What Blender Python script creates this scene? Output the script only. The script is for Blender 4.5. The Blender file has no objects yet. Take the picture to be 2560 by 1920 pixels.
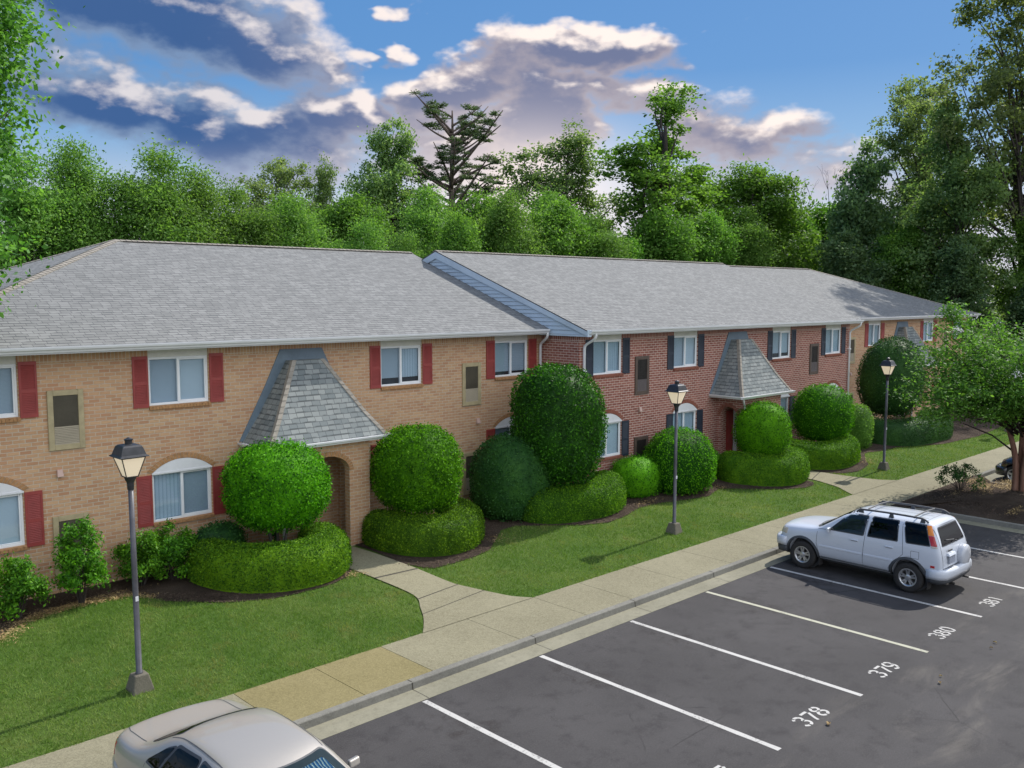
import bpy, math, random
import numpy as np
from mathutils import Vector, Matrix
from mathutils.bvhtree import BVHTree

SC = bpy.context.scene
COL = SC.collection
R = math.radians
rng = np.random.default_rng(7)
random.seed(7)

# ------------------------------------------------------------------ camera
cam_d = bpy.data.cameras.new('camera')
cam_d.sensor_fit = 'HORIZONTAL'
cam_d.sensor_width = 36.0
cam_d.lens = 32.265
cam_d.clip_start = 0.1
cam_d.clip_end = 3000
cam = bpy.data.objects.new('camera', cam_d)
COL.objects.link(cam)
cam.location = (-9.178, -20.496, 6.726)
cam.rotation_euler = (R(90 - 5.458), 0, R(-43.916))
SC.camera = cam

# ------------------------------------------------------------------ light
SUN_V = Vector((0.93, 0.045, 1.0)).normalized()          # towards the sun
SUN_EL = math.asin(SUN_V.z)
SUN_AZ = math.atan2(SUN_V.x, SUN_V.y)
sun_d = bpy.data.lights.new('sun', 'SUN')
sun_d.energy = 3.3
sun_d.angle = R(0.6)
sun_d.color = (1.0, 0.94, 0.86)
sun = bpy.data.objects.new('sun', sun_d)
COL.objects.link(sun)
sun.rotation_euler = SUN_V.to_track_quat('Z', 'Y').to_euler()
SC.view_settings.view_transform = 'Standard'
SC.view_settings.look = 'None'
SC.view_settings.gamma = 1.0
SC.view_settings.exposure = 0.70
SKY = 0.13


class NT:
    """small helper round a node tree"""
    def __init__(s, tree):
        s.t = tree
        s.L = tree.links

    def n(s, typ, **kw):
        nd = s.t.nodes.new(typ)
        for k, v in kw.items():
            setattr(nd, k, v)
        return nd

    def put(s, sock, v):
        if v is None:
            return
        if isinstance(v, bpy.types.NodeSocket):
            s.L.new(v, sock)
        elif isinstance(v, (tuple, list)) and len(v) == 3 and sock.type == 'RGBA':
            sock.default_value = (*v, 1)
        else:
            sock.default_value = v

    def m(s, op, a, b=None, c=None, clamp=False):
        nd = s.n('ShaderNodeMath', operation=op, use_clamp=clamp)
        s.put(nd.inputs[0], a)
        s.put(nd.inputs[1], b)
        s.put(nd.inputs[2], c)
        return nd.outputs[0]

    def mix(s, f, a, b, bt='MIX'):
        nd = s.n('ShaderNodeMix', data_type='RGBA', blend_type=bt)
        s.put(nd.inputs[0], f)
        s.put(nd.inputs[6], a)
        s.put(nd.inputs[7], b)
        return nd.outputs[2]

    def ramp(s, f, stops, interp='LINEAR'):
        nd = s.n('ShaderNodeValToRGB')
        cr = nd.color_ramp
        cr.interpolation = interp
        while len(cr.elements) < len(stops):
            cr.elements.new(0.5)
        for e, (p, c) in zip(cr.elements, stops):
            e.position = p
            e.color = (*c, 1) if len(c) == 3 else c
        s.put(nd.inputs[0], f)
        return nd.outputs[0]

    def smooth(s, v, lo, hi):
        nd = s.n('ShaderNodeMapRange', interpolation_type='SMOOTHSTEP')
        s.put(nd.inputs[0], v)
        nd.inputs[1].default_value = lo
        nd.inputs[2].default_value = hi
        return nd.outputs[0]

    def noise(s, vec, scale, detail=3, rough=0.55, dist=0.0):
        nd = s.n('ShaderNodeTexNoise')
        s.put(nd.inputs['Vector'], vec)
        nd.inputs['Scale'].default_value = scale
        nd.inputs['Detail'].default_value = detail
        nd.inputs['Roughness'].default_value = rough
        nd.inputs['Distortion'].default_value = dist
        return nd

    def xyz(s, vec):
        nd = s.n('ShaderNodeSeparateXYZ')
        s.put(nd.inputs[0], vec)
        return nd.outputs

    def comb(s, x, y, z=0.0):
        nd = s.n('ShaderNodeCombineXYZ')
        s.put(nd.inputs[0], x)
        s.put(nd.inputs[1], y)
        s.put(nd.inputs[2], z)
        return nd.outputs[0]


# ------------------------------------------------------------------ sky
def build_sky():
    w = bpy.data.worlds.new('World')
    SC.world = w
    w.use_nodes = True
    t = w.node_tree
    t.nodes.clear()
    k = NT(t)
    out = k.n('ShaderNodeOutputWorld')
    bg = k.n('ShaderNodeBackground')
    bg.inputs[1].default_value = SKY
    k.L.new(bg.outputs[0], out.inputs[0])
    sky = k.n('ShaderNodeTexSky', sky_type='NISHITA')
    sky.sun_disc = False
    sky.sun_elevation = SUN_EL
    sky.sun_rotation = SUN_AZ
    sky.air_density = 1.0
    sky.dust_density = 0.6
    sky.ozone_density = 2.0
    tc = k.n('ShaderNodeTexCoord')
    vec = tc.outputs['Generated']
    x, y, z = k.xyz(vec)
    az = k.m('MULTIPLY', k.m('ARCTAN2', x, y), 57.29578)
    el = k.m('MULTIPLY', k.m('ARCSINE', z), 57.29578)
    s1 = 1.0 / SKY
    # upward fade of the blue: deep blue overhead and to the north-west, paler towards the horizon
    grad = k.ramp(k.m('DIVIDE', el, 40.0), [(0.0, (0.40 * s1, 0.44 * s1, 0.50 * s1)), (0.16, (0.16 * s1, 0.27 * s1, 0.41 * s1)),
                                            (0.33, (0.042 * s1, 0.150 * s1, 0.345 * s1)), (1.0, (0.036 * s1, 0.125 * s1, 0.33 * s1))])
    base = k.mix(0.88, sky.outputs[0], grad)
    # added fill: sky whitened behind the camera to light the shaded facade
    south_fill = k.smooth(y, 0.15, -0.55)
    base = k.mix(k.m('MULTIPLY', south_fill, k.smooth(el, -2.0, 6.0)), base, (0.84 * s1, 0.88 * s1, 0.94 * s1))
    # billowing cloud field: banks set round the horizon, broken up by noise
    banks = [(22.5, 16.2, 9.5, 2.6, -12, 1.25), (28.5, 14.2, 4.6, 1.6, -22, 1.1), (22.5, 10.3, 9.0, 1.8, -8, 1.15),
             (30.0, 9.4, 5.6, 1.3, -6, 1.0), (33.5, 10.6, 3.0, 1.2, 0, 1.0), (49.0, 14.5, 4.9, 1.35, -6, 1.3),
             (43.2, 13.8, 2.6, 1.6, 34, 0.85), (45.2, 11.2, 2.9, 3.6, 14, 1.1), (39.9, 11.8, 3.6, 1.5, 10, 1.05),
             (51.0, 12.1, 5.2, 0.75, -4, 0.62), (56.0, 9.6, 4.0, 1.3, -25, 0.78), (58.5, 10.4, 3.1, 0.8, -6, 0.55),
             (41.5, 8.8, 4.5, 2.2, 0, 0.75), (37.1, 16.6, 1.0, 0.5, 0, 0.66), (34.0, 13.8, 0.9, 0.5, 0, 0.7),
             (36.4, 14.1, 1.0, 0.55, 0, 0.66), (28.8, 7.8, 6.0, 0.9, -4, 0.55), (61.5, 7.4, 5.5, 1.3, -10, 0.42),
             (2.0, 13.0, 16.0, 4.0, 0, 1.0), (95.0, 20.0, 18.0, 4.0, 8, 0.8), (-70.0, 24.0, 26.0, 7.0, 0, 0.8)]

    def field(az_, el_):
        uv = k.comb(az_, k.m('MULTIPLY', el_, 1.7))
        warp = k.noise(uv, 0.16, 4, 0.6)
        wx, wy, _ = k.xyz(warp.outputs['Color'])
        fine = k.noise(uv, 0.36, 6, 0.56)
        aw = k.m('ADD', az_, k.m('MULTIPLY', k.m('SUBTRACT', wx, 0.5), 9.0))
        ew = k.m('ADD', el_, k.m('MULTIPLY', k.m('SUBTRACT', wy, 0.5), 4.2))
        dens = None
        for a0, e0, ra, re, tilt, wt in banks:
            ct, st = math.cos(R(tilt)), math.sin(R(tilt))
            da = k.m('SUBTRACT', aw, a0)
            de = k.m('SUBTRACT', ew, e0)
            u = k.m('MULTIPLY_ADD', da, ct / ra, k.m('MULTIPLY', de, st / ra))
            v = k.m('MULTIPLY_ADD', de, ct / re, k.m('MULTIPLY', da, -st / re))
            r2 = k.m('MULTIPLY_ADD', u, u, k.m('MULTIPLY', v, v))
            b_ = k.m('MULTIPLY', k.m('SUBTRACT', 1.0, k.m('MULTIPLY', r2, 0.62)), wt)
            dens = b_ if dens is None else k.m('SMOOTH_MAX', dens, b_, 0.25)
        dens = k.m('MAXIMUM', dens, -0.35)
        return k.m('ADD', dens, k.m('MULTIPLY', k.m('SUBTRACT', fine.outputs[0], 0.5), 1.45))

    d2 = field(az, el)
    # the light comes from the bright break: look a little way towards it for the lit sides
    la = k.m('SUBTRACT', 45.0, az)
    le = k.m('SUBTRACT', 15.0, el)
    du = field(k.m('ADD', az, k.m('MULTIPLY', k.m('TANH', k.m('MULTIPLY', la, 0.10)), 0.9)), k.m('ADD', el, 0.75))
    lit = k.smooth(k.m('ADD', k.m('SUBTRACT', d2, du), k.m('MULTIPLY', k.m('SUBTRACT', 0.55, d2), 0.30)), 0.06, 0.66)
    cover = k.smooth(d2, -0.15, 0.60)
    bright = (0.66 * s1, 0.58 * s1, 0.54 * s1)
    grey = (0.26 * s1, 0.235 * s1, 0.27 * s1)
    dark = (0.105 * s1, 0.125 * s1, 0.21 * s1)
    west = k.smooth(az, 42.0, 24.0)
    deep = k.smooth(d2, 0.35, 1.05)
    shade = k.mix(deep, grey, dark)
    shade_w = k.mix(deep, (0.13 * s1, 0.19 * s1, 0.30 * s1), (0.034 * s1, 0.080 * s1, 0.195 * s1))
    bright_w = (0.46 * s1, 0.44 * s1, 0.46 * s1)
    body = k.mix(lit, k.mix(west, shade, shade_w), k.mix(west, bright, bright_w))
    # the bright break low in the north-east where the light comes through
    ga = k.m('DIVIDE', k.m('SUBTRACT', az, 45.0), 7.0)
    ge = k.m('DIVIDE', k.m('SUBTRACT', el, 6.5), 3.6)
    gl = k.m('POWER', 2.718, k.m('MULTIPLY', k.m('MULTIPLY_ADD', ga, ga, k.m('MULTIPLY', ge, ge)), -1.0))
    col = k.mix(cover, base, body)
    low = k.m('MULTIPLY', k.smooth(el, 9.5, 3.0), 0.8)
    col = k.mix(low, col, (0.46 * s1, 0.45 * s1, 0.50 * s1))
    col = k.mix(k.m('MULTIPLY', gl, 0.72), col, (0.78 * s1, 0.67 * s1, 0.62 * s1))
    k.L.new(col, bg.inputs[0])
    try:
        w.cycles.sampling_method = 'MANUAL'
        w.cycles.sample_map_resolution = 512
    except Exception:
        pass


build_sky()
SC.cycles.max_bounces = 6
SC.cycles.diffuse_bounces = 3
SC.cycles.glossy_bounces = 3
SC.cycles.transmission_bounces = 3
SC.cycles.transparent_max_bounces = 6
SC.cycles.sample_clamp_indirect = 6.0

# ------------------------------------------------------------------ materials
MATS = {}


def mat(name):
    if name in MATS:
        return MATS[name]
    m = bpy.data.materials.new(name)
    m.use_nodes = True
    m.node_tree.nodes.clear()
    k = NT(m.node_tree)
    out = k.n('ShaderNodeOutputMaterial')
    MATS[name] = m
    return m


def pbsdf(k, col, rough=0.6, metal=0.0, spec=0.5, normal=None, **kw):
    p = k.n('ShaderNodeBsdfPrincipled')
    k.put(p.inputs['Base Color'], col)
    k.put(p.inputs['Roughness'], rough)
    k.put(p.inputs['Metallic'], metal)
    k.put(p.inputs['Specular IOR Level'], spec)
    if normal is not None:
        k.put(p.inputs['Normal'], normal)
    for a, v in kw.items():
        k.put(p.inputs[a.replace('_', ' ')], v)
    return p


def newmat(name):
    m = mat(name)
    k = NT(m.node_tree)
    out = [n for n in m.node_tree.nodes if n.type == 'OUTPUT_MATERIAL'][0]
    return m, k, out


def bump(k, h, strength=0.5, dist=0.01):
    b = k.n('ShaderNodeBump')
    b.inputs['Strength'].default_value = strength
    b.inputs['Distance'].default_value = dist
    k.put(b.inputs['Height'], h)
    return b.outputs[0]


def objco(k):
    return k.n('ShaderNodeTexCoord').outputs['Object']


def uvco(k):
    return k.n('ShaderNodeTexCoord').outputs['UV']


def worn_paint(name, col):
    m, k, out = newmat(name)
    co = objco(k)
    a = k.noise(co, 26, 5, 0.7)
    b = k.noise(co, 1.7, 4, 0.6)
    wear = k.smooth(k.m('ADD', k.m('MULTIPLY', a.outputs[0], 0.7), k.m('MULTIPLY', b.outputs[0], 0.45)), 0.60, 0.74)
    c = k.mix(k.m('MULTIPLY', b.outputs[0], 0.5), col, tuple(v * 0.72 for v in col))
    c = k.mix(k.m('MULTIPLY', wear, 0.85), c, (0.075, 0.072, 0.072))
    p = pbsdf(k, c, 0.8, 0, 0.25, bump(k, a.outputs[0], 0.3, 0.003))
    k.L.new(p.outputs[0], out.inputs[0])
    return m


def simple(name, col, rough=0.5, metal=0.0, spec=0.5, var=0.12, scale=3.0, coat=0.0, bmp=0.0):
    m, k, out = newmat(name)
    co = objco(k)
    n = k.noise(co, scale, 4)
    n2 = k.noise(co, scale * 9, 3)
    f = k.m('MULTIPLY_ADD', n.outputs[0], 0.7, k.m('MULTIPLY', n2.outputs[0], 0.3))
    c1 = tuple(c * (1 - var * 1.6) for c in col)
    c2 = tuple(min(1, c * (1 + var * 1.6)) for c in col)
    c = k.ramp(f, [(0.3, c1), (0.7, c2)])
    nm = bump(k, n2.outputs[0], bmp, 0.004) if bmp else None
    p = pbsdf(k, c, rough, metal, spec, nm)
    if coat:
        p.inputs['Coat Weight'].default_value = coat
        p.inputs['Coat Roughness'].default_value = 0.04
    k.L.new(p.outputs[0], out.inputs[0])
    return m


def brick(name, c1, c2, mortar, soldier=True):
    m, k, out = newmat(name)
    x, y, z = k.xyz(objco(k))
    u = k.m('ADD', x, y)
    def tex(a, b):
        bt = k.n('ShaderNodeTexBrick')
        bt.offset = 0.5
        k.put(bt.inputs['Vector'], k.comb(a, b))
        bt.inputs['Color1'].default_value = (*c1, 1)
        bt.inputs['Color2'].default_value = (*c2, 1)
        bt.inputs['Mortar'].default_value = (*mortar, 1)
        bt.inputs['Scale'].default_value = 1
        bt.inputs['Mortar Size'].default_value = 0.0088
        bt.inputs['Mortar Smooth'].default_value = 0.15
        bt.inputs['Bias'].default_value = 0.0
        bt.inputs['Brick Width'].default_value = 0.235
        bt.inputs['Row Height'].default_value = 0.0805
        return bt
    t1 = tex(u, z)
    col, fac = t1.outputs[0], t1.outputs[1]
    if soldier:
        t2 = tex(k.m('ADD', z, 0.04), u)
        t2.offset = 0.0
        s = k.m('GREATER_THAN', z, 5.334)
        col = k.mix(s, col, t2.outputs[0])
        fac = k.m('ADD', k.m('MULTIPLY', fac, k.m('SUBTRACT', 1.0, s)), k.m('MULTIPLY', t2.outputs[1], s))
    n = k.noise(k.comb(u, k.m('MULTIPLY', z, 2.0)), 9.0, 4, 0.6)
    big = k.noise(k.comb(u, z), 0.55, 4, 0.6)
    col = k.mix(k.m('MULTIPLY', k.smooth(n.outputs[0], 0.42, 0.75), 0.35), col, tuple(c * 0.62 for c in c1), 'MIX')
    col = k.mix(k.m('MULTIPLY', k.smooth(big.outputs[0], 0.35, 0.75), 0.22), col, tuple(min(1, c * 1.45 + 0.04) for c in c2))
    nm = bump(k, k.m('MULTIPLY_ADD', fac, -1.0, k.m('MULTIPLY', n.outputs[0], 0.35)), 0.9, 0.008)
    p = pbsdf(k, col, 0.88, 0, 0.25, nm)
    k.L.new(p.outputs[0], out.inputs[0])
    return m


def shingle(name, ca, cb, dk, w=0.31, h=0.135):
    m, k, out = newmat(name)
    uv = uvco(k)
    x, y, _ = k.xyz(uv)
    wob = k.noise(k.comb(x, y), 2.5, 2)
    u = k.m('ADD', x, k.m('MULTIPLY', k.m('SUBTRACT', wob.outputs[0], 0.5), 0.05))
    row = k.m('FLOOR', k.m('DIVIDE', y, h))
    wn = k.n('ShaderNodeTexWhiteNoise', noise_dimensions='1D')
    k.put(wn.inputs['W'], row)
    u = k.m('ADD', u, k.m('MULTIPLY', wn.outputs[0], 3.7))
    bt = k.n('ShaderNodeTexBrick')
    bt.offset = 0.37
    k.put(bt.inputs['Vector'], k.comb(u, y))
    bt.inputs['Color1'].default_value = (*ca, 1)
    bt.inputs['Color2'].default_value = (*cb, 1)
    bt.inputs['Mortar'].default_value = (*dk, 1)  # dark line round each tab: joints plus painted butt-edge shadow
    bt.inputs['Scale'].default_value = 1
    bt.inputs['Mortar Size'].default_value = 0.006
    bt.inputs['Mortar Smooth'].default_value = 0.2
    bt.inputs['Brick Width'].default_value = w
    bt.inputs['Row Height'].default_value = h
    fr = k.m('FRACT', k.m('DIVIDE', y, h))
    lip_shadow = k.m('MULTIPLY', k.m('LESS_THAN', fr, 0.24), k.smooth(k.noise(k.comb(k.m('MULTIPLY', u, 3.6), k.m('MULTIPLY', row, 7.31)), 1.0, 1).outputs[0], 0.36, 0.62))  # shadow under each course's butt edge, painted into the colour in dashes
    big = k.noise(k.comb(x, y), 0.35, 4, 0.6)
    gr = k.noise(k.comb(x, y), 60, 2)
    streak = k.noise(k.comb(k.m('MULTIPLY', x, 1.6), k.m('MULTIPLY', y, 0.12)), 1.0, 4, 0.6)
    col = k.mix(k.m('MULTIPLY', lip_shadow, 0.85), bt.outputs[0], dk)
    col = k.mix(k.m('MULTIPLY', k.smooth(big.outputs[0], 0.35, 0.7), 0.25), col, tuple(c * 0.72 for c in ca))
    col = k.mix(k.m('MULTIPLY', k.smooth(streak.outputs[0], 0.5, 0.8), 0.3), col, tuple(c * 0.7 for c in ca))
    col = k.mix(k.m('MULTIPLY', gr.outputs[0], 0.25), col, tuple(min(1, c * 1.3) for c in cb))
    hgt = k.m('ADD', k.m('MULTIPLY', k.m('SUBTRACT', 1.0, fr), 1.0), k.m('MULTIPLY', gr.outputs[0], 0.25))
    nm = bump(k, hgt, 0.8, 0.012)
    p = pbsdf(k, col, 0.92, 0, 0.2, nm)
    k.L.new(p.outputs[0], out.inputs[0])
    return m


def foliage(name, c1, c2, c3, trans=0.35, rough=0.5, spec=0.35, objvar=0.25, patch=0.4, pscale=0.9, dry=0.0):
    m, k, out = newmat(name)
    g = k.n('ShaderNodeNewGeometry')
    oi = k.n('ShaderNodeObjectInfo')
    r = g.outputs['Random Per Island']
    co = objco(k)
    cl = k.noise(co, pscale, 4, 0.6)
    f = k.m('ADD', k.m('MULTIPLY', r, 1 - patch), k.m('MULTIPLY', k.smooth(cl.outputs[0], 0.25, 0.75), patch))
    col = k.ramp(f, [(0.18, c1), (0.5, c2), (0.86, c3)])
    if dry:
        dn = k.noise(co, 1.35, 6, 0.68)
        col = k.mix(k.m('MULTIPLY', k.smooth(dn.outputs[0], 0.50, 0.70), dry), col, (0.30, 0.25, 0.11))
        dn2 = k.noise(co, 0.45, 4, 0.6)
        col = k.mix(k.m('MULTIPLY', k.smooth(dn2.outputs[0], 0.5, 0.7), 0.35), col, c1)
    hs = k.n('ShaderNodeHueSaturation')
    k.put(hs.inputs['Hue'], k.m('MULTIPLY_ADD', oi.outputs['Random'], 0.016, 0.492))
    k.put(hs.inputs['Value'], k.m('MULTIPLY_ADD', oi.outputs['Random'], objvar, 1 - objvar / 2))
    k.put(hs.inputs['Color'], col)
    p = pbsdf(k, hs.outputs[0], rough, 0, spec)
    tr = k.n('ShaderNodeBsdfTranslucent')
    tcol = k.mix(1.0, hs.outputs[0], (1.25, 1.3, 0.6), 'MULTIPLY')
    k.L.new(tcol, tr.inputs[0])
    ms = k.n('ShaderNodeMixShader')
    ms.inputs[0].default_value = trans
    k.L.new(p.outputs[0], ms.inputs[1])
    k.L.new(tr.outputs[0], ms.inputs[2])
    k.L.new(ms.outputs[0], out.inputs[0])
    return m


def bark(name, c1, c2, sc=(9, 9, 1.6)):
    m, k, out = newmat(name)
    mp = k.n('ShaderNodeMapping')
    mp.inputs['Scale'].default_value = sc
    k.L.new(objco(k), mp.inputs[0])
    n = k.noise(mp.outputs[0], 1.4, 5, 0.65)
    c = k.ramp(n.outputs[0], [(0.3, c1), (0.7, c2)])
    p = pbsdf(k, c, 0.9, 0, 0.2, bump(k, n.outputs[0], 0.8, 0.03))
    k.L.new(p.outputs[0], out.inputs[0])
    return m


def concrete(name, c1, c2, c3, grain=140.0, agg=0.5, bmp=0.35, patch=True):
    m, k, out = newmat(name)
    co = objco(k)
    g = k.noise(co, grain, 2, 0.7)
    md = k.noise(co, 7.0, 4, 0.6)
    big = k.noise(co, 0.6, 4, 0.6)
    vor = k.n('ShaderNodeTexVoronoi')
    k.put(vor.inputs['Vector'], co)
    vor.inputs['Scale'].default_value = 42
    vcol = k.xyz(vor.outputs['Color'])[0]
    col = k.mix(k.smooth(big.outputs[0], 0.3, 0.7), c1, c2)
    col = k.mix(k.m('MULTIPLY', k.smooth(md.outputs[0], 0.45, 0.75), 0.4), col, c3)
    col = k.mix(k.m('MULTIPLY', vcol, agg * 0.7), col, tuple(min(1, c * 1.55) for c in c2))
    col = k.mix(k.m('MULTIPLY', k.smooth(g.outputs[0], 0.5, 0.72), agg), col, tuple(c * 0.45 for c in c1))
    p = pbsdf(k, col, 0.9, 0, 0.25, bump(k, k.m('ADD', g.outputs[0], vcol), bmp, 0.004))
    k.L.new(p.outputs[0], out.inputs[0])
    return m


def asphalt(name):
    m, k, out = newmat(name)
    co = objco(k)
    x, y, _ = k.xyz(co)
    g = k.noise(co, 160, 2, 0.8)
    sp = k.noise(co, 55, 2, 0.6)
    md = k.noise(co, 2.2, 5, 0.65)
    big = k.noise(co, 0.35, 4, 0.6)
    col = k.mix(k.smooth(big.outputs[0], 0.3, 0.7), (0.040, 0.038, 0.039), (0.059, 0.056, 0.057))
    col = k.mix(k.m('MULTIPLY', k.smooth(md.outputs[0], 0.47, 0.70), 0.75), col, (0.029, 0.027, 0.029))
    # oil marks in the middle of the stalls
    oil = k.noise(k.comb(x, k.m('MULTIPLY', y, 0.8)), 1.1, 6, 0.7, 0.6)
    om = k.m('MULTIPLY', k.smooth(oil.outputs[0], 0.60, 0.74), k.smooth(y, -13.2, -11.8))
    col = k.mix(k.m('MULTIPLY', om, 0.75), col, (0.022, 0.019, 0.020))
    # drips and stains where engines stand
    sx = k.m('DIVIDE', k.m('SUBTRACT', k.m('PINGPONG', k.m('ADD', x, 30.2), 1.37), 1.37 * 0.02), 1.37)
    sn = k.noise(co, 2.6, 5, 0.65, 0.5)
    sr = k.m('ADD', k.m('POWER', k.m('DIVIDE', k.m('ADD', y, 10.0), 0.95), 2.0), k.m('POWER', k.m('DIVIDE', sx, 0.42), 2.0))
    sm = k.m('MULTIPLY', k.smooth(sr, 1.0, 0.05), k.smooth(sn.outputs[0], 0.46, 0.66))
    col = k.mix(k.m('MULTIPLY', sm, 0.8), col, (0.018, 0.014, 0.013))
    # pale dust swept along the drive lane
    du = k.noise(k.comb(k.m('MULTIPLY', x, 0.45), k.m('MULTIPLY', y, 1.5)), 0.9, 5, 0.65, 0.4)
    dm = k.m('MULTIPLY', k.smooth(du.outputs[0], 0.48, 0.80), k.m('MULTIPLY', k.smooth(y, -13.2, -14.2), k.smooth(y, -17.5, -15.6)))
    col = k.mix(k.m('MULTIPLY', dm, 0.62), col, (0.165, 0.150, 0.128))
    ag = k.noise(co, 38, 3, 0.75)
    col = k.mix(k.m('MULTIPLY', k.smooth(ag.outputs[0], 0.55, 0.72), 0.5), col, (0.120, 0.113, 0.112))
    col = k.mix(k.m('MULTIPLY', k.smooth(ag.outputs[0], 0.45, 0.30), 0.55), col, (0.020, 0.019, 0.021))
    col = k.mix(k.m('MULTIPLY', k.smooth(g.outputs[0], 0.52, 0.75), 0.6), col, (0.135, 0.127, 0.125))
    col = k.mix(k.m('MULTIPLY', k.smooth(g.outputs[0], 0.48, 0.25), 0.6), col, (0.012, 0.011, 0.012))
    # faint cracks
    cr = k.n('ShaderNodeTexVoronoi', feature='DISTANCE_TO_EDGE')
    k.put(cr.inputs['Vector'], k.mix(0.06, co, k.noise(co, 3.0, 4).outputs['Color']))
    cr.inputs['Scale'].default_value = 0.33
    crk = k.m('MULTIPLY', k.smooth(cr.outputs['Distance'], 0.006, 0.001), k.smooth(big.outputs[0], 0.5, 0.62))
    col = k.mix(k.m('MULTIPLY', crk, 0.6), col, (0.02, 0.019, 0.02))
    p = pbsdf(k, col, 0.86, 0, 0.3, bump(k, k.m('ADD', g.outputs[0], sp.outputs[0]), 0.5, 0.005))
    k.L.new(p.outputs[0], out.inputs[0])
    return m


def ground_mat(name, ca, cb, cc, s1=0.6, s2=22, bm=0.6):
    m, k, out = newmat(name)
    co = objco(k)
    a = k.noise(co, s1, 4, 0.6)
    b = k.noise(co, s2, 4, 0.7)
    c = k.noise(co, s2 * 4, 2, 0.7)
    col = k.mix(k.smooth(a.outputs[0], 0.35, 0.68), ca, cb)
    col = k.mix(k.m('MULTIPLY', k.smooth(b.outputs[0], 0.42, 0.72), 0.75), col, cc)
    col = k.mix(k.m('MULTIPLY', k.smooth(c.outputs[0], 0.5, 0.3), 0.5), col, tuple(v * 0.5 for v in ca))
    p = pbsdf(k, col, 0.95, 0, 0.15, bump(k, k.m('ADD', b.outputs[0], c.outputs[0]), bm, 0.03))
    k.L.new(p.outputs[0], out.inputs[0])
    return m


def glass_window(name):
    m, k, out = newmat(name)
    gl = k.n('ShaderNodeBsdfGlossy')
    gl.inputs['Roughness'].default_value = 0.03
    gl.inputs[0].default_value = (0.85, 0.93, 1, 1)
    n = k.noise(objco(k), 1.6, 2)
    k.L.new(bump(k, n.outputs[0], 0.04, 0.02), gl.inputs['Normal'])
    tr = k.n('ShaderNodeBsdfTransparent')
    tr.inputs[0].default_value = (0.84, 0.90, 0.94, 1)
    lw = k.n('ShaderNodeFresnel')
    lw.inputs[0].default_value = 1.6
    bf = k.n('ShaderNodeNewGeometry').outputs['Backfacing']
    f = k.m('MULTIPLY', k.m('MULTIPLY_ADD', lw.outputs[0], 1.0, 0.06, clamp=True), k.m('SUBTRACT', 1.0, bf))
    ms = k.n('ShaderNodeMixShader')
    k.L.new(f, ms.inputs[0])
    k.L.new(tr.outputs[0], ms.inputs[1])
    k.L.new(gl.outputs[0], ms.inputs[2])
    k.L.new(ms.outputs[0], out.inputs[0])
    return m


def blind_mat(name, ca, cb, vertical=False, step=0.026):
    m, k, out = newmat(name)
    x, y, z = k.xyz(objco(k))
    q = x if vertical else z
    st = 0.09 if vertical else step
    fr = k.m('FRACT', k.m('DIVIDE', q, st))
    col = k.mix(k.smooth(fr, 0.0, 0.5), ca, cb)
    n = k.noise(objco(k), 1.3, 3)
    col = k.mix(k.m('MULTIPLY', n.outputs[0], 0.3), col, tuple(c * 0.7 for c in ca))
    p = pbsdf(k, col, 0.7, 0, 0.3)
    k.L.new(p.outputs[0], out.inputs[0])
    return m


def paint(name, col, flake=0.0, rough=0.28, metal=0.0):
    m, k, out = newmat(name)
    co = objco(k)
    n = k.noise(co, 2.5, 4)
    du = k.noise(co, 30, 3, 0.7)
    x, y, z = k.xyz(co)
    dirt = k.m('MULTIPLY', k.smooth(z, 0.75, 0.25), k.m('MULTIPLY_ADD', du.outputs[0], 0.6, 0.1))
    c = k.mix(k.m('MULTIPLY', n.outputs[0], 0.25), col, tuple(v * 0.85 for v in col))
    c = k.mix(k.m('MULTIPLY', dirt, 0.6), c, (0.16, 0.14, 0.12))
    p = pbsdf(k, c, k.m('MULTIPLY_ADD', du.outputs[0], 0.12, rough), metal, 0.5)
    p.inputs['Coat Weight'].default_value = 0.7
    p.inputs['Coat Roughness'].default_value = 0.06
    k.L.new(p.outputs[0], out.inputs[0])
    return m


BUFF = brick('buff_brick', (0.57, 0.365, 0.215), (0.44, 0.235, 0.135), (0.57, 0.49, 0.385))
RED = brick('red_brick', (0.235, 0.080, 0.060), (0.355, 0.150, 0.115), (0.64, 0.54, 0.48))
BUFF_PLAIN = simple('buff_brick_unit', (0.40, 0.22, 0.105), 0.88, var=0.22, scale=14, bmp=0.4, spec=0.2)
RED_PLAIN = simple('red_brick_unit', (0.26, 0.10, 0.07), 0.88, var=0.22, scale=14, bmp=0.4, spec=0.2)
MORTAR = simple('mortar', (0.50, 0.44, 0.36), 0.95, var=0.1)
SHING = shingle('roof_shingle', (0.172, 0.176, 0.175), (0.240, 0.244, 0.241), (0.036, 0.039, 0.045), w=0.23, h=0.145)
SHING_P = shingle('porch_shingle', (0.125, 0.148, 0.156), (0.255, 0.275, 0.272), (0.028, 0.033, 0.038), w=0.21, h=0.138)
CAP = simple('ridge_cap', (0.26, 0.24, 0.21), 0.92, var=0.14, scale=6, spec=0.2, bmp=0.3)
FLASH = simple('flashing', (0.135, 0.185, 0.235), 0.6, var=0.1, scale=2)
WHITE = simple('white_trim', (0.74, 0.75, 0.78), 0.42, var=0.05, scale=1.4)
WHITEF = simple('window_vinyl', (0.80, 0.82, 0.85), 0.35, var=0.03)
CREAM = simple('header_panel', (0.66, 0.65, 0.60), 0.6, var=0.08, scale=2)
SIDING = simple('gable_siding', (0.50, 0.60, 0.70), 0.5, var=0.06, scale=1)
SHUT_R = simple('shutter_red', (0.285, 0.046, 0.042), 0.5, var=0.12, scale=5)
SHUT_N = simple('shutter_navy', (0.022, 0.032, 0.052), 0.5, var=0.15, scale=5)
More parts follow.
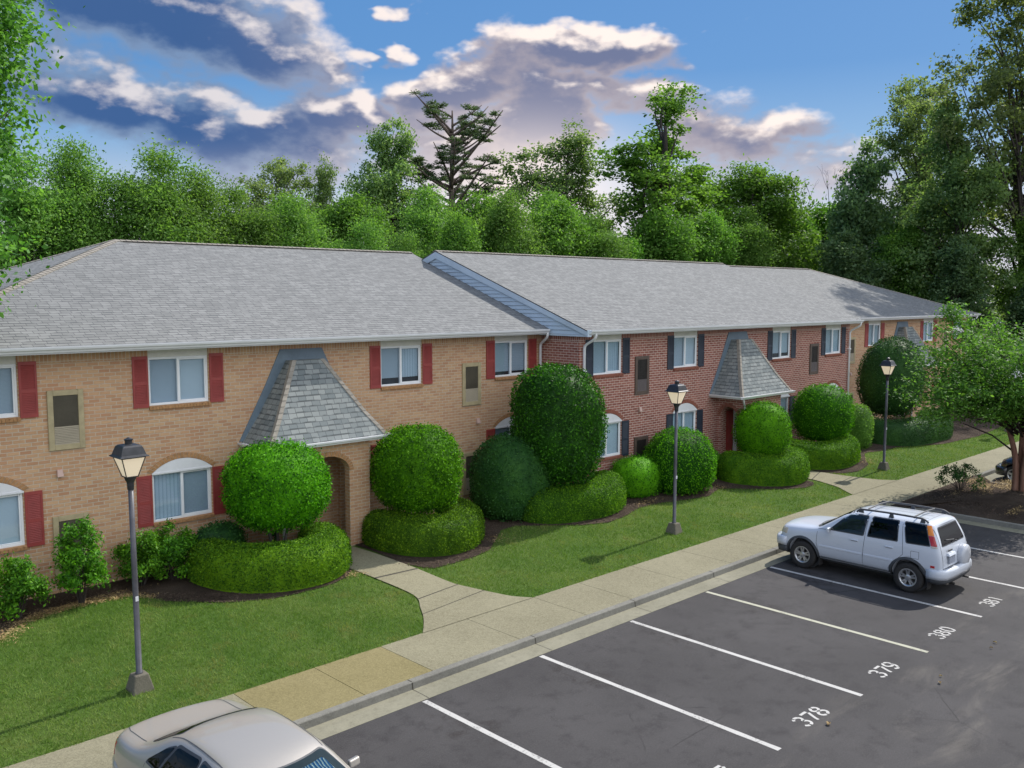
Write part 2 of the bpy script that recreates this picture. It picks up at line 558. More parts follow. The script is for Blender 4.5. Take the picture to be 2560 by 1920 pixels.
VENT_T = simple('vent_tan', (0.40, 0.335, 0.20), 0.6, var=0.12, scale=8)
VENT_TD = simple('vent_tan_dark', (0.10, 0.088, 0.062), 0.6, var=0.12)
VENT_TL = simple('vent_tan_slat', (0.42, 0.37, 0.28), 0.5, var=0.06)
VENT_B = simple('vent_brown', (0.095, 0.068, 0.055), 0.6, var=0.12, scale=8)
VENT_BD = simple('vent_brown_dark', (0.028, 0.024, 0.022), 0.6, var=0.12)
VENT_BL = simple('vent_brown_slat', (0.14, 0.12, 0.12), 0.5, var=0.06)
CAPBOX = simple('vent_hood', (0.52, 0.36, 0.31), 0.55, var=0.06)
GLASSW = glass_window('window_glass')
BLIND = blind_mat('blind', (0.62, 0.66, 0.70), (0.84, 0.86, 0.87))
BLIND_D = blind_mat('blind_grey', (0.46, 0.50, 0.54), (0.62, 0.65, 0.69))
DRAPE = blind_mat('drape', (0.48, 0.55, 0.62), (0.76, 0.80, 0.84), True)
DARKROOM = simple('room_dark', (0.03, 0.032, 0.036), 0.8)
DOOR_R = simple('door_red', (0.26, 0.025, 0.02), 0.45, var=0.1)
ASPH = asphalt('asphalt')
WALK = concrete('walk_concrete', (0.178, 0.164, 0.108), (0.224, 0.208, 0.140), (0.125, 0.112, 0.066), grain=70, agg=0.6)
WALK_Y = concrete('walk_yellow', (0.17, 0.145, 0.065), (0.21, 0.18, 0.088), (0.125, 0.10, 0.042), grain=70, agg=0.6)
KERB = concrete('kerb_concrete', (0.15, 0.146, 0.13), (0.205, 0.20, 0.176), (0.085, 0.082, 0.07), grain=90, agg=0.35)
GUTP = concrete('gutter_concrete', (0.18, 0.172, 0.125), (0.24, 0.228, 0.17), (0.105, 0.10, 0.07), grain=90, agg=0.25)
LAWN = ground_mat('lawn_soil', (0.066, 0.130, 0.022), (0.105, 0.160, 0.034), (0.055, 0.095, 0.02), 0.5, 26)
MULCH = ground_mat('mulch', (0.068, 0.049, 0.038), (0.110, 0.082, 0.062), (0.030, 0.021, 0.017), 1.2, 34, 1.0)
SOIL = ground_mat('woodland_soil', (0.045, 0.055, 0.022), (0.07, 0.075, 0.03), (0.03, 0.03, 0.018), 0.1, 3)
LINEP = worn_paint('line_paint', (0.49, 0.48, 0.46))
LINEY = worn_paint('line_paint_worn', (0.43, 0.425, 0.335))
POSTM = simple('lamp_metal', (0.085, 0.085, 0.098), 0.42, metal=0.25, var=0.2, scale=6)
LANTM = simple('lantern_metal', (0.035, 0.037, 0.042), 0.4, metal=0.3, var=0.25, scale=9)
STEEL = simple('hardware', (0.45, 0.46, 0.48), 0.35, metal=0.8, var=0.1)
BASEC = concrete('lamp_base_concrete', (0.105, 0.096, 0.075), (0.15, 0.14, 0.11), (0.055, 0.05, 0.038), grain=80, agg=0.4)


def lamp_glass():
    m, k, out = newmat('lamp_glass')
    x, y, z = k.xyz(objco(k))
    n = k.noise(objco(k), 6, 3)
    p = pbsdf(k, (0.62, 0.58, 0.48), 0.3, 0, 0.5)
    tr = k.n('ShaderNodeBsdfTranslucent')
    tr.inputs[0].default_value = (0.8, 0.75, 0.62, 1)
    em = k.n('ShaderNodeEmission')
    em.inputs[0].default_value = (1.0, 0.84, 0.62, 1)
    em.inputs[1].default_value = 0.20
    ms = k.n('ShaderNodeMixShader')
    ms.inputs[0].default_value = 0.35
    k.L.new(p.outputs[0], ms.inputs[1])
    k.L.new(tr.outputs[0], ms.inputs[2])
    ad = k.n('ShaderNodeAddShader')
    k.L.new(ms.outputs[0], ad.inputs[0])
    k.L.new(em.outputs[0], ad.inputs[1])
    k.L.new(ad.outputs[0], out.inputs[0])
    return m


LAMPG = lamp_glass()


# ------------------------------------------------------------------ mesh helpers
class MB:
    def __init__(s):
        s.v = []
        s.f = []
        s.uv = []

    def poly(s, pts, uv=None):
        i = len(s.v)
        s.v += [tuple(p) for p in pts]
        s.f.append(tuple(range(i, i + len(pts))))
        s.uv.append(uv)

    def box(s, a, b):
        x0, y0, z0 = a
        x1, y1, z1 = b
        i = len(s.v)
        s.v += [(x0, y0, z0), (x1, y0, z0), (x1, y1, z0), (x0, y1, z0), (x0, y0, z1), (x1, y0, z1), (x1, y1, z1), (x0, y1, z1)]
        for q in ((3, 2, 1, 0), (4, 5, 6, 7), (0, 1, 5, 4), (1, 2, 6, 5), (2, 3, 7, 6), (3, 0, 4, 7)):
            s.f.append(tuple(i + j for j in q))
            s.uv.append(None)

    def hexa(s, p):
        """eight corners: bottom ring then top ring"""
        i = len(s.v)
        s.v += [tuple(q) for q in p]
        for q in ((3, 2, 1, 0), (4, 5, 6, 7), (0, 1, 5, 4), (1, 2, 6, 5), (2, 3, 7, 6), (3, 0, 4, 7)):
            s.f.append(tuple(i + j for j in q))
            s.uv.append(None)

    def rings(s, rings, closed=True, cap0=True, cap1=True):
        i = len(s.v)
        n = len(rings[0])
        for r in rings:
            s.v += [tuple(p) for p in r]
        for a in range(len(rings) - 1):
            for j in range(n if closed else n - 1):
                jj = (j + 1) % n
                s.f.append((i + a * n + j, i + a * n + jj, i + (a + 1) * n + jj, i + (a + 1) * n + j))
                s.uv.append(None)
        if cap0:
            s.f.append(tuple(i + j for j in reversed(range(n))))
            s.uv.append(None)
        if cap1:
            o = i + (len(rings) - 1) * n
            s.f.append(tuple(o + j for j in range(n)))
            s.uv.append(None)

    def tube(s, pts, rad, n=8, cap=True):
        pts = [Vector(p) for p in pts]
        if not isinstance(rad, (list, tuple)):
            rad = [rad] * len(pts)
        rs = []
        ref = None
        for i, p in enumerate(pts):
            t = (pts[min(i + 1, len(pts) - 1)] - pts[max(i - 1, 0)]).normalized()
            if ref is None:
                ref = Vector((1, 0, 0)) if abs(t.x) < 0.8 else Vector((0, 1, 0))
            u = (ref - t * ref.dot(t)).normalized()
            ref = u
            w = t.cross(u)
            rs.append([p + (u * math.cos(a) + w * math.sin(a)) * rad[i] for a in [2 * math.pi * j / n for j in range(n)]])
        s.rings(rs, True, cap, cap)

    def lathe(s, prof, n=24, axis='z', c=(0, 0, 0), cap=True):
        rs = []
        for r, h in prof:
            ring = []
            for j in range(n):
                a = 2 * math.pi * j / n
                if axis == 'z':
                    ring.append((c[0] + r * math.cos(a), c[1] + r * math.sin(a), c[2] + h))
                else:
                    ring.append((c[0] + h, c[1] + r * math.cos(a), c[2] + r * math.sin(a)))
            rs.append(ring)
        s.rings(rs, True, cap, cap)

    def extrude(s, poly, d):
        """closed polygon (3-D points) extruded along d"""
        d = Vector(d)
        n = len(poly)
        i = len(s.v)
        s.v += [tuple(p) for p in poly] + [tuple(Vector(p) + d) for p in poly]
        s.f.append(tuple(i + j for j in reversed(range(n))))
        s.f.append(tuple(i + n + j for j in range(n)))
        s.uv += [None, None]
        for j in range(n):
            jj = (j + 1) % n
            s.f.append((i + j, i + jj, i + n + jj, i + n + j))
            s.uv.append(None)

    def mesh(s, name):
        me = bpy.data.meshes.new(name)
        me.from_pydata(s.v, [], s.f)
        if any(u is not None for u in s.uv):
            l = me.uv_layers.new(name='UVMap')
            k = 0
            for f, u in zip(s.f, s.uv):
                for j in range(len(f)):
                    if u is not None:
                        l.data[k].uv = u[j]
                    k += 1
        me.update()
        return me

    def build(s, name, m, parent=None, loc=(0, 0, 0), rot=(0, 0, 0), smooth=False):
        me = s.mesh(name)
        me.materials.append(m)
        return link(name, me, parent, loc, rot, smooth)


def link(name, me, parent=None, loc=(0, 0, 0), rot=(0, 0, 0), smooth=False):
    if smooth:
        me.polygons.foreach_set('use_smooth', [True] * len(me.polygons))
    o = bpy.data.objects.new(name, me)
    COL.objects.link(o)
    o.location = loc
    o.rotation_euler = rot
    if parent is not None:
        o.parent = parent
    return o


def bevel(o, w=0.01, seg=2, ang=40):
    b = o.modifiers.new('bevel', 'BEVEL')
    b.width = w
    b.segments = seg
    b.limit_method = 'ANGLE'
    b.angle_limit = R(ang)
    return o


def thing(name, label, cat, loc=(0, 0, 0), rz=0.0, group=None):
    o = bpy.data.objects.new(name, None)
    COL.objects.link(o)
    o.empty_display_size = 0.2
    o.location = loc
    o.rotation_euler = (0, 0, rz)
    return tag(o, label, cat, group)


def tag(o, label=None, cat=None, group=None, kind=None):
    if label:
        o['label'] = label
    if cat:
        o['category'] = cat
    if group:
        o['group'] = group
    if kind:
        o['kind'] = kind
    return o


def copy_tree(o, parent=None):
    c = o.copy()
    COL.objects.link(c)
    if parent is not None:
        c.parent = parent
    for ch in list(o.children):
        copy_tree(ch, c)
    return c


def quad_cloud(P, T, B):
    """rhombus leaf at each P with half vectors T (long) and B (wide)"""
    n = len(P)
    V = np.empty((n, 4, 3))
    V[:, 0] = P - T
    V[:, 1] = P + B
    V[:, 2] = P + T
    V[:, 3] = P - B
    return V.reshape(-1, 3)


def leaves(P, N, size, aspect=0.5, tilt=0.7, rg=None):
    """P points, N preferred normals, size array -> verts of leaf rhombi"""
    rg = rg or rng
    n = len(P)
    nn = N + rg.normal(0, tilt, (n, 3))
    nn /= np.linalg.norm(nn, axis=1)[:, None] + 1e-9
    a = rg.normal(0, 1, (n, 3))
    t = a - nn * np.sum(a * nn, 1)[:, None]
    t /= np.linalg.norm(t, axis=1)[:, None] + 1e-9
    b = np.cross(nn, t)
    s = np.asarray(size).reshape(-1, 1) * 0.5
    return quad_cloud(P, t * s, b * s * aspect)


def np_mesh(name, V, quads=None, extra=None):
    """V: n*4 leaf verts (implicit quads); extra: (verts, faces) of an added core"""
    nq = len(V) // 4
    ev, ef = (extra if extra else ([], []))
    me = bpy.data.meshes.new(name)
    nv = len(V) + len(ev)
    me.vertices.add(nv)
    co = np.concatenate([V.reshape(-1), np.asarray(ev, dtype=float).reshape(-1)]) if len(ev) else V.reshape(-1)
    me.vertices.foreach_set('co', co.astype(np.float32))
    idx = list(range(nq * 4))
    starts = list(range(0, nq * 4, 4))
    for f in ef:
        starts.append(len(idx))
        idx += [i + len(V) for i in f]
    me.loops.add(len(idx))
    me.loops.foreach_set('vertex_index', np.array(idx, dtype=np.int32))
    me.polygons.add(len(starts))
    me.polygons.foreach_set('loop_start', np.array(starts, dtype=np.int32))
    me.update(calc_edges=True)
    return me


# ------------------------------------------------------------------ terrain
def zg(y):
    if y < -8.45:
        return 0.0
    if y <= -6.6:
        return 0.13
    t = min(1.0, (y + 6.6) / 5.0)
    return 0.13 + 0.27 * t * t * (3 - 2 * t)


def strip(name, m, xs, ylo, yhi, ny, dz, uvs=False):
    """sheet following the slope between two edge functions"""
    mb = MB()
    rows = []
    for x in xs:
        a, b = ylo(x), yhi(x)
        rows.append([(x, a + (b - a) * j / ny, zg(a + (b - a) * j / ny) + dz) for j in range(ny + 1)])
    for i in range(len(xs) - 1):
        for j in range(ny):
            mb.poly([rows[i][j], rows[i + 1][j], rows[i + 1][j + 1], rows[i][j + 1]])
    o = mb.build(name, m)
    return o


def catmull(pts, k=6, closed=False):
    P = [Vector(p) for p in pts]
    out = []
    n = len(P)
    for i in range(n if closed else n - 1):
        p0 = P[(i - 1) % n] if closed or i > 0 else P[0] * 2 - P[1]
        p1 = P[i]
        p2 = P[(i + 1) % n]
        p3 = P[(i + 2) % n] if closed or i + 2 < n else P[-1] * 2 - P[-2]
        for j in range(k):
            t = j / k
            out.append(0.5 * ((2 * p1) + (p2 - p0) * t + (2 * p0 - 5 * p1 + 4 * p2 - p3) * t * t + (3 * p1 - p0 - 3 * p2 + p3) * t ** 3))
    if not closed:
        out.append(P[-1])
    return out


def interp(tab):
    xs = [p[0] for p in tab]
    ys = [p[1] for p in tab]
    return lambda x: float(np.interp(x, xs, ys))


def pathset():
    # one wide ground sheet out to the horizon
    mb = MB()
    ys = [-900, -200, -60, -20, -8.9, -8.33, -8.30, -6.6] + [-6.6 + 0.3 * i for i in range(1, 18)] + [0, 20, 60, 200, 900]
    xs = [-900, -200, -60, -20, 0, 20, 40, 60, 90, 200, 900]
    zf = lambda y: (zg(y) if y > -8.32 else 0.0) - 0.06
    for i in range(len(xs) - 1):
        for j in range(len(ys) - 1):
            mb.poly([(xs[i], ys[j], zf(ys[j])), (xs[i + 1], ys[j], zf(ys[j])), (xs[i + 1], ys[j + 1], zf(ys[j + 1])), (xs[i], ys[j + 1], zf(ys[j + 1]))])
    tag(mb.build('ground', SOIL), 'woodland soil round the apartments', kind='structure')
    # asphalt
    mb = MB()
    mb.poly([(-60, -80, 0), (95, -80, 0), (95, -8.40, 0), (-60, -8.40, 0)])
    lot = mb.build('parking_lot', ASPH)
    tag(lot, 'dark grey asphalt parking lot with white stall lines', kind='structure')
    # lawn sheet
    lx = [-40 + 0.8 * i for i in range(120)]
    lawn = strip('lawn', LAWN, lx, lambda x: -6.66, lambda x: 0.3, 24, -0.012)
    tag(lawn, 'mown green lawn sloping down to the sidewalk', kind='structure')
    return lot


LOT = pathset()

# stall lines and numbers are painted on the lot
LINES = [-2.74, 0.0, 2.78, 5.46, 8.2, 10.98, 13.70, 16.42]
for i, x in enumerate(LINES):
    mb = MB()
    y0, y1 = (-13.83, -8.86)
    n = 14
    for j in range(n):
        a, b = y0 + (y1 - y0) * j / n, y0 + (y1 - y0) * (j + 1) / n
        w0 = 0.052 + 0.004 * math.sin(3.1 * j + i)
        w1 = 0.052 + 0.004 * math.sin(3.1 * (j + 1) + i)
        mb.poly([(x - w0, a, 0.004), (x + w0, a, 0.004), (x + w1, b, 0.004), (x - w1, b, 0.004)])
    mb.build('stall_line', LINEY if i == 4 else LINEP, LOT)


def arc(cx, cy, rx, ry, a0, a1, n=9):
    return [(cx + rx * math.cos(R(a0 + (a1 - a0) * i / n)), cy + ry * math.sin(R(a0 + (a1 - a0) * i / n))) for i in range(n + 1)]


GLYPH = {
    '3': [arc(0.30, 0.76, 0.26, 0.24, 165, 125, 3), arc(0.30, 0.76, 0.26, 0.24, 105, -78, 9), arc(0.30, 0.26, 0.29, 0.26, 72, -80, 9), arc(0.30, 0.26, 0.29, 0.26, -102, -160, 4)],
    '7': [[(0.02, 0.98), (0.56, 0.98)], [(0.57, 0.82), (0.42, 0.5), (0.30, 0.22), (0.25, 0.0)]],
    '8': [arc(0.3, 0.78, 0.235, 0.22, 78, -82, 8), arc(0.3, 0.78, 0.235, 0.22, 102, 262, 8), arc(0.3, 0.25, 0.285, 0.25, 82, -78, 8), arc(0.3, 0.25, 0.285, 0.25, 98, 258, 8)],
    '9': [arc(0.3, 0.70, 0.27, 0.29, 80, -40, 6), arc(0.3, 0.70, 0.27, 0.29, 100, 305, 9), [(0.57, 0.58), (0.53, 0.28), (0.42, 0.09)], arc(0.28, 0.24, 0.27, 0.24, -75, -150, 4)],
    '0': [arc(0.3, 0.5, 0.27, 0.5, 78, -78, 10), arc(0.3, 0.5, 0.27, 0.5, 102, 258, 10)],
    '1': [[(0.3, 0.0), (0.3, 0.9)], [(0.16, 0.84), (0.3, 0.98)]],
}


def stroke(mb, pts, w, z):
    P = [Vector((p[0], p[1], 0)) for p in pts]
    L, Rr = [], []
    for i, p in enumerate(P):
        t = (P[min(i + 1, len(P) - 1)] - P[max(i - 1, 0)]).normalized()
        n = Vector((-t.y, t.x, 0)) * w / 2
        L.append((p + n))
        Rr.append((p - n))
    for i in range(len(P) - 1):
        mb.poly([(*Rr[i][:2], z), (*Rr[i + 1][:2], z), (*L[i + 1][:2], z), (*L[i][:2], z)])


for num, cx in (('377', 1.40), ('378', 4.14), ('379', 6.82), ('380', 9.46), ('381', 12.20)):
    mb = MB()
    H, Wd, pitch = 0.285, 0.335, 0.268
    for i, ch in enumerate(num):
        x0 = cx - 0.39 + i * pitch
        for st in GLYPH[ch]:
            stroke(mb, [(x0 + p[0] * Wd, -13.755 + p[1] * H) for p in st], 0.050, 0.0045)
    mb.build('stall_number', LINEP, LOT)


# ------------------------------------------------------------------ kerb, gutter, sidewalk
def offset_path(pts, d):
    out = []
    n = len(pts)
    for i, p in enumerate(pts):
        a = Vector(pts[max(i - 1, 0)])
        b = Vector(pts[min(i + 1, n - 1)])
        t = (b - a).normalized()
        out.append((p[0] - t.y * d, p[1] + t.x * d))
    return out


def bend(p, q, r, k=6):
    """rounded corner points from p to r bending at q"""
    return [((1 - t) ** 2 * p[0] + 2 * t * (1 - t) * q[0] + t * t * r[0], (1 - t) ** 2 * p[1] + 2 * t * (1 - t) * q[1] + t * t * r[1]) for t in [i / k for i in range(k + 1)]]


KP = [(-40, -8.38)] + [(x, -8.38) for x in np.arange(-38, 18.1, 2.0)] + bend((18.2, -8.38), (19.55, -8.42), (19.5, -9.6)) + \
    [(19.48, -10.8), (19.46, -12.0)] + bend((19.5, -12.9), (19.7, -14.2), (21.2, -14.3)) + bend((24.0, -14.3), (25.5, -14.2), (25.6, -12.6)) + \
    [(25.62, -11.0), (25.62, -9.8)] + bend((25.6, -9.2), (25.7, -8.4), (26.8, -8.38)) + [(x, -8.38) for x in np.arange(28, 96, 2.0)]


def sweep_flat(name, m, path, prof):
    """profile [(offset to the left of travel, z)] swept along a path on the ground"""
    mb = MB()
    cols = [offset_path(path, d) for d, z in prof]
    for i in range(len(path) - 1):
        for j in range(len(prof) - 1):
            a, b = cols[j][i], cols[j][i + 1]
            c, e = cols[j + 1][i + 1], cols[j + 1][i]
            mb.poly([(*a, prof[j][1]), (*b, prof[j][1]), (*c, prof[j + 1][1]), (*e, prof[j + 1][1])])
    return mb.build(name, m)


# travel is towards +X, the lot lies to the right (negative offset)
pan = sweep_flat('gutter_pan', GUTP, KP, [(-0.45, 0.004), (-0.2, 0.010), (0.03, 0.012)])
tag(pan, 'pale concrete gutter strip along the kerb', kind='structure')
kerb = sweep_flat('kerb', KERB, KP, [(-0.012, -0.02), (0.010, 0.122), (0.020, 0.134), (0.034, 0.139), (0.14, 0.139), (0.15, 0.05)])
tag(kerb, 'raised grey concrete kerb edging the lot', kind='structure')
# expansion joints in the kerb: thin dark saw cuts with real depth, standing 2 mm proud of the face
JOINT = simple('joint_dark', (0.05, 0.045, 0.035), 0.95, var=0.2)
mb = MB()
for x in [-5.9, -2.9, 0.12, 3.12, 6.2, 9.2, 12.1, 15.2]:
    mb.poly([(x - 0.011, -8.392, 0.012), (x + 0.011, -8.392, 0.012), (x + 0.011, -8.3735, 0.122), (x - 0.011, -8.3735, 0.122)])
    mb.poly([(x - 0.011, -8.3735, 0.122), (x + 0.011, -8.3735, 0.122), (x + 0.011, -8.346, 0.1415), (x - 0.011, -8.346, 0.1415)])
    mb.poly([(x - 0.011, -8.346, 0.1415), (x + 0.011, -8.346, 0.1415), (x + 0.011, -8.24, 0.1415), (x - 0.011, -8.24, 0.1415)])
    mb.poly([(x - 0.006, -8.82, 0.0085), (x + 0.006, -8.82, 0.0085), (x + 0.006, -8.39, 0.0145), (x - 0.006, -8.39, 0.0145)])
mb.build('kerb_joint', JOINT, kerb)

# sidewalk: slabs between x joints; each slab its own shade through the two concretes
SW_J = [-40, -36, -30, -24, -18, -12, -8.6, -6.2, -2.3, -0.75, 0.69, 2.85, 4.8, 6.28, 8.2, 10.2, 12.2, 14.2, 16.2, 18.2, 20.0, 22.2, 24.6, 27.0, 29.4, 31.8, 34.2, 36.6, 39, 42, 46, 52, 60, 70, 95]
mbw, mby, mbj = MB(), MB(), MB()
for a, b in zip(SW_J[:-1], SW_J[1:]):
    t = mby if -2.4 < a < 0.3 else mbw
    y0, y1 = -8.235, -6.66
    n = max(1, int((b - a) / 2))
    z = 0.132
    e = 0.006
    t.box((a + e, y0, 0.0), (b - e, y1, z))
    mbj.box((b - e, y0, 0.0), (b + e, y1, 0.120))
sw = mbw.build('sidewalk', WALK)
tag(sw, 'pale exposed aggregate sidewalk beside the kerb', kind='structure')
mby.build('yellowed_slab', WALK_Y, sw)
mbj.build('slab_joint', JOINT, sw)


def walkway(name, label, left, right, joints):
    Lp, Rp = catmull([(*p, 0) for p in left], 6), catmull([(*p, 0) for p in right], 6)
    n = 40
    def samp(P, t):
        f = t * (len(P) - 1)
        i = min(int(f), len(P) - 2)
        return P[i].lerp(P[i + 1], f - i)
    mb = MB()
    jm = MB()
    k = 6
    for i in range(n):
        for j in range(k):
            q = []
            for (ii, jj) in ((i, j), (i, j + 1), (i + 1, j + 1), (i + 1, j)):
                p = samp(Lp, ii / n).lerp(samp(Rp, ii / n), jj / k)
                q.append((p.x, p.y, zg(p.y) + 0.012))
            mb.poly(q)
    o = mb.build(name, WALK)
    tag(o, label, kind='structure')
    for t in joints:
        a, b = samp(Lp, t), samp(Rp, t)
        c, e = samp(Lp, t + 0.006), samp(Rp, t + 0.006)
        m_ = 6
        for s in range(m_):
            p = [a.lerp(b, s / m_), a.lerp(b, (s + 1) / m_), c.lerp(e, (s + 1) / m_), c.lerp(e, s / m_)]
            jm.poly([(v.x, v.y, zg(v.y) + 0.0155) for v in p])
    jm.build('walk_joint', JOINT, o)
    return o


P1L = [(1.69, -6.68), (1.95, -6.38), (2.23, -6.02), (2.52, -5.55), (2.85, -4.9), (2.76, -3.57), (2.62, -2.4), (2.5, -1.2), (2.5, 0.1)]
P1R = [(4.76, -6.68), (4.50, -6.30), (4.32, -5.8), (4.15, -5.3), (4.0, -4.8), (3.92, -3.64), (3.8, -2.4), (3.72, -1.2), (3.72, 0.1)]
P2L = [(19.9, -6.68), (20.3, -6.2), (20.62, -5.8), (20.8, -5.3), (20.9, -4.7), (20.6, -3.9), (20.2, -3.2), (20.1, -2.2), (20.1, -1.7)]
P2R = [(23.4, -6.68), (23.0, -6.2), (22.75, -5.6), (22.5, -5.0), (22.25, -4.3), (21.9, -3.7), (21.5, -3.1), (21.3, -2.2), (21.3, -1.7)]
walkway('walkway', 'pale concrete walk flaring from the sidewalk to the near entrance', P1L, P1R, (0.29, 0.46, 0.62))
walkway('walkway', 'pale concrete walk leading to the red brick entrance', P2L, P2R, (0.3, 0.5))

# ------------------------------------------------------------------ planting beds
E1 = interp([(-14, -2.4), (-6, -2.2), (-4.6, -1.95), (-3.9, -1.3), (-2.9, -1.05), (-1.85, -1.15), (-1.6, -1.6), (-1.45, -2.1), (-0.55, -2.92), (0.3, -3.28), (0.9, -3.36), (1.7, -3.34), (2.3, -3.15), (2.72, -2.75)])
E2 = interp([(3.85, -3.1), (4.0, -3.6), (4.3, -3.86), (4.9, -3.86), (5.5, -3.82), (6.25, -3.66), (7.2, -2.95), (7.6, -2.62), (8.2, -2.55), (9, -3.06), (9.8, -3.56), (10.6, -3.86), (11.6, -3.74), (12.6, -3.42), (13.5, -3.44),
             (14.5, -3.66), (15.7, -3.86), (16.8, -3.5), (17.1, -3.7), (17.8, -4.2), (18.7, -4.8), (19.6, -5.16), (20.3, -5.1), (20.75, -4.75)])
E3 = interp([(22.25, -4.4), (22.9, -4.9), (23.7, -5.06), (25.2, -4.78), (25.9, -4.3), (27.2, -3.65), (28.2, -3.86), (29.6, -3.9), (32.5, -4.8), (36, -5.0), (41, -4.6), (49, -4.4), (60, -4.4)])
for xs, f, lab in ((np.arange(-14, 2.75, 0.22), E1, 'dark mulch bed under the near shrubs'),
                   (np.arange(3.86, 20.78, 0.22), E2, 'dark mulch bed between the two entrances'),
                   (np.arange(22.3, 60, 0.5), E3, 'dark mulch bed beyond the far walk')):
    o = strip('mulch_bed', MULCH, list(xs), f, lambda x: 0.02, 14, 0.008)
    tag(o, lab, kind='structure')
# mulched island in the lot, mounded
mb = MB()
isl = offset_path(KP, 0.10)
isl = [p for p in isl if 18.0 < p[0] < 27.2 and p[1] < -8.23]
cx, cy = 22.5, -10.6
rim = [Vector((p[0], p[1], 0.13)) for p in isl] + [Vector((x, -8.22, 0.13)) for x in np.arange(26.6, 18.4, -0.8)]
K = 8
for i in range(len(rim)):
    a, b = rim[i], rim[(i + 1) % len(rim)]
    for j in range(K):
        t0, t1 = j / K, (j + 1) / K
        def q(p, t):
            z = 0.13 + 0.16 * math.sin(min(1, t * 1.3) * math.pi / 2) * (1 if t > 0 else 0)
            return (p.x + (cx - p.x) * t, p.y + (cy - p.y) * t, z)
        mb.poly([q(a, t0), q(b, t0), q(b, t1), q(a, t1)] if j < K - 1 else [q(a, t0), q(b, t0), q(b, t1)])
ISL = mb.build('mulch_island', MULCH)
tag(ISL, 'mounded mulch island between parking stalls', kind='structure')


# ------------------------------------------------------------------ apartment building
BLD = thing('apartment_building', 'long two storey brick apartment building with grey shingle roofs', 'building', (0, 0, 0))
Y1, Y2, Y3 = 0.0, -1.61, 0.08
HEAVE, ZE, ZR, DR = 0.45, 5.70, 8.34, 6.76      # overhang, eave height, ridge height, wall to ridge
SLOPE = (ZR - ZE) / (DR + HEAVE)
UZ, LZ = 4.26, 1.57                              # sill heights
W = 1.42
MODS = [  # x0, x1, wall y, window xs, portico centre, brick, shutter, vents
    dict(x0=-5.65, x1=11.88, y=Y1, win=[-4.92, -0.80, 5.58, 9.83], pc=3.11, vent=[-2.96, 8.50], tan=True),
    dict(x0=11.88, x1=29.72, y=Y2, win=[12.53, 16.74, 23.22, 27.52], pc=20.70, vent=[14.61, 26.19], tan=False),
    dict(x0=29.72, x1=48.20, y=Y3, win=[30.95, 35.17, 41.80, 46.0], pc=39.1, vent=[33.05, 44.5], tan=True)]


def wall_with_holes(mb, x0, x1, z0, z1, y, holes, depth=0.2):
    xs = sorted({x0, x1, *[h[0] for h in holes], *[h[2] for h in holes]})
    zs = sorted({z0, z1, *[h[1] for h in holes], *[h[3] for h in holes]})
    for i in range(len(xs) - 1):
        for j in range(len(zs) - 1):
            cxm, czm = (xs[i] + xs[i + 1]) / 2, (zs[j] + zs[j + 1]) / 2
            if any(h[0] < cxm < h[2] and h[1] < czm < h[3] for h in holes):
                continue
            mb.poly([(xs[i], y, zs[j]), (xs[i + 1], y, zs[j]), (xs[i + 1], y, zs[j + 1]), (xs[i], y, zs[j + 1])])
    for a, b, c, d in holes:
        mb.poly([(a, y, b), (a, y, d), (a, y + depth, d), (a, y + depth, b)])
        mb.poly([(c, y, d), (c, y, b), (c, y + depth, b), (c, y + depth, d)])
        mb.poly([(a, y, b), (a, y + depth, b), (c, y + depth, b), (c, y, b)])
        mb.poly([(a, y, d), (c, y, d), (c, y + depth, d), (a, y + depth, d)])


def build_walls():
    for md in MODS:
        mb = MB()
        holes = []
        for x in md['win']:
            holes.append((x, UZ, x + W, 5.54))
            holes.append((x, LZ, x + W, 2.70))
        y = md['y']
        holes.append((md['pc'] - 0.62, 0.30, md['pc'] - 0.16, 2.50))
        wall_with_holes(mb, md['x0'], md['x1'], 0.0, 5.62, y, holes, 0.2)
        # returns, rear and far end
        yb = y + 2 * DR
        mb.poly([(md['x0'], yb, 0), (md['x0'], y, 0), (md['x0'], y, 5.62), (md['x0'], yb, 5.62)])
        mb.poly([(md['x1'], y, 0), (md['x1'], yb, 0), (md['x1'], yb, 5.62), (md['x1'], y, 5.62)])
        mb.poly([(md['x1'], yb, 0), (md['x0'], yb, 0), (md['x0'], yb, 5.62), (md['x1'], yb, 5.62)])
        o = mb.build('wall', BUFF if md['tan'] else RED, BLD)
        o['label'] = {0: 'tan brick wall of the near wing', 1: 'red brick wall of the middle wing', 2: 'tan brick wall of the far wing'}[MODS.index(md)]


build_walls()


def arch_pts(w, z0, rise, n=18):
    """segmental arch springing from (0,z0) to (w,z0)"""
    r = (w * w / 4 + rise * rise) / (2 * rise)
    a = math.asin(w / 2 / r)
    return [(w / 2 + r * math.sin(-a + 2 * a * i / n), z0 + rise - r + r * math.cos(-a + 2 * a * i / n)) for i in range(n + 1)]


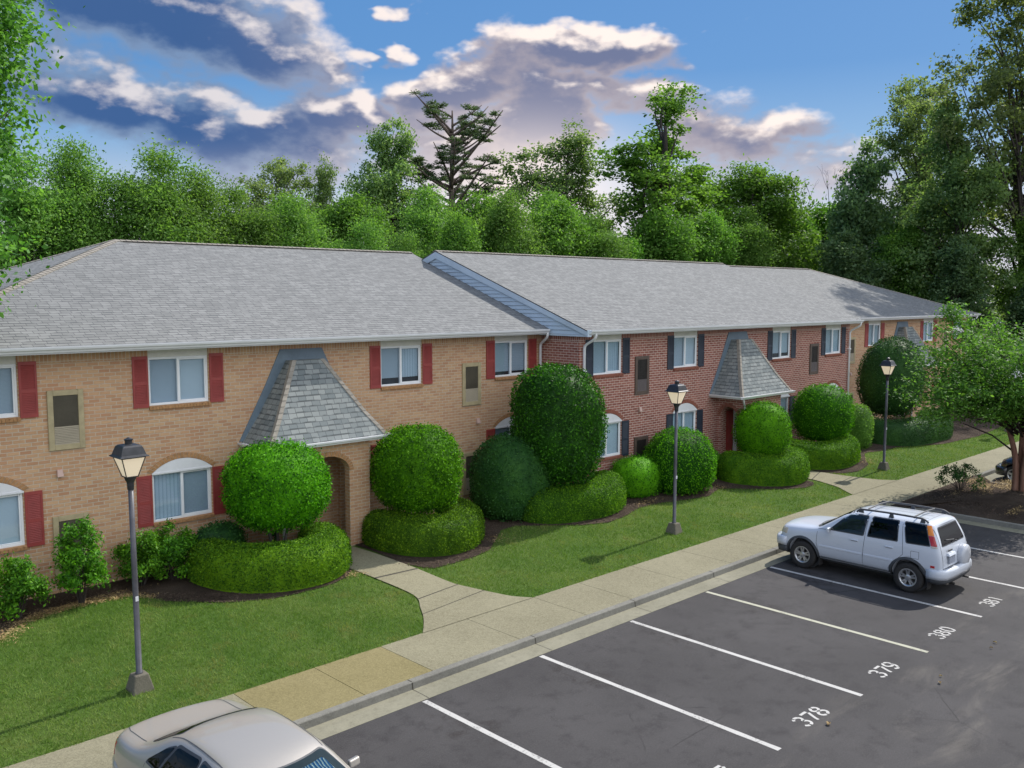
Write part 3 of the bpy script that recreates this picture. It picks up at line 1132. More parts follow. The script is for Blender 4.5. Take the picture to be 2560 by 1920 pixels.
def make_window(upper, tan, style):
    """window at local origin: left jamb at x=0, sill at z=0, wall face at y=0"""
    root_mb = MB()
    zt = 1.09 if upper else 1.13
    fw = 0.05
    f = MB()
    f.box((0, 0.035, 0), (W, 0.11, fw))
    f.box((0, 0.035, zt - fw), (W, 0.11, zt))
    f.box((0, 0.035, fw), (fw, 0.11, zt - fw))
    f.box((W - fw, 0.035, fw), (W, 0.11, zt - fw))
    mx = W * 0.5
    f.box((mx - 0.032, 0.030, fw), (mx + 0.032, 0.105, zt - fw))
    # sash rails of the sliding leaf
    f.box((mx + 0.032, 0.045, fw), (W - fw, 0.075, fw + 0.035))
    f.box((mx + 0.032, 0.045, zt - fw - 0.03), (W - fw, 0.075, zt - fw))
    f.box((W - fw - 0.032, 0.046, fw + 0.035), (W - fw, 0.074, zt - fw - 0.03))
    root = f.build('window', WHITEF)
    bevel(root, 0.006, 1)
    parts = []
    p = MB()
    p.box((fw - 0.004, 0.066, fw - 0.004), (mx - 0.03, 0.072, zt - fw + 0.004))
    parts.append(p.build('pane', GLASSW, root))
    p = MB()
    p.box((mx + 0.03, 0.058, fw + 0.03), (W - fw - 0.028, 0.064, zt - fw - 0.026))
    parts.append(p.build('pane', GLASSW, root))
    lm, rm, drop = style
    p = MB()
    p.box((fw, 0.125, fw + drop), (mx - 0.02, 0.13, zt - fw))
    p.build('blind', lm, root)
    p = MB()
    p.box((mx - 0.005, 0.118, fw + drop), (W - fw, 0.123, zt - fw))
    p.build('blind', rm, root)
    p = MB()
    p.box((0.0, 0.17, 0.0), (W, 0.19, zt))
    p.build('room_back', DARKROOM, root)
    if upper:
        p = MB()
        p.box((0.0, 0.03, zt + 0.002), (W, 0.16, 1.28))
        p.box((0.0, 0.018, zt + 0.055), (W, 0.03, zt + 0.075))
        p.box((0.0, 0.022, 1.20), (W, 0.03, 1.28))
        p.build('header_panel', CREAM, root)
    else:
        a = arch_pts(W, zt + 0.015, 0.27)
        p = MB()
        p.extrude([(x, -0.014, z) for x, z in a], (0, 0.03, 0))
        p.build('arch_panel', WHITE, root)
        p = MB()
        p.box((-0.01, -0.028, zt - 0.02), (W + 0.01, 0.03, zt + 0.02))
        p.build('arch_trim', WHITE, root)
        # ring of bricks on edge
        ring = MB()
        gap = MB()
        n = 21
        wi, wo = arch_pts(W + 0.02, zt + 0.02, 0.275, n), arch_pts(W + 0.24, zt + 0.06, 0.36, n)
        wi = [(x - 0.01, z) for x, z in wi]
        wo = [(x - 0.12, z) for x, z in wo]
        for i in range(n):
            g = 0.07
            def lp(A, t):
                return (A[i][0] + (A[i + 1][0] - A[i][0]) * t, A[i][1] + (A[i + 1][1] - A[i][1]) * t)
            q = [lp(wi, g), lp(wi, 1 - g), lp(wo, 1 - g), lp(wo, g)]
            ring.extrude([(x, -0.022, z) for x, z in q], (0, 0.02, 0))
        for i in range(n):
            q = [wi[i], wi[i + 1], wo[i + 1], wo[i]]
            gap.extrude([(x, -0.012, z) for x, z in q], (0, 0.011, 0))
        rr = ring.build('brick_arch', BUFF_PLAIN if tan else RED_PLAIN, root)
        gap.build('arch_mortar', MORTAR, root)
    s = MB()
    n = 20
    for i in range(n):
        x = -0.02 + (W + 0.04) * i / n
        s.hexa([(x + 0.003, -0.06, -0.088), (x + (W + 0.04) / n - 0.003, -0.06, -0.088), (x + (W + 0.04) / n - 0.003, 0.035, -0.088), (x + 0.003, 0.035, -0.088),
                (x + 0.003, -0.062, -0.022), (x + (W + 0.04) / n - 0.003, -0.062, -0.022), (x + (W + 0.04) / n - 0.003, 0.034, 0.0), (x + 0.003, 0.034, 0.0)])
    s.build('sill', BUFF_PLAIN if tan else RED_PLAIN, root)
    return root


def make_shutter(m):
    w, h = 0.345, 1.16
    mb = MB()
    fr = 0.042
    mb.box((0, -0.032, 0), (fr, -0.001, h))
    mb.box((w - fr, -0.032, 0), (w, -0.001, h))
    for z0, z1 in ((0, 0.075), (h * 0.47 - 0.035, h * 0.47 + 0.035), (h - 0.07, h)):
        mb.box((fr, -0.031, z0), (w - fr, -0.001, z1))
    mb.box((fr, -0.010, 0.05), (w - fr, -0.002, h - 0.05))
    root = mb.build('shutter', m)
    sl = MB()
    for za, zb in ((0.075, h * 0.47 - 0.035), (h * 0.47 + 0.035, h - 0.07)):
        n = int((zb - za) / 0.034)
        for i in range(n):
            z = za + (zb - za) * i / n
            dz = (zb - za) / n
            sl.hexa([(fr, -0.029, z + 0.002), (w - fr, -0.029, z + 0.002), (w - fr, -0.0105, z + dz * 0.5), (fr, -0.0105, z + dz * 0.5),
                     (fr, -0.029, z + 0.010), (w - fr, -0.029, z + 0.010), (w - fr, -0.0105, z + dz), (fr, -0.0105, z + dz)])
    sl.build('louvre', m, root)
    return root


def make_vent(frm, dk, lt):
    w, h = 0.73, 1.27
    mb = MB()
    b = 0.115
    mb.box((0, -0.045, 0), (b, 0.0, h))
    mb.box((w - b, -0.045, 0), (w, 0.0, h))
    mb.box((b, -0.045, 0), (w - b, 0.0, b))
    mb.box((b, -0.045, h - b), (w - b, 0.0, h))
    root = mb.build('air_vent', frm)
    bevel(root, 0.006, 1)
    p = MB()
    p.box((b, -0.012, b), (w - b, -0.004, h - b))
    p.build('backing', dk, root)
    p = MB()
    n = 26
    zs = 0.50
    for i in range(n):
        z = zs + (h - b - zs) * i / n
        p.box((b, -0.028, z), (w - b, -0.0125, z + 0.010))
    for i in range(11):
        x = b + (w - 2 * b) * (i + 0.5) / 11
        p.box((x - 0.003, -0.031, zs), (x + 0.003, -0.0285, h - b))
    p.build('upper_grille', dk, root)
    p = MB()
    n = 11
    for i in range(n):
        z = b + (zs - b) * i / n
        dz = (zs - b) / n
        p.hexa([(b, -0.036, z + 0.003), (w - b, -0.036, z + 0.003), (w - b, -0.013, z + dz * 0.6), (b, -0.013, z + dz * 0.6),
                (b, -0.036, z + 0.014), (w - b, -0.036, z + 0.014), (w - b, -0.013, z + dz * 0.95), (b, -0.013, z + dz * 0.95)])
    p.build('lower_louvre', lt, root)
    return root


STY = {'a': (BLIND_D, BLIND, 0.0), 'b': (BLIND, BLIND, 0.0), 'c': (BLIND_D, BLIND_D, 0.10), 'd': (BLIND_D, DRAPE, 0.0), 'e': (DRAPE, DRAPE, 0.0), 'f': (BLIND_D, BLIND_D, 0.0), 'g': (BLIND_D, DRAPE, 0.16), 'h': (DRAPE, BLIND_D, 0.0)}
_cache = {}


def place(key, maker, loc, parent=BLD):
    if key not in _cache:
        o = maker()
        _cache[key] = o
        o.parent = parent
    else:
        o = copy_tree(_cache[key], parent)
    o.location = loc
    return o


UPS = [['f', 'a', 'g', 'c'], ['d', 'a', 'g', 'd'], ['h', 'f', 'e', 'f']]
LOS = [['b', 'h', 'c', 'g'], ['a', 'e', 'b', 'h'], ['f', 'f', 'f', 'f']]
for mi, md in enumerate(MODS):
    tan = md['tan']
    sm = SHUT_R if tan else SHUT_N
    for wi, x in enumerate(md['win']):
        su, sl_ = UPS[mi][wi], LOS[mi][wi]
        place(('u', tan, su), lambda: make_window(True, tan, STY[su]), (x, md['y'], UZ))
        place(('l', tan, sl_), lambda: make_window(False, tan, STY[sl_]), (x, md['y'], LZ))
        for z in (UZ - 0.03, LZ - 0.05):
            place(('s', tan), lambda: make_shutter(sm), (x - 0.365, md['y'], z))
            place(('s', tan), lambda: make_shutter(sm), (x + W + 0.02, md['y'], z))
    for x in md['vent']:
        for z in (3.485, 0.80):
            place(('v', tan), (lambda: make_vent(VENT_T, VENT_TD, VENT_TL)) if tan else (lambda: make_vent(VENT_B, VENT_BD, VENT_BL)), (x, md['y'], z))


def make_hood():
    mb = MB()
    mb.hexa([(0, -0.10, 0), (0.13, -0.10, 0), (0.13, 0, 0), (0, 0, 0), (0.01, -0.05, 0.15), (0.12, -0.05, 0.15), (0.12, 0, 0.15), (0.01, 0, 0.15)])
    o = mb.build('vent_hood', CAPBOX)
    bevel(o, 0.008, 1)
    return o


for x, y in ((-2.84, Y1), (9.04, Y1), (14.82, Y2), (26.4, Y2), (33.3, Y3)):
    place('hood', make_hood, (x, y, 2.92))


# roofs ---------------------------------------------------------------
def roof_plane(mb, pts, o, ux, uy):
    o, ux, uy = Vector(o), Vector(ux), Vector(uy)
    mb.poly(pts, [((Vector(p) - o).dot(ux), (Vector(p) - o).dot(uy)) for p in pts])


def build_roof(md, hip_l, hip_r, xl, xr):
    ye, yr = md['y'] - HEAVE, md['y'] + DR
    yb = yr + DR + HEAVE
    run = yr - ye
    rl = xl + run if hip_l else xl
    rr = xr - run if hip_r else xr
    s = math.hypot(run, ZR - ZE)
    up = (0, run / s, (ZR - ZE) / s)
    dn = (0, -run / s, (ZR - ZE) / s)
    mb = MB()
    A, B_, C_, D_ = (xl, ye, ZE), (xr, ye, ZE), (rr, yr, ZR), (rl, yr, ZR)
    E_, F_ = (xr, yb, ZE), (xl, yb, ZE)
    roof_plane(mb, [A, B_, C_, D_], A, (1, 0, 0), up)
    roof_plane(mb, [E_, F_, D_, C_], E_, (-1, 0, 0), dn)
    if hip_l:
        roof_plane(mb, [F_, A, D_], F_, (0, -1, 0), (run / s, 0, (ZR - ZE) / s))
    if hip_r:
        roof_plane(mb, [B_, E_, C_], B_, (0, 1, 0), (-run / s, 0, (ZR - ZE) / s))
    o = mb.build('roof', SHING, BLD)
    # edge thickness and soffit
    t = MB()
    dz = 0.035
    t.poly([(xl, ye, ZE - dz), (xr, ye, ZE - dz), (xr, ye, ZE), (xl, ye, ZE)])
    t.poly([(xl, yb, ZE), (xr, yb, ZE), (xr, yb, ZE - dz), (xl, yb, ZE - dz)])
    if hip_l:
        t.poly([(xl, yb, ZE - dz), (xl, ye, ZE - dz), (xl, ye, ZE), (xl, yb, ZE)])
    if hip_r:
        t.poly([(xr, ye, ZE - dz), (xr, yb, ZE - dz), (xr, yb, ZE), (xr, ye, ZE)])
    if not hip_l:
        t.poly([(xl, ye, ZE), (xl, yr, ZR), (xl, yr, ZR - dz), (xl, ye, ZE - dz)])
        t.poly([(xl, yr, ZR), (xl, yb, ZE), (xl, yb, ZE - dz), (xl, yr, ZR - dz)])
    if not hip_r:
        t.poly([(xr, yr, ZR), (xr, ye, ZE), (xr, ye, ZE - dz), (xr, yr, ZR - dz)])
        t.poly([(xr, yb, ZE), (xr, yr, ZR), (xr, yr, ZR - dz), (xr, yb, ZE - dz)])
    t.build('roof_edge', DRIP, o)
    # caps on ridge and hips: overlapping tabs
    def tabs(p, q, n0, w, m):
        p, q = Vector(p), Vector(q)
        d = (q - p)
        n = max(2, int(d.length / 0.165))
        d.normalize()
        nl, nr = [Vector(v) for v in n0]          # downhill directions on both sides
        c = MB()
        for i in range(n):
            a = p + (q - p) * (i / n)
            b = p + (q - p) * ((i + 1) / n) + d * 0.02
            up_ = Vector((0, 0, 1))
            h0, h1 = 0.026, 0.014
            for sd in (nl, nr):
                c.hexa([a + sd * w + up_ * 0.003, b + sd * w + up_ * 0.003, b + up_ * 0.003, a + up_ * 0.003,
                        a + sd * w + up_ * h0, b + sd * w + up_ * h1, b + up_ * (h1 + .004), a + up_ * (h0 + .004)])
        c.build('ridge_cap' if m else 'hip_cap', CAP, o)
    sl = (ZR - ZE) / run
    f = lambda x, y: Vector((x, y, -sl * max(abs(x), abs(y)))).normalized()
    tabs((rl, yr, ZR), (rr, yr, ZR), (f(0, -1), f(0, 1)), 0.14, True)
    g = lambda x, y: Vector((x * 0.7071, y * 0.7071, -0.7071 * sl))
    if hip_l:
        tabs(A, D_, (g(1, -1), g(-1, 1)), 0.13, False)
        tabs(F_, D_, (g(1, 1), g(-1, -1)), 0.13, False)
    if hip_r:
        tabs(B_, C_, (g(-1, -1), g(1, 1)), 0.13, False)
        tabs(E_, C_, (g(-1, 1), g(1, -1)), 0.13, False)
    # dark ridge vent slot below the ridge cap
    v = MB()
    v.hexa([(rl + 0.2, yr - 0.17, ZR - 0.066), (rr - 0.05, yr - 0.17, ZR - 0.066), (rr - 0.05, yr - 0.15, ZR - 0.05), (rl + 0.2, yr - 0.15, ZR - 0.05),
            (rl + 0.2, yr - 0.17, ZR - 0.02), (rr - 0.05, yr - 0.17, ZR - 0.02), (rr - 0.05, yr - 0.15, ZR - 0.02), (rl + 0.2, yr - 0.15, ZR - 0.02)])
    v.build('ridge_vent', VENT_BD, o)
    return o


DRIP = simple('drip_edge', (0.06, 0.062, 0.07), 0.5, var=0.1)
GX0, GX1 = 11.72, 29.90
ROOFS = [build_roof(MODS[0], True, False, -6.10, 11.86), build_roof(MODS[1], False, False, GX0, GX1), build_roof(MODS[2], False, True, 29.80, 48.65)]


def gutter(parent, p, q, out, tight=False, h=0.125):
    """K profile gutter from p to q, 'out' points away from the wall"""
    p, q, out = Vector(p), Vector(q), Vector(out).normalized()
    prof = [(0.0, -h), (0.055, -h), (0.07, -h * 0.72), (0.10, -h * 0.5), (0.112, -h * 0.2), (0.112, 0.0), (0.098, 0.0), (0.098, -0.012), (0.0, -0.012)]
    mb = MB()
    mb.extrude([p + out * a + Vector((0, 0, b)) for a, b in prof], q - p)
    return mb.build('gutter', WHITE, parent)


def fascia(x0, x1, y):
    f = MB()
    f.box((x0, y - 0.022, 5.545), (x1, y, 5.685))
    # soffit boxed back to the wall
    f.box((x0, y, 5.545), (x1, y + HEAVE - 0.01, 5.560))
    f.build('fascia', WHITE, BLD)
    gutter(BLD, (x0, y - 0.024, 5.705), (x1, y - 0.024, 5.705), (0, -1, 0))


fascia(-6.10, 11.66, Y1 - HEAVE)
fascia(11.80, 29.86, Y2 - HEAVE)
fascia(29.90, 48.65, Y3 - HEAVE)
f = MB()
f.box((48.65, Y3 - HEAVE, 5.545), (48.672, Y3 + 2 * DR + HEAVE, 5.685))
f.box((48.20, Y3 - HEAVE + 0.01, 5.545), (48.65, Y3 + 2 * DR, 5.56))
f.build('fascia', WHITE, BLD)
gutter(BLD, (48.674, Y3 - HEAVE, 5.705), (48.674, Y3 + 2 * DR + HEAVE, 5.705), (1, 0, 0))


def build_gable():
    """lap sided gable where the middle roof stands forward of the near roof"""
    y0 = Y2 - HEAVE
    yr = Y2 + DR
    xg = 11.80
    mb = MB()
    z = 5.56
    step = 0.125
    while z < ZR - 0.12:
        z1 = min(z + step, ZR - 0.06)
        ya0 = y0 + (z - ZE + 0.04) / SLOPE if z > ZE - 0.04 else y0
        ya1 = y0 + (z1 - ZE + 0.04) / SLOPE if z1 > ZE - 0.04 else y0
        yb0, yb1 = 2 * yr - ya0, 2 * yr - ya1
        if ya1 < yb1:
            mb.hexa([(xg - 0.034, ya0, z + 0.004), (xg + 0.03, ya0, z + 0.004), (xg + 0.03, yb0, z + 0.004), (xg - 0.034, yb0, z + 0.004),
                     (xg - 0.004, ya1, z1), (xg + 0.03, ya1, z1), (xg + 0.03, yb1, z1), (xg - 0.004, yb1, z1)])
        z = z1
    g = mb.build('gable', SIDING, BLD)
    r = MB()
    for sgn in (-1, 1):
        ya, yb = (y0, yr)
        if sgn > 0:
            ya, yb = (2 * yr - y0, yr)
        hh = 0.235
        x0, x1 = GX0 + 0.003, xg - 0.036
        r.hexa([(x0, ya, ZE - 0.036 - hh * 0.6), (x1, ya, ZE - 0.036 - hh * 0.6), (x1, yb, ZR - 0.036 - hh), (x0, yb, ZR - 0.036 - hh),
                (x0, ya, ZE - 0.036), (x1, ya, ZE - 0.036), (x1, yb, ZR - 0.036), (x0, yb, ZR - 0.036)])
    r.build('rake_board', SIDING, g)
    b = MB()
    b.box((xg - 0.05, y0 - 0.02, 5.50), (11.885, Y1 - HEAVE + 0.6, 5.558))
    b.build('frieze_board', SIDING, g)
    c = MB()
    c.box((GX0, y0 - 0.03, 5.50), (11.9, y0 + 0.012, 5.70))
    c.build('return_board', SIDING, g)


build_gable()


def downspout(pts, straps):
    mb = MB()
    def seg(a, b, w=0.075, d=0.055):
        mb.tube([a, b], [0.045, 0.045], 6)
    P = [Vector(p) for p in pts]
    mb.tube(catmull(P[:5], 4) + [P[5]] if len(P) > 5 else P, 0.044, 8)
    o = mb.build('downspout', WHITE, BLD, smooth=True)
    s = MB()
    for z in straps:
        s.box((P[-1].x - 0.07, P[-1].y - 0.05, z), (P[-1].x + 0.07, P[-1].y + 0.075, z + 0.03))
    s.build('strap', WHITE, o)


def spout(x, y, xoff=0.0, zb=0.45, ztop=5.60):
    downspout([(x + xoff, y - 0.50, ztop), (x + xoff, y - 0.50, ztop - 0.10), (x + xoff * .8, y - 0.42, ztop - 0.20), (x + xoff * .2, y - 0.14, ztop - 0.36), (x, y - 0.075, ztop - 0.48), (x, y - 0.075, zb)], (4.4, 2.4))


spout(11.74, Y1, -0.12)
spout(12.03, Y2, 0.04)
spout(29.60, Y2, 0.10)
spout(47.95, Y3, 0.3)


# porches -------------------------------------------------------------
def arch_wall(mb, P0, ux, width, h, open_l, open_r, spring, rise, th, nrm, n=18):
    """wall in the plane P0 + ux*s + z, thickness th along -nrm, arched opening"""
    P0, ux, nrm = Vector(P0), Vector(ux), Vector(nrm)
    def at(s, z, t):
        return P0 + ux * s + Vector((0, 0, z)) - nrm * t
    def blk(s0, s1, z0, z1):
        mb.hexa([at(s0, z0, 0), at(s1, z0, 0), at(s1, z0, th), at(s0, z0, th), at(s0, z1, 0), at(s1, z1, 0), at(s1, z1, th), at(s0, z1, th)])
    blk(0, open_l, 0, h)
    blk(open_r, width, 0, h)
    cx, rx = (open_l + open_r) / 2, (open_r - open_l) / 2
    A = [(cx - rx * math.cos(math.pi * i / n), spring + rise * math.sin(math.pi * i / n)) for i in range(n + 1)]
    for i in range(n):
        (s0, z0), (s1, z1) = A[i], A[i + 1]
        mb.poly([at(s0, z0, 0), at(s1, z1, 0), at(s1, h, 0), at(s0, h, 0)])
        mb.poly([at(s1, z1, th), at(s0, z0, th), at(s0, h, th), at(s1, h, th)])
        mb.poly([at(s0, z0, 0), at(s0, z0, th), at(s1, z1, th), at(s1, z1, 0)])
    return cx, rx, at


def ring_arch(parent, at, cx, rx, spring, rise, bm):
    n = 22
    ring, gap = MB(), MB()
    wi = [(cx - (rx) * math.cos(math.pi * i / n), spring + rise * math.sin(math.pi * i / n)) for i in range(n + 1)]
    wo = [(cx - (rx + 0.12) * math.cos(math.pi * i / n), spring + (rise + 0.12) * math.sin(math.pi * i / n)) for i in range(n + 1)]
    for i in range(n):
        g = 0.08
        lp = lambda A, t: (A[i][0] + (A[i + 1][0] - A[i][0]) * t, A[i][1] + (A[i + 1][1] - A[i][1]) * t)
        q = [lp(wi, g), lp(wi, 1 - g), lp(wo, 1 - g), lp(wo, g)]
        ring.hexa([at(*p, -0.016) for p in q] + [at(*p, 0.02) for p in q])
        q = [wi[i], wi[i + 1], wo[i + 1], wo[i]]
        gap.hexa([at(*p, -0.006) for p in q] + [at(*p, 0.02) for p in q])
    ring.build('brick_arch', bm, parent)
    gap.build('arch_mortar', MORTAR, parent)


def build_porch(md, idx):
    c, y, tan = md['pc'], md['y'], md['tan']
    bm, bu = (BUFF, BUFF_PLAIN) if tan else (RED, RED_PLAIN)
    hw, dp = 1.24, 1.16
    z0 = 0.30
    h = 2.86
    mb = MB()
    # front
    cx, rx, at = arch_wall(mb, (c - hw, y - dp, z0), (1, 0, 0), 2 * hw, h, hw - 0.63, hw + 0.63, 2.05 - 0.0, 0.42, 0.22, (0, -1, 0))
    porch = mb.build('porch', bm, BLD)
    ring_arch(porch, at, cx, rx, 2.05, 0.42, bu)
    for sx, nx in ((-1, -1), (1, 1)):
        m2 = MB()
        if sx < 0:
            args = ((c - hw, y, z0), (0, -1, 0))
        else:
            args = ((c + hw, y, z0), (0, -1, 0))
        cx2, rx2, at2 = arch_wall(m2, *args, dp - 0.22, h, 0.14, 0.86, 2.05, 0.38, 0.22, (nx, 0, 0))
        w2 = m2.build('side_wall', bm, porch)
        ring_arch(w2, at2, cx2, rx2, 2.05, 0.38, bu)
    # floor, ceiling
    f = MB()
    f.box((c - hw + 0.225, y - dp + 0.01, 0.2), (c + hw - 0.225, y - 0.003, 0.44))
    f.build('porch_floor', WALK, porch)
    f = MB()
    f.box((c - hw - 0.3, y - dp - 0.12, z0 + h + 0.002), (c + hw + 0.3, y - 0.002, z0 + h + 0.03))
    f.build('porch_ceiling', WHITE, porch)
    # red door in the wall and a white screen door standing open
    rd = MB()
    rd.box((c - 0.605, y - 0.02, 0.44), (c - 0.17, y + 0.02, 2.48))
    rd.box((c - 0.55, y - 0.03, 1.45), (c - 0.23, y - 0.021, 2.38))
    rd.box((c - 0.55, y - 0.03, 0.58), (c - 0.23, y - 0.021, 1.32))
    door = rd.build('door', DOOR_R, porch)
    kb = MB()
    kb.lathe([(0.0, -0.05), (0.03, -0.045), (0.034, -0.02), (0.015, 0.0)], 12, 'z', (c - 0.23, y - 0.055, 1.42))
    kb.build('handle', STEEL, door)
    wd = MB()
    wx = c - 0.15
    wd.box((wx, y - 0.50, 0.44), (wx + 0.04, y + 0.02, 2.58))
    for q in range(3):
        wd.box((wx - 0.012, y - 0.46 + q * 0.16, 0.52), (wx - 0.001, y - 0.35 + q * 0.16, 2.50))
    w_ = wd.build('screen_door', WHITE, porch)
    gl = MB()
    gl.box((wx - 0.016, y - 0.29, 1.5), (wx - 0.0125, y - 0.20, 2.4))
    gl.build('pane', DARKROOM, w_)
    # roof: steep bell shaped half pyramid against the wall
    ze = z0 + h + 0.02
    he, de = 1.69, 1.34
    prof = [(0.0, he, de), (0.62, 1.25, 0.98), (1.30, 0.84, 0.66), (1.95, 0.45, 0.36)]
    zt = ze + prof[-1][0]
    rm = MB()
    pts = []
    for dz, a, b in prof:
        pts.append(((c - a, y - 0.0, ze + dz), (c - a, y - b, ze + dz), (c + a, y - b, ze + dz), (c + a, y - 0.0, ze + dz)))
    acc = [0, 0]
    vf, vs = 0.0, 0.0
    for i in range(len(pts) - 1):
        p, q = pts[i], pts[i + 1]
        lf = math.hypot(prof[i + 1][0] - prof[i][0], prof[i][2] - prof[i + 1][2])
        ls = math.hypot(prof[i + 1][0] - prof[i][0], prof[i][1] - prof[i + 1][1])
        rm.poly([p[1], p[2], q[2], q[1]], [(p[1][0], vf), (p[2][0], vf), (q[2][0], vf + lf), (q[1][0], vf + lf)])
        rm.poly([p[0], p[1], q[1], q[0]], [(p[0][1] + 9, vs), (p[1][1] + 9, vs), (q[1][1] + 9, vs + ls), (q[0][1] + 9, vs + ls)])
        rm.poly([p[2], p[3], q[3], q[2]], [(p[2][1] + 5, vs), (p[3][1] + 5, vs), (q[3][1] + 5, vs + ls), (q[2][1] + 5, vs + ls)])
        vf += lf
        vs += ls
    t = pts[-1]
    rm.poly([t[1], t[2], t[3], t[0]], [(0, 0), (0.2, 0), (0.2, 0.1), (0, 0.1)])
    pr = rm.build('porch_roof', SHING_P, porch)
    # hip caps
    for s in (1, 2):
        hc = MB()
        chain = [Vector(p[s]) for p in pts]
        for i in range(len(chain) - 1):
            a, b = chain[i], chain[i + 1]
            n = max(1, int((b - a).length / 0.15))
            sx = 1 if s == 2 else -1
            dl = Vector((-sx, -0.02, 0.0))
            dr = Vector((0.02 * sx, 1, 0.0))
            nx_ = Vector((sx * 0.7, -0.7, 0.35)).normalized()
            for j in range(n):
                u, v = a + (b - a) * (j / n), a + (b - a) * ((j + 1) / n + 0.02)
                for sd in (dl, dr):
                    w = 0.105
                    off0, off1 = nx_ * 0.026, nx_ * 0.012
                    hc.hexa([u + sd * w, v + sd * w, v, u, u + sd * w + off0, v + sd * w + off1, v + off1 * 1.3, u + off0 * 1.3])
        hc.build('hip_cap', CAP, pr)
    # flashing board on the wall
    fl = MB()
    edge = [(-(he + 0.07), ze + 0.03), (-1.40, ze + 0.68), (-1.03, ze + 1.36), (-0.60, ze + 2.23), (0.60, ze + 2.23), (1.03, ze + 1.36), (1.40, ze + 0.68), (he + 0.07, ze + 0.03)]
    inn = [(-(he - 0.10), ze + 0.02), (-1.18, ze + 0.66), (-0.80, ze + 1.32), (-0.42, ze + 1.95), (0.42, ze + 1.95), (0.80, ze + 1.32), (1.18, ze + 0.66), (he - 0.10, ze + 0.02)]
    for i in range(len(edge) - 1):
        q = [edge[i], edge[i + 1], inn[i + 1], inn[i]]
        fl.extrude([(c + a, y - 0.03, z) for a, z in q], (0, 0.028, 0))
    fl.build('flashing', FLASH, porch)
    # fascia and gutter round three sides
    fa = MB()
    fa.box((c - he, y - de, ze - 0.10), (c + he, y - de + 0.03, ze - 0.004))
    fa.box((c - he, y - de + 0.03, ze - 0.10), (c - he + 0.03, y - 0.001, ze - 0.004))
    fa.box((c + he - 0.03, y - de + 0.03, ze - 0.10), (c + he, y - 0.001, ze - 0.004))
    fa.box((c - he + 0.03, y - de + 0.03, ze - 0.09), (c + he - 0.03, y - dp - 0.13, ze - 0.075))
    fa.build('porch_fascia', WHITE, porch)
    gutter(porch, (c - he - 0.10, y - de - 0.002, ze + 0.015), (c + he + 0.10, y - de - 0.002, ze + 0.015), (0, -1, 0), h=0.105)
    gutter(porch, (c - he - 0.002, y - 0.004, ze + 0.0145), (c - he - 0.002, y - de, ze + 0.0145), (-1, 0, 0), h=0.104)
    gutter(porch, (c + he + 0.002, y - de, ze + 0.0145), (c + he + 0.002, y - 0.004, ze + 0.0145), (1, 0, 0), h=0.104)
    ds = MB()
    X = c - hw - 0.02
    Yp = y - dp - 0.05
    ds.tube(catmull([(X - 0.25, y - de + 0.05, ze - 0.09), (X - 0.24, y - de + 0.06, ze - 0.20), (X - 0.05, Yp + 0.02, ze - 0.36), (X - 0.02, Yp, ze - 0.55)], 5) + [Vector((X - 0.02, Yp, 0.45))], 0.036, 8)
    ds.build('porch_downspout', WHITE, porch, smooth=True)


for i, md in enumerate(MODS):
    build_porch(md, i)


# ------------------------------------------------------------------ street lamps
def make_lamp(label, x, y, lean):
    z = zg(y)
    root = thing('street_lamp', label, 'street lamp', (x, y, z), 0, 'lantern street lamps along the sidewalk')
    root.rotation_euler = (lean[0], lean[1], 0)
    b = MB()
    b.hexa([(-0.19, -0.19, -0.05), (0.19, -0.19, -0.05), (0.19, 0.19, -0.05), (-0.19, 0.19, -0.05), (-0.115, -0.115, 0.27), (0.115, -0.115, 0.27), (0.115, 0.115, 0.27), (-0.115, 0.115, 0.27)])
    bevel(b.build('base', BASEC, root), 0.02, 2)
    p = MB()
    p.lathe([(0.060, 0.26), (0.060, 0.29), (0.050, 0.295), (0.046, 2.0), (0.042, 3.46)], 16)
    post = p.build('post', POSTM, root, smooth=True)
    p = MB()
    p.box((-0.024, -0.056, 1.52), (0.024, -0.0455, 1.60))
    p.build('number_plate', WHITE, post)
    l = MB()
    l.lathe([(0.052, 3.40), (0.056, 3.50), (0.062, 3.53), (0.085, 3.57), (0.098, 3.62)], 16)
    lant = l.build('lantern', LANTM, root)
    def ring(w, zz):
        return [(-w, -w, zz), (w, -w, zz), (w, w, zz), (-w, w, zz)]
    g = MB()
    g.rings([ring(0.088, 3.62), ring(0.188, 3.952)], True, True, True)
    g.build('lamp_glass', LAMPG, lant)
    f = MB()
    for sx in (-1, 1):
        for sy in (-1, 1):
            f.tube([(sx * 0.091, sy * 0.091, 3.61), (sx * 0.191, sy * 0.191, 3.952)], 0.009, 6)
    for w, zz in ((0.093, 3.622), (0.191, 3.948)):
        for (a, b_) in (((-1, -1), (1, -1)), ((1, -1), (1, 1)), ((1, 1), (-1, 1)), ((-1, 1), (-1, -1))):
            f.tube([(a[0] * w, a[1] * w, zz), (b_[0] * w, b_[1] * w, zz)], 0.010, 6)
    f.build('lamp_frame', LANTM, lant)
    c = MB()
    c.rings([ring(0.240, 3.955), ring(0.240, 3.967), ring(0.205, 3.99), ring(0.180, 4.07), ring(0.162, 4.12), ring(0.135, 4.145), ring(0.065, 4.16)], True, True, True)
    cap = c.build('lamp_cap', LANTM, lant)
    bevel(cap, 0.006, 2, 25)
    k = MB()
    k.lathe([(0.058, 4.155), (0.058, 4.215), (0.07, 4.22), (0.072, 4.238), (0.04, 4.25), (0.015, 4.265)], 14)
    k.build('finial', LANTM, lant)
    return root


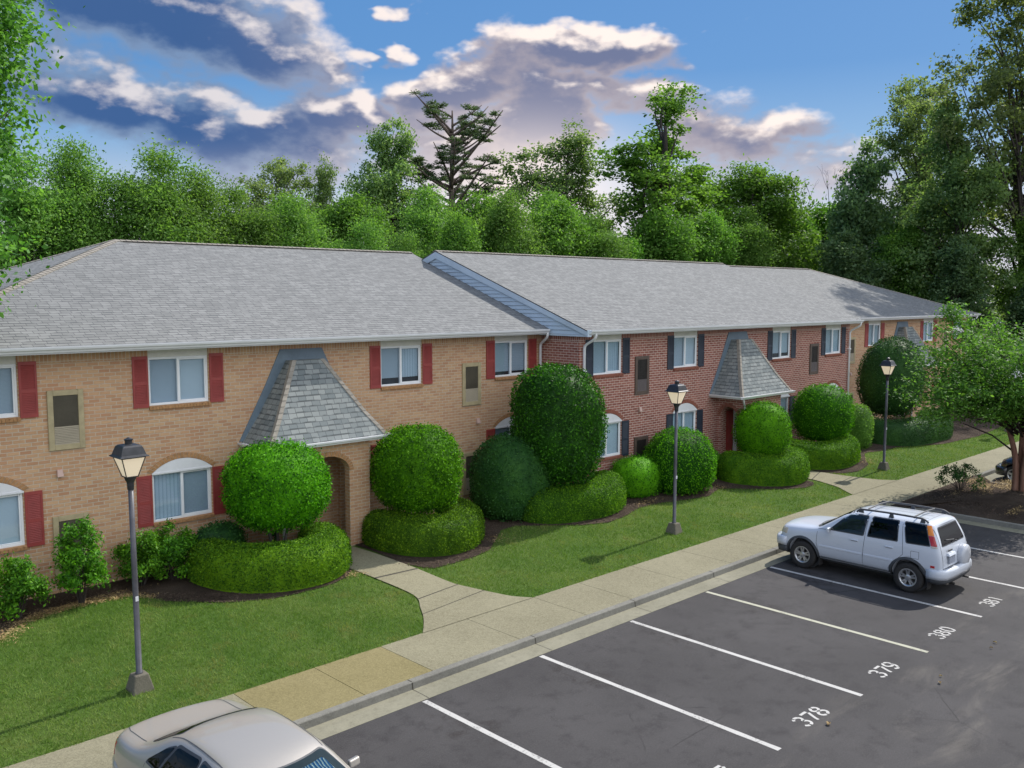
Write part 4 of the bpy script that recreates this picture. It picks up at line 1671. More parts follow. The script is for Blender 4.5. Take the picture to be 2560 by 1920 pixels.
make_lamp('nearest lantern lamp, on the lawn behind the silver car', -3.37, -5.45, (0, R(-0.35)))
make_lamp('lantern lamp on the lawn before the tall red brick wall', 11.53, -5.52, (0, R(0.3)))
make_lamp('lantern lamp by the dark tall topiary beyond the second walk', 24.98, -5.45, (0, R(0.5)))
make_lamp('farthest lantern lamp hidden behind the crape myrtle', 38.9, -5.4, (0, 0))


# ------------------------------------------------------------------ vegetation
F_TOPI = foliage('leaf_holly', (0.016, 0.082, 0.004), (0.058, 0.220, 0.006), (0.150, 0.430, 0.010), 0.38, 0.62, 0.16, patch=0.25, pscale=2.5)
F_DARK = foliage('leaf_dark_holly', (0.014, 0.052, 0.014), (0.028, 0.095, 0.020), (0.060, 0.165, 0.026), 0.25, 0.6, 0.2)
F_BOX = foliage('leaf_boxwood', (0.030, 0.088, 0.008), (0.076, 0.192, 0.010), (0.180, 0.345, 0.014), 0.34, 0.65, 0.14, objvar=0.12, patch=0.3, pscale=2.0)
F_LOOSE = foliage('leaf_shrub', (0.030, 0.115, 0.010), (0.078, 0.260, 0.016), (0.185, 0.450, 0.022), 0.40, 0.55, 0.22)
F_BIRCH = foliage('leaf_birch', (0.080, 0.180, 0.034), (0.140, 0.285, 0.058), (0.240, 0.400, 0.105), 0.5, 0.6, 0.2)
F_OAK = foliage('leaf_oak', (0.092, 0.168, 0.064), (0.165, 0.265, 0.098), (0.255, 0.365, 0.135), 0.52, 0.6, 0.2)
F_MID = foliage('leaf_mid', (0.072, 0.170, 0.028), (0.130, 0.275, 0.046), (0.210, 0.385, 0.078), 0.5, 0.6, 0.2)
F_BLUNT = foliage('leaf_privet', (0.010, 0.045, 0.006), (0.026, 0.110, 0.008), (0.075, 0.260, 0.010), 0.32, 0.55, 0.2, patch=0.3, pscale=2.5)
F_BRITE = foliage('leaf_bright', (0.050, 0.150, 0.012), (0.090, 0.240, 0.016), (0.150, 0.340, 0.025), 0.42)
F_DEEP = foliage('leaf_deep', (0.066, 0.125, 0.060), (0.120, 0.205, 0.092), (0.185, 0.280, 0.125), 0.5, 0.6, 0.2)
F_PINE = foliage('needle_pine', (0.055, 0.090, 0.045), (0.085, 0.135, 0.065), (0.130, 0.190, 0.090), 0.32)
F_MYRT = foliage('leaf_myrtle', (0.046, 0.125, 0.022), (0.095, 0.230, 0.034), (0.195, 0.390, 0.070), 0.45, 0.55, 0.25)
F_OLIVE = foliage('leaf_olive', (0.100, 0.150, 0.066), (0.175, 0.240, 0.096), (0.260, 0.330, 0.140), 0.52, 0.6, 0.2)
F_GRASS = foliage('grass_blade', (0.082, 0.160, 0.026), (0.132, 0.225, 0.044), (0.225, 0.290, 0.090), 0.36, rough=0.75, spec=0.1, patch=0.5, pscale=1.1, dry=0.52)
F_STRAW = foliage('straw', (0.16, 0.10, 0.045), (0.34, 0.235, 0.11), (0.50, 0.38, 0.20), 0.1, rough=0.8, spec=0.2)
F_CHIP = foliage('mulch_chip', (0.035, 0.024, 0.018), (0.075, 0.052, 0.040), (0.15, 0.11, 0.085), 0.02, rough=0.9, spec=0.15)
F_DEAD = foliage('dead_leaf', (0.10, 0.06, 0.025), (0.22, 0.15, 0.06), (0.36, 0.29, 0.14), 0.1, rough=0.8)
F_FLOWER = simple('myrtle_flower', (0.80, 0.78, 0.76), 0.7, var=0.05)
BARK_G = bark('bark_grey', (0.055, 0.048, 0.042), (0.15, 0.135, 0.12))
BARK_D = bark('bark_dark', (0.030, 0.026, 0.024), (0.075, 0.065, 0.058))
BARK_P = bark('bark_pine', (0.085, 0.066, 0.056), (0.18, 0.145, 0.125))
BARK_M = bark('bark_myrtle', (0.15, 0.070, 0.048), (0.34, 0.20, 0.15), (7, 7, 0.9))


def unit(n, rg, zmin=-1.0):
    v = rg.normal(0, 1, (int(n * 2.2) + 50, 3))
    v /= np.linalg.norm(v, axis=1)[:, None]
    v = v[v[:, 2] > zmin][:n]
    return v


def lump(D, seed, k=3.0, n=7):
    """smooth bumpy scalar on directions"""
    rg = np.random.default_rng(seed)
    out = np.zeros(len(D))
    for i in range(n):
        w = rg.normal(0, k, 3)
        out += np.sin(D @ w + rg.uniform(0, 6.28))
    return out / n


def ellipsoid_core(rx, ry, rz, p, seed, shrink, zmin=-1.0, bumpy=0.05):
    """closed UV surface of a clipped superellipsoid"""
    nu, nv = 28, 16
    D = []
    for j in range(nv + 1):
        th = math.pi * j / nv
        for i in range(nu):
            a = 2 * math.pi * i / nu
            D.append((math.sin(th) * math.cos(a), math.sin(th) * math.sin(a), math.cos(th)))
    D = np.array(D)
    P = super_pts(D, rx, ry, rz, p, seed, bumpy) * shrink
    P[:, 2] = np.maximum(P[:, 2], zmin * rz * shrink)
    F = []
    for j in range(nv):
        for i in range(nu):
            ii = (i + 1) % nu
            F.append((j * nu + i, (j + 1) * nu + i, (j + 1) * nu + ii, j * nu + ii))
    return P, F


def super_pts(D, rx, ry, rz, p, seed, bumpy):
    q = (np.abs(D[:, 0]) ** p + np.abs(D[:, 1]) ** p + np.abs(D[:, 2]) ** p) ** (-1.0 / p)
    r = q * (1 + bumpy * lump(D, seed) * 2)
    return D * r[:, None] * np.array([rx, ry, rz])


def ball_mesh(name, m, rx, ry, rz, p=2.4, n=9000, leaf=0.045, seed=1, zmin=-0.95, bumpy=0.045, fuzz=0.042, tilt=0.95, strays=0.05, asp=0.55):
    rg = np.random.default_rng(seed)
    D = unit(n, rg)
    P = super_pts(D, rx, ry, rz, p, seed, bumpy)
    keep = P[:, 2] > zmin * rz
    D, P = D[keep], P[keep]
    N = D / np.array([rx, ry, rz])
    N /= np.linalg.norm(N, axis=1)[:, None]
    P = P + N * (rg.normal(0, fuzz, len(P)) + 0.048 * lump(P, seed + 5, 9.0, 9))[:, None] - N * 0.02
    # a few shoots standing proud
    st = rg.random(len(P)) < strays
    P[st] += N[st] * rg.uniform(0.02, 0.09, st.sum())[:, None]
    sz = leaf * rg.uniform(0.7, 1.35, len(P))
    V = leaves(P, N, sz, asp, tilt, rg)
    core = ellipsoid_core(rx, ry, rz, p, seed, 0.93, zmin, bumpy)
    me = np_mesh(name, V, None, core)
    me.materials.append(m)
    return me


def topiary(label, x, y, r, ztop, zbot, m, seed, leaf=0.05, n=11000, group=None, stems=3, p=2.4, ry=None, trunk_h=0.0):
    z = zg(y)
    t = thing('topiary_bush', label, 'topiary', (x, y, z), 0, group)
    rz = (ztop - zbot) / 2
    me = ball_mesh('crown', m, r, ry or r, rz, p, n, leaf, seed)
    link('crown', me, t, (0, 0, (ztop + zbot) / 2 - z))
    rg = random.Random(seed)
    for i in range(stems):
        a = rg.uniform(0, 6.28)
        q = rg.uniform(0.05, 0.22) * r
        mb = MB()
        top = zbot + rz * 0.5 - z
        mb.tube(catmull([(math.cos(a) * q * 0.4, math.sin(a) * q * 0.4, -0.05), (math.cos(a) * q * 1.0, math.sin(a) * q, top * 0.4), (math.cos(a) * q * 2.2, math.sin(a) * q * 2.2, top)], 4),
                [0.05 - 0.003 * j for j in range(9)], 8)
        mb.build('trunk', BARK_G, t, smooth=True)
    return t


def bush(name, label, cat, x, y, rx, ry, z0, ztop, m, seed, leaf=0.05, n=9000, p=2.4, bumpy=0.04, group=None, fuzz=0.035, tilt=0.75, strays=0.03):
    """clipped bush standing on the ground: one mesh"""
    z = zg(y)
    rz = (ztop - z) / 1.72
    me = ball_mesh(name, m, rx, ry, rz, p, n, leaf, seed, -0.74, bumpy, fuzz, tilt, strays)
    o = link(name, me, None, (x, y, z + rz * 0.72))
    return tag(o, label, cat, group)


def hedge(label, line, w, h, m, seed, leaf=0.044, n=16000, group=None, hvar=0.03):
    C = catmull([(*p, 0) for p in line], 10)
    L = np.array([(p.x, p.y) for p in C])
    seg = np.linalg.norm(np.diff(L, axis=0), axis=1)
    cum = np.concatenate([[0], np.cumsum(seg)])
    tot = cum[-1]
    rg = np.random.default_rng(seed)
    x0, y0 = L[len(L) // 2]
    zb = zg(y0)

    def surf(s, th, grow=0.0):
        """s along, th 0..pi across (0 = right side base, pi = left side base)"""
        ps = np.stack([np.interp(s, cum, L[:, 0]), np.interp(s, cum, L[:, 1])], 1)
        e = 0.05
        pa = np.stack([np.interp(s - e, cum, L[:, 0]), np.interp(s - e, cum, L[:, 1])], 1)
        pb = np.stack([np.interp(s + e, cum, L[:, 0]), np.interp(s + e, cum, L[:, 1])], 1)
        t = pb - pa
        t /= np.linalg.norm(t, axis=1)[:, None] + 1e-9
        nrm = np.stack([t[:, 1], -t[:, 0]], 1)
        d_end = np.minimum(s, tot - s)
        f = np.clip(d_end / (w * 0.52), 0, 1)
        k = np.sqrt(np.clip(1 - (1 - f) ** 2.4, 0, 1))
        hh = h * (0.80 + 0.20 * k)
        bul = 1 + 0.035 * np.sin(s * 3.1 + seed) * np.sin(th * 2 + s)
        c, sn = np.cos(th), np.sin(th)
        lx = np.sign(c) * np.abs(c) ** 0.72 * w / 2 * k * bul * (0.88 + 0.12 * np.sin(th))
        lz = np.abs(sn) ** 0.66 * hh * (1 + hvar * np.sin(s * 2.3 + seed))
        P = np.stack([ps[:, 0] + nrm[:, 0] * lx, ps[:, 1] + nrm[:, 1] * lx, lz], 1)
        return P, nrm, t

    def normal(s, th):
        e = 1e-3
        a, _, _ = surf(s, th + e)
        b, _, _ = surf(s, th - e)
        c, _, _ = surf(np.clip(s + e * 5, 0, tot), th)
        d, _, _ = surf(np.clip(s - e * 5, 0, tot), th)
        N = np.cross(a - b, c - d)
        N /= np.linalg.norm(N, axis=1)[:, None] + 1e-9
        P, _, _ = surf(s, th)
        ctr = np.stack([np.interp(s, cum, L[:, 0]), np.interp(s, cum, L[:, 1]), np.full(len(s), h * 0.4)], 1)
        fl = np.sum(N * (P - ctr), 1) < 0
        N[fl] *= -1
        return P, N
    s = rg.uniform(0.01, tot - 0.01, n)
    # even over the profile: sample by arc length
    tt = np.linspace(0.02, math.pi - 0.02, 200)
    pr = np.stack([np.sign(np.cos(tt)) * np.abs(np.cos(tt)) ** 0.72 * w / 2, np.abs(np.sin(tt)) ** 0.66 * h], 1)
    cl = np.concatenate([[0], np.cumsum(np.linalg.norm(np.diff(pr, axis=0), axis=1))])
    th = np.interp(rg.uniform(0, cl[-1], n), cl, tt)
    P, N = normal(s, th)
    P += N * (rg.normal(0.0, 0.022, n) + (rg.random(n) < 0.03) * 0.03)[:, None]
    V = leaves(P, N, leaf * rg.uniform(0.7, 1.35, n), 0.6, 0.95, rg)
    ns, nt = 60, 18
    ev, ef = [], []
    for i in range(ns + 1):
        si = np.full(nt + 1, 0.03 + (tot - 0.06) * i / ns)
        q, _, _ = surf(si, np.linspace(0.001, math.pi - 0.001, nt + 1))
        ctr = np.array([np.interp(si[0], cum, L[:, 0]), np.interp(si[0], cum, L[:, 1]), 0])
        ev += list(ctr + (q - ctr) * 0.93)
    for i in range(ns):
        for j in range(nt):
            ef.append((i * (nt + 1) + j, i * (nt + 1) + j + 1, (i + 1) * (nt + 1) + j + 1, (i + 1) * (nt + 1) + j))
    off = np.array([x0, y0, 0])
    zz = lambda A: np.array([zg(a[1]) - zb for a in A])
    V = V.copy()
    V[:, 2] += np.interp(V[:, 1], *ZT) - zb
    ev = np.array(ev)
    ev[:, 2] += np.interp(ev[:, 1], *ZT) - zb
    me = np_mesh('hedge', V - off, None, (ev - off, ef))
    me.materials.append(m)
    o = link('hedge', me, None, (x0, y0, zb))
    return tag(o, label, 'hedge', group or 'clipped curved hedges by the entrances')


_zy = np.linspace(-9, 1, 200)
ZT = (_zy, np.array([zg(v) for v in _zy]))

# curved hedges flanking the walks
hedge('curved bright hedge left of the near walk, closest to the camera', [(0.0, -0.80), (0.0, -1.55), (0.28, -2.22), (0.95, -2.66), (1.76, -2.66), (2.36, -2.2), (2.52, -1.25)], 1.26, 0.86, F_BOX, 3, n=30000)
hedge('curved hedge right of the near walk below a round topiary', [(4.55, -1.0), (4.50, -1.95), (4.78, -2.66), (5.34, -2.94), (6.0, -2.78), (6.54, -2.25), (6.66, -1.35)], 1.22, 0.84, F_BOX, 4, n=28000)
hedge('curved hedge under the tallest topiary at the corner of the red brick', [(8.95, -2.0), (9.35, -2.55), (10.1, -2.86), (11.0, -2.98), (11.85, -2.76), (12.45, -2.25), (12.70, -1.95)], 1.22, 0.90, F_BOX, 5, n=24000)
hedge('curved hedge left of the second walk at the red brick entrance', [(18.35, -2.6), (18.35, -3.3), (18.9, -4.0), (19.8, -4.28), (20.75, -4.0), (21.1, -3.3)], 1.2, 0.96, F_BOX, 6, n=18000, leaf=0.05)
hedge('curved hedge right of the second walk before the far lamp', [(22.3, -2.7), (22.6, -3.5), (23.3, -4.0), (24.3, -4.05), (25.3, -3.78), (25.95, -3.1), (25.85, -2.4)], 1.12, 0.94, F_BOX, 7, n=18000, leaf=0.05)
hedge('dark boxy hedge below the far dark topiary', [(29.9, -2.3), (30.2, -3.4), (31.3, -3.85), (32.8, -3.95), (34.2, -3.9), (35.0, -3.5)], 1.25, 1.05, F_DARK, 8, n=9000, leaf=0.06)

# round topiaries
TG = 'round clipped topiary bushes along the facade'
topiary('round green topiary nearest the camera, left of the tan entrance', 1.55, -1.42, 1.13, 3.32, 1.28, F_TOPI, 11, 0.060, 19000, TG, 4)
topiary('round green topiary right of the tan entrance', 5.38, -1.80, 1.10, 3.40, 1.08, F_TOPI, 12, 0.060, 19000, TG, 3)
topiary('tallest egg shaped topiary at the corner between tan and red brick', 10.35, -2.15, 1.27, 4.74, 1.12, F_BLUNT, 13, 0.072, 20000, TG, 3, 2.75)
topiary('smaller round topiary hiding the red brick entrance', 19.65, -3.40, 0.93, 2.96, 0.98, F_TOPI, 14, 0.058, 9000, TG, 3)
topiary('wide round topiary right of the red brick entrance', 24.75, -3.00, 1.09, 3.22, 0.92, F_TOPI, 15, 0.06, 9000, TG, 4)
topiary('large dark egg shaped topiary beside the far lamp', 32.2, -2.45, 1.42, 4.86, 1.15, F_DARK, 16, 0.075, 11000, TG, 3, 2.3)

# mounded bushes on the ground
bush('mounded_bush', 'dark rounded bush left of the tallest topiary', 'bush', 9.05, -1.55, 1.22, 1.12, 0, 2.80, F_DARK, 21, 0.06, 13000)
bush('mounded_bush', 'small bright bush between the corner hedge and the big round bush', 'bush', 13.85, -2.30, 0.86, 0.74, 0, 1.62, F_TOPI, 22, 0.05, 6000)
bush('mounded_bush', 'big round green bush under the red brick windows', 'bush', 15.55, -2.75, 1.27, 1.08, 0, 2.40, F_TOPI, 23, 0.058, 13000, 2.3)
bush('mounded_bush', 'rounded bush tucked behind the wide topiary', 'bush', 28.1, -2.8, 0.72, 0.7, 0, 2.16, F_MID, 24, 0.07, 4500)
bush('mounded_bush', 'low bush by the red brick door', 'bush', 18.25, -2.15, 0.55, 0.42, 0, 1.25, F_LOOSE, 25, 0.07, 2200)
bush('mounded_bush', 'low dark shrub behind the near topiary trunks', 'bush', 2.35, -0.72, 0.50, 0.42, 0, 1.18, F_DARK, 26, 0.06, 2600)
bush('mounded_bush', 'low dark shrub under the near arched window', 'bush', 0.45, -0.62, 0.66, 0.45, 0, 1.48, F_DARK, 27, 0.06, 3500)
bush('mounded_bush', 'bright lime bush at the end of the dark boxy hedge', 'bush', 33.6, -3.75, 0.62, 0.6, 0, 1.62, F_BRITE, 28, 0.08, 2500)


def shrub(label, x, y, r, h, seed, m, n=4200, leaf=0.075, stems=9, name='loose_shrub', spread=0.55, clump=26, bare=0.25):
    """unclipped shrub: stems with leaf sprays"""
    rg = np.random.default_rng(seed)
    z = zg(y) if y > -8.3 else 0.22
    t = thing(name, label, 'shrub', (x, y, z))
    st = MB()
    Ps, Ns = [], []
    per = n // clump
    for i in range(clump):
        a = rg.uniform(0, 6.28)
        q = math.sqrt(rg.uniform(0, 1)) * r
        hh = h * (bare + (1 - bare) * rg.uniform(0.25, 1.0)) * (1 - 0.30 * (q / r) ** 2)
        c = np.array([math.cos(a) * q, math.sin(a) * q, hh - 0.08])
        if i < stems:
            st.tube(catmull([(c[0] * 0.12, c[1] * 0.12, -0.03), (c[0] * 0.45, c[1] * 0.45, hh * 0.5), tuple(c)], 3), [0.014, 0.012, 0.011, 0.009, 0.007, 0.005, 0.004], 5)
        sp = np.array([0.20, 0.20, 0.17]) * spread * 1.5 * max(0.5, r)
        P = c + rg.normal(0, 1, (per, 3)) * sp
        Ps.append(P)
        Ns.append((P - np.array([0, 0, h * 0.3])))
    P = np.concatenate(Ps)
    N = np.concatenate(Ns)
    N /= np.linalg.norm(N, axis=1)[:, None] + 1e-9
    k = P[:, 2] > 0.03
    P, N = P[k], N[k]
    V = leaves(P, N, leaf * rg.uniform(0.6, 1.3, len(P)), 0.46, 0.9, rg)
    me = np_mesh('foliage', V)
    me.materials.append(m)
    link('foliage', me, t)
    st.build('stem', BARK_D, t)
    return t


shrub('loose leafy shrub at the left edge under the red shutter', -4.02, -1.12, 0.52, 1.36, 31, F_LOOSE, 7000, 0.08, 10, clump=40, bare=0.12)
shrub('tall bright leafy shrub before the lower wall vent', -2.78, -1.02, 0.40, 1.86, 32, F_LOOSE, 6500, 0.08, 10, clump=44, bare=0.10)
shrub('broad leafy shrub below the near arched window', -0.72, -0.72, 0.50, 1.40, 33, F_LOOSE, 8000, 0.075, 10, clump=48, bare=0.10)
shrub('second broad leafy shrub beside the near curved hedge', -1.42, -0.72, 0.46, 1.30, 34, F_LOOSE, 7000, 0.075, 8, clump=42, bare=0.10)
shrub('sparse dark shrub on the mulch island', 22.95, -9.0, 0.72, 0.95, 35, F_DARK, 1500, 0.085, 14, clump=24, spread=0.34)


# ------------------------------------------------------------------ trees
def tree_mesh(seed, H, lobes, n_clump, per, leaf, asp=0.5, trunk_r=0.22, clump_r=0.7, flat=0.65, tilt=0.9, base=0.0, wob=0.25, limbs=30, shell=0.5, trunk_top=0.85, droop=0.0):
    """lobes: (x, y, z, rx, ry, rz, weight) in metres; returns crown mesh verts and wood MB"""
    rg = np.random.default_rng(seed)
    wt = np.array([l[6] for l in lobes], float)
    wt /= wt.sum()
    cs = []
    for i in range(n_clump):
        l = lobes[rg.choice(len(lobes), p=wt)]
        d = rg.normal(0, 1, 3)
        d /= np.linalg.norm(d)
        rr = (shell + (1 - shell) * rg.random()) if rg.random() < 0.8 else rg.random() * 0.6
        cs.append(np.array(l[:3]) + d * rr * np.array(l[3:6]))
    cs = np.array(cs)
    Ps, Ns = [], []
    zc = np.mean([l[2] for l in lobes])
    for c in cs:
        k = int(per * rg.uniform(0.55, 1.4))
        s = clump_r * rg.uniform(0.6, 1.35)
        d = rg.normal(0, 1, (k, 3)) * np.array([s, s, s * flat]) * 0.55
        d[:, 2] -= droop * np.abs(d[:, 0] + d[:, 1])
        P = c + d
        N = np.array([0, 0, 0.8]) + (P - np.array([0, 0, zc])) * 0.12 + d * 0.4
        Ps.append(P)
        Ns.append(N)
    P, N = np.concatenate(Ps), np.concatenate(Ns)
    N /= np.linalg.norm(N, axis=1)[:, None] + 1e-9
    V = leaves(P, N, leaf * rg.uniform(0.6, 1.4, len(P)), asp, tilt, rg)
    wood = MB()
    ht = H * trunk_top
    tp = [Vector((wob * math.sin(1.7 * i + seed) * i / 6, wob * math.cos(1.3 * i + seed * 2) * i / 6, ht * i / 6)) for i in range(7)]
    tr = catmull(tp, 3)
    wood.tube(tr, [trunk_r * (1.25 if i == 0 else 1) * (1 - 0.82 * i / (len(tr) - 1)) for i in range(len(tr))], 9)
    order = rg.permutation(len(cs))[:limbs]
    for i in order:
        c = Vector(cs[i])
        zz = max(base * 0.8, min(ht * 0.92, c.z - rg.uniform(0.6, 2.2) - 0.35 * math.hypot(c.x, c.y)))
        f = zz / ht * (len(tr) - 1)
        a = tr[int(f)].lerp(tr[min(int(f) + 1, len(tr) - 1)], f - int(f))
        mid = a.lerp(c, 0.5) + Vector((rg.uniform(-.2, .2), rg.uniform(-.2, .2), rg.uniform(-0.25, 0.35)))
        r0 = trunk_r * 0.36 * (1 - 0.6 * zz / ht)
        pts = catmull([a, mid, c], 3)
        wood.tube(pts, [r0 * (1 - 0.85 * j / (len(pts) - 1)) for j in range(len(pts))], 5)
    return V, wood


PROTO = {}


def tree(kind, name, label, x, y, z, rz, sx, sz, group=None, cat='tree'):
    """a copy of the proto of its kind"""
    V, wood, fm, wm = PROTO[kind]
    t = thing(name, label, cat, (x, y, z), rz, group)
    t.scale = (sx, sx, sz)
    if isinstance(V, np.ndarray):
        me = np_mesh('crown', V)
        me.materials.append(fm)
        wmsh = wood.mesh('trunk')
        wmsh.materials.append(wm)
        wmsh.polygons.foreach_set('use_smooth', [True] * len(wmsh.polygons))
        PROTO[kind] = (me, wmsh, fm, wm)
        V, wood = me, wmsh
    for nm, me in (('crown', V), ('trunk', wood)):
        o = bpy.data.objects.new(nm, me)
        COL.objects.link(o)
        o.parent = t
    return t


def proto(kind, fm, wm, *a, **k):
    V, w = tree_mesh(*a, **k)
    PROTO[kind] = (V, w, fm, wm)


# unit trees, 10 m tall
proto('birch', F_BIRCH, BARK_G, 41, 10, [(0, 0, 5.2, 1.6, 1.6, 2.6, 3), (0.7, 0.2, 7.6, 0.9, 0.9, 1.6, 2), (-0.6, -0.4, 8.3, 0.7, 0.7, 1.5, 2), (0.1, 0.6, 6.8, 1.0, 1.0, 2.2, 2), (-1.1, 0.1, 5.6, 0.8, 0.8, 1.8, 1.2), (1.3, -0.3, 5.4, 0.8, 0.8, 1.6, 1.2)],
      260, 230, 0.098, 0.5, 0.14, 0.55, 0.8, 0.9, 2.0)
proto('birchy', F_BIRCH, BARK_G, 42, 10, [(0, 0, 4.8, 1.9, 1.9, 2.6, 3), (0.9, -0.3, 7.4, 1.0, 0.9, 1.7, 2), (-0.8, 0.3, 7.0, 1.0, 1.0, 1.9, 2), (0.0, 0.0, 8.6, 0.7, 0.7, 1.2, 1.5), (-1.5, 0, 5.4, 0.7, 0.7, 1.2, 1)],
      260, 230, 0.10, 0.5, 0.14, 0.6, 0.75, 0.9, 2.0)
proto('oak', F_OAK, BARK_D, 43, 10, [(0, 0, 5.6, 1.9, 1.9, 3.0, 3), (0.3, 0.2, 8.4, 0.9, 0.9, 1.5, 1.6), (-0.9, 0.3, 6.6, 1.1, 1.1, 1.6, 1.4), (1.1, -0.4, 5.6, 1.1, 1.1, 1.8, 1.5), (-0.6, -0.6, 4.0, 1.5, 1.5, 1.5, 1.4)],
      290, 150, 0.11, 0.62, 0.16, 0.36, 0.7, 1.0, 1.5, limbs=46)
proto('airy', F_OAK, BARK_D, 44, 10, [(-0.2, 0, 7.6, 0.7, 0.7, 1.9, 1.6), (-1.4, 0.3, 5.8, 1.0, 1.0, 1.5, 1.5), (1.1, -0.2, 7.3, 0.9, 0.9, 1.7, 1.6), (0.3, 0.2, 4.6, 1.6, 1.6, 1.5, 2.0), (1.9, 0.1, 5.2, 0.8, 0.8, 1.5, 1.0), (-2.0, 0.0, 4.5, 0.7, 0.7, 1.0, .8)],
      240, 125, 0.095, 0.6, 0.15, 0.30, 0.75, 1.0, 1.2, limbs=60)
proto('tall', F_MID, BARK_D, 45, 10, [(0.0, 0, 5.4, 1.1, 1.1, 1.9, 2.2), (-0.9, 0.2, 7.1, 0.8, 0.8, 0.9, 1.3), (0.5, 0, 9.1, 0.45, 0.45, 0.9, .8), (1.4, 0.2, 6.6, 1.0, 0.9, 0.9, 1.5), (2.0, -0.2, 5.4, 0.9, 0.8, 0.8, 1.2), (-0.8, 0.0, 4.2, 1.2, 1.2, 1.0, 1.3), (0.7, 0.3, 7.9, .6, .6, .7, .8)],
      230, 130, 0.10, 0.62, 0.20, 0.30, 0.6, 1.0, 1.5, limbs=80, trunk_top=0.84)
proto('big', F_OLIVE, BARK_D, 46, 10, [(0.0, 0, 6.4, 1.7, 1.6, 1.9, 2.6), (-1.3, 0.2, 7.6, 0.9, 0.9, 1.1, 1.5), (0.8, 0.1, 8.6, 1.0, 1.0, 1.0, 1.6), (1.5, 0.3, 6.4, 0.9, 0.9, 1.4, 1.4), (-1.5, -0.2, 5.4, 0.8, 0.8, 0.9, 1.0), (0.2, -0.2, 4.4, 1.3, 1.3, 1.2, 1.2)],
      250, 120, 0.088, 0.65, 0.17, 0.27, 0.65, 1.0, 2.0, limbs=70)
proto('deep', F_DEEP, BARK_D, 47, 10, [(0, 0, 4.6, 2.0, 2.0, 3.2, 3), (0.4, 0.1, 7.8, 1.1, 1.1, 1.6, 1.6), (-0.9, 0.4, 6.4, 1.1, 1.1, 1.8, 1.3), (0.9, -0.6, 3.4, 1.5, 1.5, 1.8, 1.6), (-1.0, -0.5, 3.0, 1.3, 1.3, 1.6, 1.4)],
      256, 137, 0.17, 0.6, 0.16, 0.5, 0.75, 1.0, 0.6)
proto('mid', F_MID, BARK_G, 48, 10, [(0, 0, 5.0, 2.1, 2.0, 2.8, 3), (1.0, 0.2, 7.6, 1.0, 1.0, 1.4, 1.5), (-0.9, 0.1, 7.9, 1.0, 1.0, 1.3, 1.5), (0.1, 0.3, 8.8, .7, .7, .9, 1.0), (-1.8, 0.1, 5.6, 0.9, 0.9, 1.3, 1.0), (1.9, -0.3, 5.2, 0.9, .9, 1.4, 1.0)],
      256, 150, 0.14, 0.5, 0.15, 0.52, 0.75, 0.95, 1.2)
proto('lime', F_BRITE, BARK_G, 49, 10, [(0, 0, 4.8, 1.6, 1.6, 2.8, 3), (0.8, 0.2, 7.6, 0.7, 0.7, 1.6, 1.4), (-0.6, 0.2, 8.0, 0.6, 0.6, 1.4, 1.2), (-1.2, 0.1, 5.4, 0.8, 0.8, 1.1, 1.0)],
      189, 112, 0.17, 0.5, 0.12, 0.5, 0.75, 0.95, 1.0)

# light birches behind the near roof
BG = 'pale feathery trees behind the near roof'
for a in [
    ('birch', 'pale feathery tree above the hip of the near roof, leftmost of its row', 2.0, 17.2, 12.0, 4.9, 0.3),
    ('birchy', 'pale feathery tree second from the left in the row behind the near roof', 4.2, 18.6, 12.6, 4.6, 1.4),
    ('birch', 'tall pale plumed tree behind the near ridge, highest of its row', 6.6, 17.6, 12.9, 5.0, 2.9),
    ('birchy', 'pale tree just right of the tall plumed tree', 9.0, 18.2, 12.0, 4.6, 3.9),
    ('birch', 'slim pale tree in front of the flat topped olive tree', 11.6, 18.6, 11.8, 4.2, 5.1),
    ('birchy', 'lower pale tree left of the dense dark tree', 14.0, 18.4, 11.2, 4.6, 0.9),
    ('birch', 'lowest pale tree in front of the dense dark tree', 16.9, 18.0, 10.5, 4.4, 2.2)]:
    kind, lab, x, y, zt, w, rz = a
    H = (zt - 0.3)
    tree(kind, 'feathery_tree', lab, x, y, 0.3, rz, w / 3.9, H / 9.75, BG)

